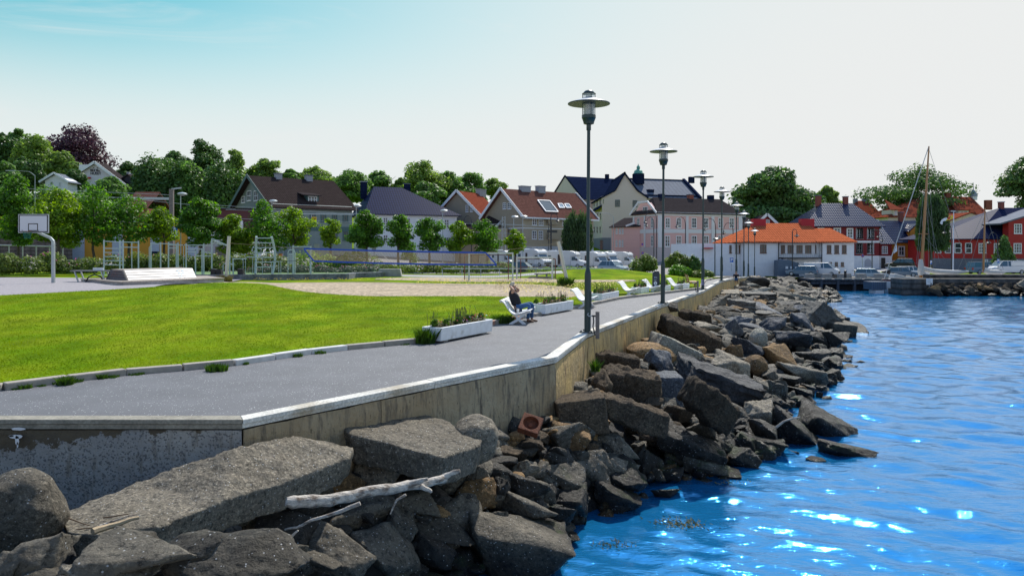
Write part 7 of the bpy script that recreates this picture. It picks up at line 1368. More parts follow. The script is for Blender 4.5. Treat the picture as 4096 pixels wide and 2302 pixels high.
p = P(*cL(545, 840), 51.6); o = MB().prism([(-.17, 0), (.22, 0), (.16, .44), (-.2, .46)], -.2, .2).build('rubber_block', M_black); o.location = (p.x, 52.0, zf); tag(o, 'black rubber block near the curved ladder', 'rubber block')
# sign board with exercise pictures
Yq = 54.6; a, b = P(*cL(1555, 355), Yq), P(*cL(1700, 900), Yq); t = thing('exercise_sign', 'upright exercise sign board in a rounded steel hoop on the terrace', 'sign', (a.x, Yq, zf)); w = b.x - a.x; hz_ = a.z - zf
MB().tube([(0, 0, 0), (0, 0, hz_ - .2), (w * .12, 0, hz_ - .04), (w * .3, 0, hz_), (w * .7, 0, hz_), (w * .88, 0, hz_ - .04), (w, 0, hz_ - .2), (w, 0, 0)], .035, 8).build('hoop', M_eq, t, smooth=True)
MB().box(w * .1, -.02, hz_ * .42, w * .85, .02, hz_ * .86).build('panel', mat('sign_grey', (.42, .46, .47), .5), t); q = MB(); [q.box(w * (.2 + .3 * (k % 2)), -.026, hz_ * (.46 + .09 * (k // 2)), w * (.35 + .3 * (k % 2)), -.021, hz_ * (.50 + .09 * (k // 2))) for k in range(8)]; q.build('pictures', mat('sign_print', (.2, .22, .25), .6), t)
# volleyball net with leaning posts
M_blue = mat('blue_net_tape', (.01, .07, .42), .55); M_rope = mat('tan_rope', (.35, .27, .16), .8); M_pst = mat('beige_painted_post', (.60, .56, .50), .5)
Yl, Yr_ = 49.2, 46.0; a0 = P(*cL(283, 905), Yl); a1 = P(*cL(343, 75), Yl); b0 = P(*cM(1650, 770), Yr_); b1 = P(*cM(1485, 0), Yr_); b1.z += .08
b1 = P(1950 + 1485 / 5.152 - 52, 966, Yr_); b1 = P(2233, 966, Yr_); b0 = P(2272, 1140, Yr_)
NT = thing('volleyball_net', 'beach volleyball net with blue tapes stretched between two leaning posts', 'volleyball net', (a0.x, Yl, a0.z))
def nr(p): return tuple(Vector(p) - NT.location)
MB().tube([nr(a0), nr(a1)], .11, 10).build('post', M_pst, NT, smooth=True); MB().tube([nr(b0), nr(b1)], .105, 10).build('post', M_pst, NT, smooth=True)
n0 = P(*cL(1880, 330), 48.2); n1 = P(*cC(1310, 990), 46.8); n2 = P(*cC(1415, 1107), 46.8); n3 = P(*cL(2090, 585), 48.2)
def tape(a, b, w, sag=0.0):
 m_ = MB(); pts = [a.lerp(b, k / 10) - Vector((0, 0, sag * math.sin(math.pi * k / 10))) for k in range(11)]
 for p, q in zip(pts[:-1], pts[1:]): m_.beam(nr(p), nr(q), .02, w)
 return m_
tape(n0, n1, .11, .03).build('top_tape', M_blue, NT, fix=False); tape(n3, n2, .11, .05).build('bottom_tape', M_blue, NT, fix=False); tape(n0, n3, .09).build('side_tape', M_blue, NT, fix=False); tape(n1, n2, .09).build('side_tape', M_blue, NT, fix=False)
mb = MB(); k = 118
for i in range(-9, k):
 for sg in (1, -1):
  s0, s1 = (i / k, (i + 9) / k) if sg == 1 else ((i + 9) / k, i / k)
  # clip to the net
  q = []
  for s_, tt in ((s0, 0), (s1, 1)): q.append((s_, tt))
  (sa, ta), (sb, tb) = q
  if sa < 0: ta += (0 - sa) / (sb - sa) * (tb - ta); sa = 0
  if sb < 0: tb -= (0 - sb) / (sa - sb) * (tb - ta); sb = 0
  if sa > 1: ta += (sa - 1) / (sa - sb) * (tb - ta); sa = 1
  if sb > 1: tb -= (sb - 1) / (sb - sa) * (tb - ta); sb = 1
  if abs(sa - sb) < .004: continue
  f = lambda s_, tt: n0.lerp(n1, s_).lerp(n3.lerp(n2, s_), tt) - Vector((0, 0, .04 * math.sin(math.pi * min(1, max(0, s_)))))
  mb.tube([nr(f(sa, ta)), nr(f(sb, tb))], .0062, 3)
mb.build('net_mesh', M_rope, NT, fix=False)
for a, b, m in ((P(*cL(370, 218), Yl), n0, M_rope), (P(*cL(345, 580), Yl), n3, M_black), (n1, b1 - Vector((0, 0, .1)), M_rope), (n2, P(2262, 1100, Yr_), M_rope)): MB().tube([nr(a), nr(b)], .012, 5).build('guy_rope', m, NT)
MB().tube([nr(P(*cC(290, 985), 48)), nr(P(*cC(425, 1115), 48))], .02, 5).build('antenna', M_white, NT)
# goals
M_goal = mat('goal_white', (.62, .62, .60), .5, var=.1); M_grst = mat('rusty_tube', (.20, .06, .045), .7, var=.2); M_gnet = mat('grey_green_net', (.10, .16, .13), .8)
def goal(label, x0, x1, yt, yb_, xr0, xr1, Yf, dback, c=cM):
 a = P(*c(x0, yb_), Yf); t = thing('football_goal', label, 'football goal', a); b = P(*c(x1, yb_), Yf); w = b.x - a.x; h = P(*c(x0, yt), Yf).z - a.z; ra, rb_ = P(*c(xr0, 0), Yf + dback).x - a.x, P(*c(xr1, 0), Yf + dback).x - a.x; s = .05
 MB().box(-s, -s, 0, s, s, h).build('post', M_goal, t); MB().box(w - s, -s, 0, w + s, s, h).build('post', M_goal, t); MB().box(-s, -s, h, w + s, s, h + 2 * s).build('crossbar', M_goal, t)
 for x, x2 in ((0, ra), (w, rb_)): MB().tube([(x2, dback, 0), (x2, dback, h * .96)], .03, 6).tube([(x, 0, h), (x2, dback, h * .96)], .028, 6).build('back_post', M_grst, t)
 MB().tube([(ra, dback, h * .96), (rb_, dback, h * .96)], .02, 5).tube([(ra, dback, h * .62), ((ra + rb_) / 2, dback, h * .60), (rb_, dback, h * .68)], .018, 5).build('back_bar', M_grst, t)
 nb = MB(); g_ = .16
 for i in range(int(w / g_) + 1): x = ra + (rb_ - ra) * i / (w / g_); nb.tube([(x, dback, 0), (x, dback, h * .95)], .0042, 3)
 for i in range(int(h / g_) + 1): nb.tube([(ra, dback, i * g_), (rb_, dback, i * g_)], .0042, 3); nb.tube([(0, 0, i * g_), (ra, dback, i * g_ * .96)], .0042, 3); nb.tube([(w, 0, i * g_), (rb_, dback, i * g_ * .96)], .0042, 3)
 for j in range(6): nb.tube([(w + (rb_ - w) * j / 6, dback * j / 6, 0), (w + (rb_ - w) * j / 6, dback * j / 6, h)], .004, 3); nb.tube([(0 + ra * j / 6, dback * j / 6, 0), (ra * j / 6, dback * j / 6, h)], .004, 3)
 for i in range(int(w / g_) + 1): x = w * i / (w / g_); nb.tube([(x, 0, h), (ra + (rb_ - ra) * x / w, dback, h * .95)], .0042, 3)
 nb.build('net', M_gnet, t, fix=False)
goal('left football goal with a green net standing on the sand', -380, 520, 180, 790, -475, 430, 51.3, .9); goal('right football goal behind which the picnic table stands', 603, 1333, 270, 750, 685, 1400, 52.6, .8)
# picnic table on the grass
Yp = 54.5; a = P(*cM(955, 735), Yp); t = thing('picnic_table', 'weathered wooden picnic table on the grass behind the right goal', 'picnic table', (a.x, Yp, a.z), R(0)); w = P(*cM(1310, 0), Yp).x - a.x; hz_ = P(*cM(1000, 578), Yp).z - a.z; hs_ = P(*cM(900, 655), Yp).z - a.z; M_pw = mat('old_table_wood', (.20, .18, .14), .8, var=.25, bands=[('y', .13, .01, .3)], stretch=(.5, 3, 1))
MB().box(.05, -.35, hz_ - .06, w - .05, .4, hz_).build('tabletop', M_pw, t); MB().box(-.45, -.95, hs_ - .05, w + .2, -.65, hs_).build('seat', M_pw, t); MB().box(-.3, .65, hs_ - .05, w + .35, .95, hs_).build('seat', M_pw, t)
for x in (w * .18, w * .75): MB().beam((x, -.25, hz_ - .05), (x - .1, -.85, 0), .1, .06).beam((x, .3, hz_ - .05), (x + .05, .9, 0), .1, .06).beam((x, -.9, hs_ - .1), (x, .9, hs_ - .1), .06, .1).build('leg_frame', M_pw, t)
# low railing along the lane
t = thing('railing', 'low steel tube railing between the volleyball court and the hedge', 'railing', (P(*cC(900, 0), 60).x, 60, .4)); x0 = t.location.x; zr1 = P(*cC(900, 1143), 60).z - .4
e = P(*cD(1315, 0), 66).x - x0; MB().tube([(0, 0, zr1), (e * .55, 1.5, zr1 - .05), (e, 6, zr1 - .15)], .035, 6).build('top_rail', M_galv, t)
for k in range(12): f = k / 11; MB().tube([(e * f, 1.5 * f + 4.5 * f * f - (0), -.4 + (-.1)), (e * f + (.0 if k else -.1), 1.5 * f + 4.5 * f * f, zr1 - .12 * f)], .03, 6).build('post', M_galv, t)
mw = MB()
for k in range(30): f = .62 + .38 * k / 29; mw.tube([(e * f, 1.5 * f + 4.5 * f * f, 0), (e * f, 1.5 * f + 4.5 * f * f, zr1 - .12)], .006, 3)
mw.build('wire_mesh', M_galv, t, fix=False)
t = thing('railing', 'pale pipe railing with thin posts in front of the stone retaining wall', 'railing', (P(*cA(-40, 0), 66).x, 66, .8)); x0 = t.location.x; e = P(*cA(520, 0), 68).x - x0; zr1 = P(*cA(0, 1075), 66).z - .8; MB().tube([(0, 0, zr1), (e, 2, zr1 - .15)], .06, 6).build('top_rail', M_galv, t)
for k in range(6): MB().tube([(e * k / 5, 2 * k / 5, -.6), (e * k / 5, 2 * k / 5, zr1)], .05, 6).build('post', M_galv, t)
# low concrete blocks
o = MB().prism([(0, 0), (1.9, 0), (1.75, .72), (.15, .72)], 0, .6).build('concrete_block', M_conc, bevel=.03); q = P(*cC(262, 1238), 57.5); o.location = (q.x, 57.5, q.z); tag(o, 'tapered concrete block on the gravel right of the lavender bed', 'concrete block')
# ================================================================ PEOPLE
M_skin = mat('skin', (.50, .26, .17), .55, var=.06, scale=8); M_shirt = mat('black_cotton', (.014, .014, .018), .85, bump=.01, bscale=14); M_jean = mat('blue_denim', (.045, .12, .26), .85, var=.25, scale=6, bump=.008, bscale=18); M_shoe = mat('brown_leather', (.14, .065, .035), .6); M_hair = mat('grey_blond_hair', (.62, .54, .42), .8, var=.25, scale=22, bump=.02, bscale=40); M_beard = mat('grey_beard', (.55, .50, .46), .85, var=.15, scale=20)
def skin(name, nodes, edges, m, parent, root=0, sub=2):
 """continuous body surface grown round a skeleton: nodes (x,y,z,rx,ry)"""
 me = bpy.data.meshes.new(name); me.from_pydata([n[:3] for n in nodes], edges, []); o = bpy.data.objects.new('tmp', me); COL.objects.link(o)
 o.modifiers.new('s', 'SKIN'); sv = me.skin_vertices[0].data
 for i, n in enumerate(nodes): sv[i].radius = (n[3], n[4] if len(n) > 4 else n[3]); sv[i].use_root = (i == root)
 s = o.modifiers.new('d', 'SUBSURF'); s.levels = sub; s.render_levels = sub
 dg = bpy.context.evaluated_depsgraph_get(); m2 = bpy.data.meshes.new_from_object(o.evaluated_get(dg)); bpy.data.objects.remove(o); m2.materials.clear(); m2.polygons.foreach_set('use_smooth', [True] * len(m2.polygons))
 return link(name, m2, m, parent)
def chain(*i): return list(zip(i[:-1], i[1:]))
mo = thing('person', 'man in a black t-shirt and jeans leaning back on a bench, hands behind his head', 'person', BN.location + Vector((.0, .9, 0)), R(-8))
body = [(-.04, 0, .50, .10, .11), (-.05, 0, .66, .10, .11), (-.11, 0, .84, .10, .11), (-.17, 0, .97, .09, .09), (-.19, 0, 1.07, .055), (-.155, 0, 1.14, .075), (-.125, 0, 1.21, .088, .08), (-.13, 0, 1.27, .075),
  (-.18, -.19, 1.00, .06), (-.06, -.34, 1.07, .052), (-.06, -.36, 1.11, .044), (-.18, -.20, 1.21, .036), (-.24, -.08, 1.22, .032), (-.18, .19, 1.00, .06), (.02, .33, 1.05, .05), (.02, .35, 1.09, .042), (-.14, .2, 1.21, .036), (-.24, .07, 1.21, .032),
  (-.04, -.10, .50, .085), (.40, -.14, .60, .065), (.46, -.14, .56, .058), (.40, -.14, .15, .045), (.41, -.14, .06, .04), (-.04, .12, .50, .085), (.46, .12, .62, .065), (.52, .12, .58, .058), (.50, .13, .15, .045), (.51, .13, .06, .04), (-.055, 0, 1.195, .022), (-.15, -.085, 1.20, .018), (-.15, .085, 1.20, .018)]
skin('body', body, chain(0, 1, 2, 3, 4, 5, 6, 7) + chain(3, 8, 9, 10, 11, 12) + chain(3, 13, 14, 15, 16, 17) + chain(0, 18, 19, 20, 21, 22) + chain(0, 23, 24, 25, 26, 27) + [(6, 28), (6, 29), (6, 30)], M_skin, mo)
skin('shirt', [(-.05, 0, .52, .17, .18), (-.01, 0, .66, .18, .19), (-.09, 0, .84, .17, .20), (-.17, 0, .97, .145, .18), (-.185, 0, 1.04, .075), (-.17, -.20, 1.00, .085), (-.12, -.29, 1.06, .075), (-.17, .20, 1.00, .085), (-.09, .27, 1.05, .075)], chain(0, 1, 2, 3, 4) + chain(3, 5, 6) + chain(3, 7, 8), M_shirt, mo)
skin('jeans', [(-.05, 0, .49, .15, .18), (.06, -.10, .51, .10), (.40, -.14, .605, .082), (.465, -.14, .565, .075), (.41, -.14, .30, .068), (.40, -.14, .12, .064), (.06, .11, .51, .10), (.46, .12, .625, .082), (.53, .12, .585, .075), (.50, .13, .30, .068), (.50, .13, .12, .064)], chain(0, 1, 2, 3, 4, 5) + chain(0, 6, 7, 8, 9, 10), M_jean, mo)
for x, y in ((.40, -.14), (.50, .13)): skin('shoe', [(x - .05, y, .055, .05, .045), (x + .05, y, .06, .055, .045), (x + .15, y - .01, .045, .045, .04), (x + .21, y - .015, .035, .035, .03)], chain(0, 1, 2, 3), M_shoe, mo)
skin('hair', [(-.18, 0, 1.20, .085, .095), (-.17, 0, 1.28, .09, .10), (-.12, 0, 1.33, .075, .09), (-.075, 0, 1.30, .035, .05)], chain(0, 1, 2, 3), M_hair, mo)
skin('beard', [(-.08, 0, 1.145, .04, .05), (-.05, 0, 1.125, .03, .04), (-.05, 0, 1.155, .025, .04)], chain(0, 1, 2), M_beard, mo)
MB().box(-.062, -.068, 1.215, -.045, .068, 1.245).box(-.14, -.09, 1.232, -.05, -.082, 1.24).box(-.14, .082, 1.232, -.05, .09, 1.24).build('sunglasses', M_black, mo)
for s in (-1, 1):
 for k in range(4): skin('finger', [(-.235, s * (.07 - .0), 1.275 - .022 * k, .013), (-.25, s * .03, 1.282 - .022 * k, .011), (-.255, -s * (.02 + .005 * k), 1.285 - .022 * k, .009)], chain(0, 1, 2), M_skin, mo, sub=1)
 skin('thumb', [(-.225, s * .09, 1.21, .013), (-.215, s * .075, 1.18, .012), (-.21, s * .06, 1.165, .009)], chain(0, 1, 2), M_skin, mo, sub=1)
bg = skin('shoulder_bag', [(0, 0, .06, .10, .09), (.10, 0, .08, .11, .08), (.20, -.01, .05, .06, .06)], chain(0, 1, 2), mat('black_bag_cloth', (.02, .02, .022), .7), None); bg.location = BN.location + Vector((-.08, .42, .37)); tag(bg, 'black shoulder bag lying on the bench beside the man', 'bag')
cp = thing('coffee_cup', 'paper coffee cup with a lid standing on the bench seat', 'cup', BN.location + Vector((.03, .22, .36))); MB().lathe([(.03, 0), (.042, .11)], 14).build('cup', mat('paper_cup', (.55, .55, .52), .6), cp, smooth=True); MB().lathe([(.045, .108), (.045, .12), (.036, .128)], 14).build('lid', M_white, cp)
def walker(label, x, y, z, shirt, hair, sc=1, trousers=None, rz=0, sit=False):
 t = thing('person', label, 'person', (x, y, z), rz); t.scale = (sc,) * 3; lz = .9 if not sit else .1; d = lz - .9
 N_ = [(0, 0, .95 + d, .10), (0, 0, 1.2 + d, .09), (0, 0, 1.4 + d, .08), (0, 0, 1.5 + d, .05), (0, -.02, 1.6 + d, .08, .075), (0, -.01, 1.68 + d, .065), (-.19, 0, 1.4 + d, .055), (-.25, .02, 1.13 + d, .042), (-.22, -.1, .9 + d, .035), (.19, 0, 1.4 + d, .055), (.25, .02, 1.13 + d, .042), (.22, -.1, .9 + d, .035)]
 E_ = chain(0, 1, 2, 3, 4, 5) + chain(2, 6, 7, 8) + chain(2, 9, 10, 11); lg = []
 if not sit: N_ += [(-.1, 0, .85, .09), (-.1, .0, .45, .06), (-.11, .08, .07, .045), (.1, 0, .85, .09), (.1, -.06, .45, .06), (.11, -.1, .07, .045)]; E_ += chain(0, 12, 13, 14) + chain(0, 15, 16, 17)
 else: N_ += [(-.1, -.35, .12, .08), (-.1, -.45, -.3, .05), (.1, -.35, .12, .08), (.1, -.45, -.3, .05)]; E_ += chain(0, 12, 13) + chain(0, 14, 15)
 skin('body', N_, E_, M_skin, t, sub=1); skin('shirt', [(0, 0, .95 + d, .15, .18), (0, 0, 1.2 + d, .15, .18), (0, 0, 1.4 + d, .12, .18), (-.2, 0, 1.38 + d, .08), (-.24, .01, 1.2 + d, .07), (.2, 0, 1.38 + d, .08), (.24, .01, 1.2 + d, .07)], chain(0, 1, 2) + chain(2, 3, 4) + chain(2, 5, 6), shirt, t, sub=1)
 if hair: skin('hair', [(0, .03, 1.62 + d, .08, .085), (0, .01, 1.70 + d, .07, .075)], [(0, 1)], hair, t, sub=1)
 skin('trousers', [(0, 0, .92 + d, .14, .17), (-.1, 0, .75 + d if not sit else .12, .1), (-.11, -.3 if sit else .02, .3 if not sit else .12, .075), (.1, 0, .75 + d if not sit else .12, .1), (.11, -.3 if sit else -.04, .3 if not sit else .12, .075)], chain(0, 1, 2) + chain(0, 3, 4), trousers or M_jean, t, sub=1)
q = P(*cK(2403, 310), 70); walker('walking person in a white t-shirt and sunglasses behind the rose hedge', q.x, 70, q.z - 1.72, mat('white_cotton', (.7, .7, .72), .8), M_hair); q = P(*cL(755, 380), 70); walker('walking person in a dark jacket behind the rose hedge', q.x, 70, q.z - 1.72, mat('dark_jacket', (.03, .03, .04), .8), M_beard, 1, M_black)
q = P(*cN(1575, 540), 64.5); walker('bald person in a black top sitting low on the wall beside the fifth lamp', q.x, 64.5, q.z - .80, M_shirt, None, .86, None, R(160), True)
# ================================================================ VEHICLES
M_cw = mat('white_car_paint', (.72, .73, .74), .3, coat=.6); M_ws = mat('windscreen', (.05, .10, .13), .06, spec=1); M_hl = mat('headlamp_glass', (.6, .62, .65), .1); M_tl = mat('tail_lamp_red', (.35, .01, .01), .3)
def wheels(t, xs, w, r, sc=1):
 for x in xs:
  for s in (-1, 1):
   o = MB().tube([(x, s * w, r), (x, s * (w - .2), r)], r, 14).build('wheel', M_tyre, t); MB().tube([(x, s * (w + .012), r), (x, s * (w - .05), r)], r * .62, 10).build('rim', M_galv, o)
def car(label, x, y, z, rz, paint, L_=4.5, h=1.48, w=1.78, kind='estate', sc=1.0, cat='car', name='parked_car', group='cars parked around the harbour'):
 t = thing(name, label, cat, (x, y, z), rz, group); t.scale = (sc,) * 3; a = L_ / 2; hb = h * .60; W_ = w / 2
 hood = .27 if kind != 'van' else .13
 prof = [(-a + .05, .28), (-a, .45), (-a + .03, hb * .95), (-a + .25, hb), (a - L_ * hood, hb), (a - .25, hb * .84), (a - .03, hb * .66), (a, .42), (a - .08, .25)]
 MB().prism(prof, -W_, W_).build('body', paint, t, bevel=.07)
 rb = {'estate': (-a + .12, -a + .42), 'hatch': (-a + .15, -a + .6), 'suv': (-a + .12, -a + .45), 'van': (-a + .02, -a + .08)}[kind]; fx = a - L_ * hood; ft = fx - h * .42
 i, j = W_ - .04, W_ - .24
 vs = [(rb[0], -i, hb), (fx + .02, -i, hb), (fx + .02, i, hb), (rb[0], i, hb), (rb[1], -j, h - .04), (ft, -j, h - .04), (ft, j, h - .04), (rb[1], j, h - .04)]
 MB().add(vs, [(3, 2, 1, 0), (4, 5, 6, 7), (0, 1, 5, 4), (1, 2, 6, 5), (2, 3, 7, 6), (3, 0, 4, 7)]).build('windows', M_ws, t)
 MB().box(rb[1] - .05, -j - .01, h - .05, ft + .03, j + .01, h).build('roof', paint, t, bevel=.03)
 pb = MB()
 for s in (-1, 1):
  for (x0, x1) in ((rb[0], rb[1]), ((rb[0] + fx) / 2 - .1, (rb[0] + fx) / 2 - .1), ((rb[0] * .3 + fx * .7) - .1, (rb[0] * .3 + fx * .7) - .2), (fx, ft)): pb.beam((x0, s * (i + .01), hb - .02), (x1, s * (j + .012), h - .03), .07, .05)
 pb.build('pillars', paint, t)
 if kind == 'van': MB().box(-a + .1, -W_ - .006, hb + .02, -a + L_ * .5, W_ + .006, h - .12).build('side_panel', paint, t)
 for s in (-1, 1): MB().box(a - .22, s * (W_ - .42), hb * .60, a - .02, s * (W_ - .08), hb * .78).build('headlight', M_hl, t); MB().box(-a - .01, s * (W_ - .3), hb * .62, -a + .12, s * (W_ - .02), hb * .9).build('tail_light', M_tl, t); MB().box(fx - .1, s * (W_ + .02), hb + .0, fx + .08, s * (W_ + .2), hb + .14).build('wing_mirror', paint, t)
 MB().box(a - .05, -W_ * .6, .38, a + .012, W_ * .6, hb * .58).build('grille', M_black, t); wheels(t, (-a + L_ * .2, a - L_ * .19), W_, .32); return t
def mhome(label, u, v, Y, rz, L_=7.0, sc=1.0):
 p = P(u, v, Y); z = p.z; t = thing('motorhome', label, 'motorhome', p, rz, 'white motorhomes parked in a row'); t.scale = (sc,) * 3; a = L_ / 2
 M_mh = mat('motorhome_white', (.66, .66, .64), .35, coat=.4)
 MB().prism([(-a, .4), (a - 2.3, .4), (a - 2.3, 1.9), (a - 1.3, 2.0), (a - 1.25, 2.25), (a - 1.55, 2.62), (a - 2.3, 2.82), (-a + .1, 2.82), (-a, 2.7)], -1.12, 1.12).build('body', M_mh, t, bevel=.08)
 MB().prism([(a - 2.3, .35), (a - .05, .35), (a, .6), (a - .02, .95), (a - .25, 1.12), (a - .85, 1.28), (a - 1.35, 1.95), (a - 2.3, 1.98)], -1.0, 1.0).build('cab', M_cw, t, bevel=.06)
 n_ = Vector((.5, 0, .6)).normalized() * .012
 MB().add([(a - .88, -.9, 1.30), (a - .88, .9, 1.30), (a - 1.33, .84, 1.92), (a - 1.33, -.84, 1.92)], [(0, 1, 2, 3)]).build('windscreen', M_ws, t, fix=False).location = n_ * 2.2
 for s in (-1, 1): MB().prism([(a - 1.15, 1.25), (a - 2.1, 1.2), (a - 2.1, 1.82), (a - 1.55, 1.84)], s * 1.0, s * 1.022).build('cab_window', M_ws, t); MB().box(a - .18, s * .55, .72, a + .01, s * .92, .98).build('headlight', M_hl, t); MB().box(a - 1.25, s * 1.02, 1.2, a - 1.1, s * 1.25, 1.55).build('mirror', M_black, t); MB().box(-a + .8, s * 1.12, 1.5, -a + 1.5, s * 1.14, 2.05).build('side_window', M_ws, t); MB().box(-a + 2.7, s * 1.12, .55, -a + 3.2, s * 1.135, 2.2).build('side_door', mat('door_brown', (.06, .04, .03), .6), t)
 MB().box(a - .1, -.8, .42, a + .02, .8, .68).build('bumper', M_black, t); MB().box(a - 2.2, -.4, 2.66, a - 1.75, .4, 2.80).build('roof_hatch', M_ws, t); MB().box(-a + 1, -.5, 2.82, -a + 2, .4, 2.92).build('roof_box', M_white, t); wheels(t, (-a + 1.6, a - 1.05), 1.0, .34); return t
for lb, c, x, y, Y, rz, L_ in (('motorhome with an open brown side door in front of the beige house', cD, 628, 1133, 126, -24, 7.2), ('motorhome just right of the nearest lamp post', cD, 895, 1140, 129, -50, 7), ('third motorhome from the right with a blue windscreen', cD, 1005, 1130, 134, -50, 6.8), ('rightmost motorhome beside the large bush', cD, 1160, 1128, 137, -35, 6.8), ('motorhome seen from the front behind the football goals', cD, 325, 1120, 124, -50, 7), ('leftmost motorhome half hidden by the last park tree', cC, 1500, 1125, 128, -60, 7)):
 mhome(lb, *c(x, y), Y * .84, R(rz), L_, .84)
def cp_(c, x, y, Y): p = P(*c(x, y), Y); return p.x, Y, p.z
M_navy = mat('dark_blue_paint', (.02, .03, .05), .25, coat=.7); M_blu = mat('blue_car_paint', (.02, .07, .20), .25, coat=.7); M_sil = mat('silver_blue_paint', (.28, .38, .45), .25, coat=.6, metal=.2); M_slb = mat('slate_blue_paint', (.10, .18, .25), .25, coat=.6)
car('dark blue sport utility car parked behind the football goals', *cp_(cM, 730, 636, 72), R(-18), M_navy, 4.6, 1.66, 1.85, 'suv', .82); car('blue car parked behind the volleyball net', *cp_(cB, 1405, 1180, 74), R(-8), M_blu, 4.3, 1.5, 1.8, 'estate', .86); car('light blue small car parked right of the motorhomes', *cp_(cD, 1090, 1178, 100), R(-38), M_sil, 3.9, 1.5, 1.7, 'hatch')
car('white car parked on the slope by the harbour building', *cp_(cE, 1130, 1163, 134), R(168), M_cw, 4.2, 1.6, 1.8, 'hatch'); car('dark blue estate car seen from behind in front of the harbour building', *cp_(cF, 812, 1190, 99.5), R(150), M_slb, 4.5, 1.5, 1.8, 'estate', .88)
car('white van facing the water in front of the harbour building', *cp_(cF, 1022, 1190, 99.5), R(-35), M_cw, 4.9, 1.95, 1.9, 'van', .88, 'van', 'parked_van'); car('light blue estate car parked on the quay near the grass', *cp_(cG, 190, 1256, 99.5), R(-25), M_sil, 4.6, 1.5, 1.8, 'estate', .9); car('dark hatchback on the quay behind the boat cover', *cp_(cG, 470, 1240, 100), R(-25), M_slb, 4.3, 1.45, 1.8, 'hatch', .9)
car('white estate car on the quay left of the tall mast', *cp_(cG, 550, 1232, 104), R(-8), M_cw, 4.6, 1.5, 1.8, 'estate', .9); car('black sport utility car on the upper road by the ochre house', *cp_(cG, 445, 1166, 126), R(150), M_black, 4.5, 1.7, 1.85, 'suv'); car('grey estate car on the right quay beside the white van', *cp_(cG, 1195, 1215, 108), R(8), M_slb, 4.9, 1.75, 1.85, 'estate'); car('white panel van on the right quay', *cp_(cG, 1398, 1215, 106), R(180), M_cw, 4.9, 1.9, 1.9, 'van', 1, 'van', 'parked_van')
# motorcycle
x, y, z = cp_(cG, 325, 1240, 100); t = thing('motorcycle', 'dark motorcycle parked between the blue estate car and the boat cover', 'motorcycle', (x, y, z)); wq = MB()
for dx in (-.65, .65): MB().tube([(dx, -.06, .3), (dx, .06, .3)], .3, 12).build('wheel', M_tyre, t)
MB().prism([(-.7, .75), (-.2, .8), (.1, .95), (.45, .85), (.5, .5), (.2, .3), (-.3, .35), (-.5, .6)], -.14, .14).tube([(.65, 0, .3), (.42, 0, 1.0)], .04, 6).tube([(.42, -.35, 1.02), (.42, .35, 1.02)], .025, 6).build('frame', M_black, t)
# ================================================================ QUAY, PIER, MOLE, BOATS
M_tim = mat('dark_quay_timber', (.06, .065, .08), .85, var=.3, scale=2, bands=[('x', .5, .02, .35)]); M_lt = mat('pale_quay_edge', (.45, .40, .32), .8)
def lx(c, x, Y): return P(*c(x, 0), Y).x
Yp = 93.6; xa, xb = lx(cF, 920, Yp), 112
pier = thing('timber_quay', 'dark timber quay with beams over the water in front of the harbour building', 'quay', (xa, Yp, WATER)); zt = -1.27 - WATER
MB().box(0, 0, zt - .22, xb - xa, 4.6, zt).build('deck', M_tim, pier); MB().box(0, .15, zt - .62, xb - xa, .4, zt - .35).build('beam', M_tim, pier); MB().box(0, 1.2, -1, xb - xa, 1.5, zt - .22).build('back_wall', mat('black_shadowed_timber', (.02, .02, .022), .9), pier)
for k in range(16): MB().box(1 + k * 2.1, .05, -1, 1.3 + k * 2.1, .35, zt - .22).build('pile', M_tim, pier)
for k in range(15): MB().box(.3 + k * 1.25, -.08, zt, 1.15 + k * 1.25, .08, zt + .13).build('edge_beam', M_lt, pier)
cb = MB().prism([(0, 0), (1.35, 0), (1.2, .62), (.15, .62)], 0, .6).build('concrete_block', M_conc, bevel=.03); first = True
for c, x, y, Y in [(cF, 892, 1218, 97), (cF, 980, 1200, 98.2), (cF, 1075, 1218, 97), (cF, 1130, 1200, 98.2), (cF, 1245, 1222, 97), (cF, 1280, 1205, 98.2), (cF, 1438, 1222, 97), (cG, 262, 1256, 97)]:
 p = P(*c(x, y), Y); o = cb if first else cb.copy()
 if not first: COL.objects.link(o)
 first = False; o.location = (p.x - .6, Y, -1.32); tag(o, 'tapered grey concrete block on the quay edge before the parked cars', 'concrete block', 'concrete blocks on the quay edge')
o = MB().lathe([(.16, 0), (.16, .9), (.18, .92), (.18, 1.0), (.05, 1.05)], 10).build('mooring_bollard', M_black, smooth=True); p = P(*cF(1267, 1225), 95); o.location = (p.x, 95, -1.25); tag(o, 'black mooring post on the timber quay', 'bollard')
t = thing('picnic_stools', 'small dark high table with stools on the grass edge beside the harbour building', 'table', P(*cG(40, 1232), 101)); MB().lathe([(.25, 0), (.04, .04), (.04, .7), (.35, .72), (.35, .76)], 10).build('table', M_gdark, t); MB().lathe([(.18, 0), (.03, .03), (.03, .45), (.2, .47), (.2, .5)], 8, (.9, 0, 0)).build('stool', M_gdark, t)
# dumpsters
p = P(*cF(560, 1162), 101.5); t = thing('dumpster', 'large grey blue waste container with a sloping lid by the harbour building', 'waste container', (p.x, 101.5, -1.35)); w = lx(cF, 780, 101.5) - p.x; M_dump = mat('grey_blue_container', (.10, .14, .19), .6, var=.15)
MB().prism([(0, 0), (w, 0), (w, 1.9), (w * .45, 2.45), (0, 2.3)], 0, 1.6).build('body', M_dump, t, bevel=.03); MB().box(w * .35, -.02, 1.15, w * .47, -.001, 1.5).box(w * .58, -.02, 1.15, w * .70, -.001, 1.5).box(w * .8, -.02, 1.2, w * .88, -.001, 1.45).build('stickers', M_white, t)
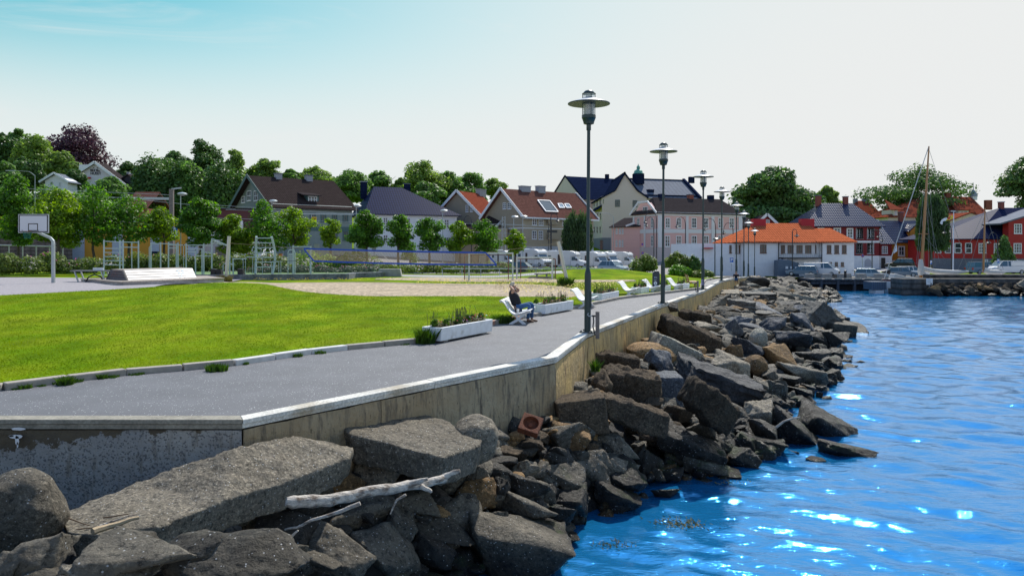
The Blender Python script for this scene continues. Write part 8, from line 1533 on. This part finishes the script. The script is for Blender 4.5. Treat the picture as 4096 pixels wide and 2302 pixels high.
# sloping wall with railing beside the path to the harbour building
A_ = P(*cF(250, 1045), 112); B_ = P(*cF(560, 1150), 103); t = thing('ramp_wall', 'low ramp wall with a dark railing descending towards the waste container', 'railing', (A_.x, A_.y, A_.z)); B2 = B_ - A_; MB().beam((0, 0, -.8), (B2.x, B2.y, B2.z - .8), .25, 1.5).build('wall', M_conc, t)
r_ = MB().beam((0, 0, .95), (B2.x, B2.y, B2.z + .95), .05, .05); [r_.beam((B2.x * k / 40, B2.y * k / 40, B2.z * k / 40), (B2.x * k / 40, B2.y * k / 40, B2.z * k / 40 + .95), .03, .03) for k in range(41)]; r_.build('railing', M_gdark, t)
A_, B_ = P(*cN(860, 700), 106), P(*cN(2300, 745), 108); t = thing('low_white_wall', 'low white wall crossing behind the far end of the promenade', 'wall', (A_.x, A_.y, -2)); zt = P(*cN(0, 555), 106).z + 2; MB().beam((0, 0, zt / 2), (B_.x - A_.x, 2, zt / 2), .3, zt).build('wall', mat('pale_blue_white_wall', (.56, .62, .70), .8), t)
A_, B_ = P(*cN(765, 475), 112), P(*cN(1010, 530), 107); t = thing('stair_railing', 'short fence of thin bars on a white ramp wall left of the slope', 'railing', (A_.x, A_.y, A_.z)); D_ = B_ - A_; MB().beam((0, 0, .3), (D_.x, D_.y, D_.z + .3), .2, 1.6).build('wall', W_white, t)
r_ = MB().beam((0, 0, 3.6), (D_.x, D_.y, D_.z + 3.4), .05, .06); [r_.beam((D_.x * k / 16, D_.y * k / 16, D_.z * k / 16 + 1), (D_.x * k / 16, D_.y * k / 16, D_.z * k / 16 + 3.5), .03, .03) for k in range(17)]; r_.build('bars', mat('grey_brown_bars', (.14, .11, .10), .7), t)
# stone mole on the right
M_blk = mat('dark_masonry_blocks', (.10, .095, .09), .9, var=.4, scale=1.2, bump=.05, bscale=4, bands=[('z', .62, .05, .6), ('x', 1.35, .04, .45)]); Ym = 84.5
x0, x1, x2 = lx(cG, 440, Ym), lx(cG, 735, Ym), 112; z1_, z2_ = P(*cG(500, 1258), Ym).z - WATER, P(*cG(900, 1218), 88).z - WATER
t = thing('stone_mole', 'dark stone block mole with a rocky foot at the right of the harbour', 'mole', (x0, Ym, WATER)); xm = lx(cG, 465, Ym) - x0
MB().box(0, -.3, -2, x1 - x0 + .5, 2.5, z1_ * .36).build('foundation', M_blk, t); MB().box(xm, 0, z1_ * .36, x2 - x0, 2.6, z1_).build('masonry', M_blk, t); MB().box(lx(cG, 690, 88) - x0, 2.7, -1, x2 - x0, 4.5, z2_).build('parapet', M_blk, t)
rr = random.Random(12); k = 0
for i in range(34):
 f = rr.random() ** .8; x = x1 - 1.2 + (80 - x1) * rr.random(); h = rr.random(); y = Ym - .3 - 1.9 * (1 - h); z = WATER + .15 + 1.35 * h * (1 - .35 * (x - x1) / (80 - x1)); sz = rr.uniform(.9, 1.7)
 o = link('boulder', rr.choice(VAR), None); o.material_slots[0].link = 'OBJECT'; o.material_slots[0].material = RM[rr.choice('tcwcgw')]; o.scale = (sz * rr.uniform(.9, 1.5), sz, sz * rr.uniform(.5, .8)); o.rotation_euler = (rr.uniform(-.4, .4), rr.uniform(-.5, .5), rr.uniform(0, 6)); o.location = (x, y, z); tag(o, 'brownish boulder at the foot of the stone mole across the harbour', 'boulder', 'boulders at the foot of the mole')
V = []; F = []; b_ = 0
for i in range(260):
 x = x1 - 1.2 + (82 - x1) * rr.random(); h = rr.random(); sz = rr.uniform(.3, .9); co, fi = rr.choice(LD); V.append(co * np.array([sz * 1.3, sz, sz * .7]) @ np.array(Matrix.Rotation(rr.uniform(0, 6), 3, 'Z')).T + np.array([x, Ym - .3 - 1.9 * (1 - h), WATER + .1 + 1.3 * h * (1 - .35 * (x - x1) / (82 - x1))])); F.append(fi + b_); b_ += len(co)
tag(link('small_rocks', npmesh('small_rocks', np.concatenate(V), np.concatenate(F)), RM['c']), 'smaller brown stones between the boulders of the mole', 'rocks', kind='stuff')
p = P(*cG(680, 1310), 83.9); q = P(*cG(737, 1255), 83.9); t = thing('notice_board', 'white notice board with faint print on the stone mole', 'sign', (p.x, 83.9, p.z)); w, h_ = q.x - p.x, q.z - p.z; MB().box(0, 0, 0, w, .04, h_).build('panel', M_white, t); MB().box(w * .15, -.006, h_ * .72, w * .6, -.001, h_ * .8).box(w * .15, -.006, h_ * .5, w * .8, -.001, h_ * .56).box(w * .15, -.006, h_ * .38, w * .75, -.001, h_ * .44).box(w * .6, -.006, h_ * .12, w * .78, -.001, h_ * .3).build('print', mat('faded_print', (.45, .5, .5), .7), t); MB().box(w * .45, .04, -.6, w * .55, .08, h_).build('post', M_galv, t)
# pontoon left of the mole
p = P(*cG(190, 1390), 88); t = thing('pontoon', 'floating timber pontoon with white floats beside the stone mole', 'pontoon', (p.x, 88, WATER)); w = x0 - p.x + .3; MB().box(0, 0, .42, w, 2, 1.35).build('fender_boards', mat('blue_grey_boards', (.10, .13, .18), .8, var=.2, bands=[('x', .25, .02, .4)]), t)
for k in range(4): MB().box(.5 + k * 1.9, .0, -.2, 1.5 + k * 1.9, 1.6, .35).build('float', M_white, t)
# sailing boats
M_mast = mat('varnished_mast', (.42, .17, .04), .35, coat=.4); M_cov = mat('cream_boat_cover', (.60, .57, .52), .8, var=.08, scale=2); M_rig = mat('rigging_wire', (.22, .22, .20), .6); Yb = 90
def boat(label, c, mast, hull_u, boom, stays, Y, hullz=-1.35, bowcover=False):
 p = P(*c(*mast[0]), Y); t = thing('sailing_boat', label, 'sailing boat', (p.x, Y, WATER)); T = lambda x, y, dy=0: (P(*c(x, y), Y + dy).x - p.x, dy, P(*c(x, y), Y + dy).z - WATER)
 a, b = T(*mast[0]), T(*mast[1]); MB().tube([a, (a[0] * .5 + b[0] * .5, 0, (a[2] + b[2]) / 2), b], [mast[2], mast[2] * .9, mast[2] * .45], 10).build('mast', M_mast, t, smooth=True)
 x0_, x1_ = T(hull_u[0], 0)[0], T(hull_u[1], 0)[0]; n = 14; vs = []; fs = []
 for i in range(n + 1):
  f = i / n; x = x0_ + (x1_ - x0_) * f; wd = 1.25 * (math.sin(math.pi * min(1, f * .9 + .02)) ** .6); sh = 1.1 + .35 * (1 - f) ** 2 + .1 * f
  vs += [(x, -wd, sh), (x + .15, -wd * .75, .35), (x + .3, 0, -.1), (x + .15, wd * .75, .35), (x, wd, sh)]
 for i in range(n):
  for k in range(4): fs.append((i * 5 + k, i * 5 + k + 1, i * 5 + k + 6, i * 5 + k + 5))
  fs.append((i * 5 + 4, i * 5, i * 5 + 5, i * 5 + 9))
 MB().add(vs, fs).build('hull', M_white, t, smooth=True); mb = MB(); [mb.beam((vs[i * 5][0], vs[i * 5][1] - .01, vs[i * 5][2]), (vs[i * 5 + 5][0], vs[i * 5 + 5][1] - .01, vs[i * 5 + 5][2]), .08, .1) for i in range(n)]; mb.build('gunwale', mat('red_brown_gunwale', (.18, .03, .03), .5), t)
 bm_ = [T(*q) for q in boom]; MB().tube(bm_, [.34] + [.30] * (len(bm_) - 2) + [.12], 10).build('boom_cover', M_cov, t, smooth=True)
 for s in stays: q = [T(*s[0]), T(*s[1])]; MB().tube(q, s[2] if len(s) > 2 else .02, 4).build('stay', M_rig if len(s) < 4 else M_cov, t, fix=False)
 return t, T
t, T = boat('large sailing boat with a tall varnished mast and cream boom cover behind the mole', cG, ((632, 1245), (703, 78), .17), (280, 900), [(640, 1165), (680, 1175), (760, 1192), (900, 1200), (1055, 1193)],
 [((700, 85), (305, 1255), .05, 1), ((655, 480), (590, 1130)), ((700, 95), (1060, 1190)), ((640, 860), (600, 1140)), ((690, 200), (700, 1150)), ((645, 860), (845, 1080)), ((700, 300), (760, 1150)), ((660, 480), (740, 1160)), ((665, 480), (800, 1120)), ((440, 1030), (620, 1170)), ((640, 700), (668, 1150)), ((450, 1060), (600, 1165))], Yb)
for y0, x0_, x1_ in ((857, 608, 698), (480, 636, 690)): MB().tube([T(x0_, y0), T(x1_, y0)], .04, 6).build('spreader', M_mast, t)
MB().lathe([(.3, 0), (.38, .5), (.30, 1.2), (.22, 1.9)], 12, T(632, 1225)[:2] + (T(632, 1225)[2],)).build('mast_cover', M_cov, t, smooth=True); MB().prism([(T(415, 950)[0], T(415, 950)[2]), (T(420, 1010)[0], T(420, 1010)[2]), (T(388, 1032)[0], T(388, 1032)[2])], -.02, .02).build('pennant', M_white, t)
pts = [T(355, 1262), T(372, 1208), T(470, 1235), T(600, 1250), T(610, 1262)]; MB().prism([(q[0], q[2]) for q in pts], -.9, .5).build('bow_cover', M_cov, t, bevel=.1)
boat('small sailing boat with a short wooden mast behind the mole at the right', cG, ((1188, 1205), (1203, 628), .12), (1150, 1400), [(1190, 1180), (1240, 1198), (1320, 1200), (1380, 1200)], [((1200, 640), (1365, 1170)), ((1198, 700), (1060, 1180)), ((1200, 700), (1215, 1170)), ((1196, 860), (1170, 1170)), ((1203, 640), (955, 1190))], 91)
t = thing('flagpole', 'white flagpole with a white, yellow and red flag above the boat cover', 'flagpole', (lx(cG, 917, 96), 96, -1.3)); h_ = P(*cG(922, 660), 96).z + 1.3; MB().tube([(0, 0, 0), (.1, 0, h_)], [.09, .05], 8).build('pole', M_white, t); F0 = lambda x, y: (P(*cG(x, y), 96).x - t.location.x, P(*cG(x, y), 96).z + 1.3)
MB().prism([F0(915, 692), F0(915, 722), F0(880, 735), F0(850, 742), F0(868, 722), F0(885, 700)], -.02, .02).build('flag', M_yelf, t); MB().prism([F0(895, 700), F0(890, 722), F0(868, 735), F0(872, 712)], -.035, -.021).build('flag_patch', mat('flag_red', (.6, .05, .03), .7), t); MB().prism([F0(860, 712), F0(870, 738), F0(828, 745), F0(822, 775), F0(802, 765), F0(812, 738), F0(830, 722)], -.018, .018).build('flag_tail', M_white, t)
MB().box(-.25, -.1, h_, .25, .1, h_ + .15).build('pole_lamp', M_galv, t)
# ================================================================ STREET MASTS, SIGNS, WIRES
def mast(label, c, x, ytop, ybase, Y, kind='disc', col=M_galv, r=.06, group='lamp masts along the street', arm=0):
 p = P(*c(x, ybase), Y); zb = min(p.z, Hs(p.x, Y)); h = P(*c(x, ytop), Y).z - zb; t = thing('street_light', label, 'street light', (p.x, Y, zb), 0, group)
 if kind == 'disc': MB().tube([(0, 0, -.2), (0, 0, h)], [r, r * .7], 8).build('pole', col, t); MB().lathe([(.12, -.28), (.42, -.18), (.46, -.1), (.3, 0), (.05, .05)], 12, (.15, 0, h)).build('lamp_head', col, t, smooth=True)
 elif kind == 'swan':
  s = 1 if arm >= 0 else -1; a = abs(arm) or .9; pts = [(0, 0, -.2), (0, 0, h - a)] + [(-s * a * .5 * (1 - math.cos(q)), 0, h - a + a * .9 * math.sin(q) * .9) for q in (.5, 1.0, 1.57, 2.1, 2.7, 3.1)]; MB().tube(pts, [r] * 2 + [r * .6] * 6, 8).build('pole', col, t, smooth=True); MB().lathe([(.05, 0), (.08, -.2), (.15, -.3), (.34, -.42), (.34, -.48), (.1, -.5), (.12, -.62), (.03, -.66)], 10, (-s * a, 0, h - a)).build('lamp_head', col, t, smooth=True)
 elif kind == 'arm': MB().tube([(0, 0, -.2), (0, 0, h - .8), (arm * .3, 0, h - .15), (arm, 0, h)], [r, r * .8, r * .7, r * .5], 8).build('pole', col, t, smooth=True); MB().box(min(arm, arm * 1.45), -.12, h - .06, max(arm, arm * 1.45), .12, h + .06).build('lamp_head', col, t)
 return t
mast('grey lamp mast behind the fitness area at the left', cB, 47, 560, 1130, 70); mast('lamp mast in front of the left corner of the green house', cB, 802, 620, 1000, 80); mast('lamp mast with seagull at the right end of the green house', cB, 1500, 660, 1000, 84); mast('lamp mast in front of the right side of the white house', cC, 895, 575, 975, 84); mast('lamp mast before the left gable of the long beige house', cC, 1580, 635, 1030, 88)
mast('taller lamp mast at the corner of the long beige house', cD, 220, 632, 990, 90); mast('arm lamp mast on the hill beside the small white house', cA, 290, 460, 700, 120, 'arm', arm=-3.2); mast('grey arm lamp in front of the tall cream building', cD, 1095, 603, 990, 140, 'arm', arm=-3)
for lb, c, x, yt, yb_, Y, a in (('dark swan neck lamp at the beige shed', cC, 1172, 618, 900, 110, 1.1), ('dark swan neck lamp on a lattice mast before the balconies', cD, 490, 590, 950, 112, -1.0), ('taller swan neck lamp before the pink corner pilaster', cE, 333, 612, 1115, 118, 1.8), ('shorter swan neck lamp before the pink house', cE, 304, 690, 1120, 122, 1.2), ('swan neck lamp before the second pink window pair', cE, 637, 688, 1065, 122, 1.4), ('swan neck lamp before the right part of the pink house', cE, 955, 698, 1060, 120, 1.7), ('swan neck lamp beside the blue parking sign', cE, 1138, 745, 1270, 112, 1.4), ('swan neck lamp in front of the harbour building balcony', cF, 710, 690, 1160, 100, -.6), ('swan neck lamp before the dark red house corner', cG, 197, 805, 1165, 120, -1.6), ('swan neck lamp before the last window of the dark red house', cF, 1548, 690, 1115, 122, -1.0), ('dark lamp beside the white flagpole', cG, 903, 760, 1190, 108, 1), ('double headed dark lamp before the bright red house', cG, 1315, 830, 1210, 108, 1.3)):
 mast(lb, c, x, yt, yb_, Y, 'swan', M_gdark, .07, 'swan neck lamps around the harbour', a)
q = mast('short lamp post with a small hat far down the promenade', cE, 947, 925, 1270, 92, 'disc', M_post, .08, 'other lamp posts'); q = mast('short lamp behind the farthest lamp posts', cE, 1437, 920, 1290, 121, 'disc', M_post, .09, 'other lamp posts')
MB_s = mat('sign_blue', (.01, .12, .50), .5)
def psign(label, c, x0, y0, x1, y1, ybase, Y, txt='P', m=None, tm=None, extra=None, cat='road sign', name='parking_sign'):
 a, b = P(*c(x0, y1), Y), P(*c(x1, y0), Y); w, h = b.x - a.x, b.z - a.z; base = P(*c(x0, ybase), Y).z; t = thing(name, label, cat, (a.x, Y, base)); z0 = a.z - base
 MB().box(0, -.03, z0, w, .0, z0 + h).build('panel', m or MB_s, t); MB().tube([(w / 2, .06, 0), (w / 2, .06, z0 + h * .9)], .035, 6).build('post', M_galv, t)
 if txt: lettering(txt, h * .95, tm or M_white, t, (w / 2, -.035, z0 + h / 2), (R(90), 0, 0))
 if extra: MB().box(0, -.03, z0 - h * extra, w, 0, z0 - .03).build('lower_panel', M_white, t)
psign('blue parking sign beside the concrete railway mast', cA, 1418, 925, 1470, 965, 1190, 78, extra=.9); psign('blue parking sign behind the curved climbing ladder', cL, 1418, 160, 1490, 278, 600, 74, extra=.35); psign('blue parking sign behind the right end of the net', cC, 980, 938, 1012, 982, 1100, 86)
psign('blue parking sign in front of the white car on the slope', cE, 1105, 1133, 1140, 1182, 1275, 100, extra=.2); psign('blue parking sign before the weeping tree', cG, 714, 1092, 730, 1128, 1180, 106); psign('blue parking sign before the stone base of the red house', cG, 1310, 1080, 1330, 1116, 1200, 105)
psign('grey back of a square sign above the left part of the net', cC, 212, 922, 252, 968, 1170, 72, None, M_galv, name='road_sign'); psign('small square back of a sign right of the exercise board', cL, 2095, 235, 2205, 330, 640, 72, None, M_galv, name='road_sign'); psign('small orange notice behind the fitness area', cL, 1362, 430, 1440, 495, 560, 73, None, mat('orange_sign', (.65, .30, .03), .6), name='notice')
def rsign(label, c, x, y, rpx, ybase, Y, fill, rim):
 p = P(*c(x, y), Y); r = P(*c(x + rpx, y), Y).x - p.x; base = P(*c(x, ybase), Y).z; t = thing('round_sign', label, 'road sign', (p.x, Y, base)); z = p.z - base; MB().tube([(0, 0, z), (0, -.03, z)], r, 18).build('disc', rim, t); MB().tube([(0, -.031, z), (0, -.036, z)], r * .74, 18).build('face', fill, t); MB().beam((-r * .5, -.04, z + r * .5), (r * .5, -.04, z - r * .5), .02, r * .25, up=(0, 1, 0)).build('bar', rim, t); MB().tube([(0, .05, 0), (0, .05, z)], .035, 6).build('post', M_galv, t)
M_sr = mat('sign_red', (.5, .02, .03), .5); rsign('round blue and red no parking sign before the pink house, upper one', cE, 183, 992, 13, 1080, 120, MB_s, M_sr); rsign('round blue and red no parking sign low before the pink house', cE, 187, 1084, 15, 1120, 119, MB_s, M_sr); rsign('round no parking sign before the dark red house', cG, 112, 1052, 14, 1160, 118, MB_s, M_sr); rsign('round blue sign on a mast right of the white house', cC, 904, 905, 15, 1000, 83, MB_s, M_white)
# railway gantry, yellow number boards, wires
M_yb = mat('yellow_board', (.80, .48, .02), .6)
Yg = 84; p = P(*cA(1420, 1190), Yg); t = thing('railway_mast', 'concrete railway mast with a long cross beam carrying yellow number boards', 'railway mast', (p.x, Yg, p.z)); z_ = lambda y, Y=Yg: P(*cA(0, y), Y).z - p.z
MB().box(-.22, -.15, 0, .22, .15, z_(612)).build('post', mat('weathered_concrete', (.20, .17, .15), .9, var=.2), t); xl = P(*cA(1075, 0), Yg).x - p.x; MB().beam((xl, 0, z_(688)), (0, 0, z_(692)), .2, .28).beam((0, 0, z_(612)), (P(*cA(1500, 0), Yg).x - p.x, 0, z_(602)), .1, .15).build('cross_beam', M_galv, t)
def nboard(label, txt, c, x0, y0, x1, y1, Y):
 a, b = P(*c(x0, y1), Y), P(*c(x1, y0), Y); w, h = b.x - a.x, b.z - a.z; t = thing('number_board', label, 'number board', (a.x, Y, a.z)); MB().box(0, 0, 0, w, .05, h).build('panel', M_yb, t, bevel=.03); lettering(txt, h * .9, M_black, t, (w / 2, -.006, h / 2), (R(90), 0, 0))
nboard('yellow board with the number 7 hanging from the railway beam', '7', cA, 1116, 730, 1146, 770, Yg - .3); nboard('yellow board with the number 16 before the green house', '16', cB, 1131, 760, 1171, 796, 92)
t = thing('overhead_wires', 'thin railway wires and cross beam running in front of the houses', 'overhead wires', (-40, 92, 6)); w_ = lambda c, x, y, Y=92: tuple(P(*c(x, y), Y) - t.location)
for q in (((cB, 300, 660), (cB, 1640, 745)), ((cB, 420, 700), (cB, 1620, 735)), ((cB, 330, 770), (cB, 1640, 805)), ((cA, 540, 640), (cB, 500, 695)), ((cC, 300, 690), (cC, 1690, 720)), ((cC, 900, 780), (cC, 1690, 810)), ((cD, 0, 718), (cD, 480, 735)), ((cA, 0, 600), (cA, 1400, 660)), ((cA, 200, 690), (cA, 1100, 680))): MB().tube([w_(*q[0]), w_(*q[1])], .028, 4).build('wire', M_galv, t, fix=False)
MB().beam(w_(cB, 860, 732), w_(cB, 1480, 738), .12, .16).beam(w_(cB, 1130, 742), w_(cB, 1130, 765), .06, .06).build('beam', M_galv, t)
for lb, c, x, yt, yb_, Y in (('dark lattice railway mast in front of the balconies', cD, 483, 690, 975, 108), ('grey lattice railway mast at the left of the beige house', cC, 1483, 640, 900, 108)):
 p = P(*c(x, yb_), Y); h = P(*c(x, yt), Y).z - p.z; t = thing('lattice_mast', lb, 'railway mast', (p.x, Y, p.z)); mb = MB(); [mb.beam((s * .25, 0, -1), (s * .2, 0, h), .08, .08) for s in (-1, 1)]; [mb.beam((-.23 * (1 if k % 2 else -1), 0, h * k / 10), (.23 * (1 if k % 2 else -1), 0, h * (k + 1) / 10), .05, .05) for k in range(10)]; mb.build('lattice', M_galv if c is cC else M_gdark, t)
# seaweed and foam by the rocks
rs = np.random.RandomState(2); V = [];
for cx, cy, n in ((2690, 2090, 26), (2760, 2100, 18), (2450, 2180, 14), (3310, 1712, 10), (2920, 1930, 8)):
 p = G(cx, cy, WATER)
 for k in range(n * 5): x, y = p.x + rs.normal(0, .22), p.y + rs.normal(0, .12); a = rs.uniform(0, 6.28); l = rs.uniform(.03, .09); V += [(x, y, WATER + .01), (x + .02, y, WATER + .02), (x + math.cos(a) * l, y + math.sin(a) * l, WATER + rs.uniform(.02, .07))]
tag(link('seaweed', npmesh('seaweed', V, np.arange(len(V)).reshape(-1, 3)), mat('yellow_seaweed', (.22, .16, .01), .5)), 'yellow brown seaweed floating in the water beside the rocks', 'seaweed', kind='stuff')
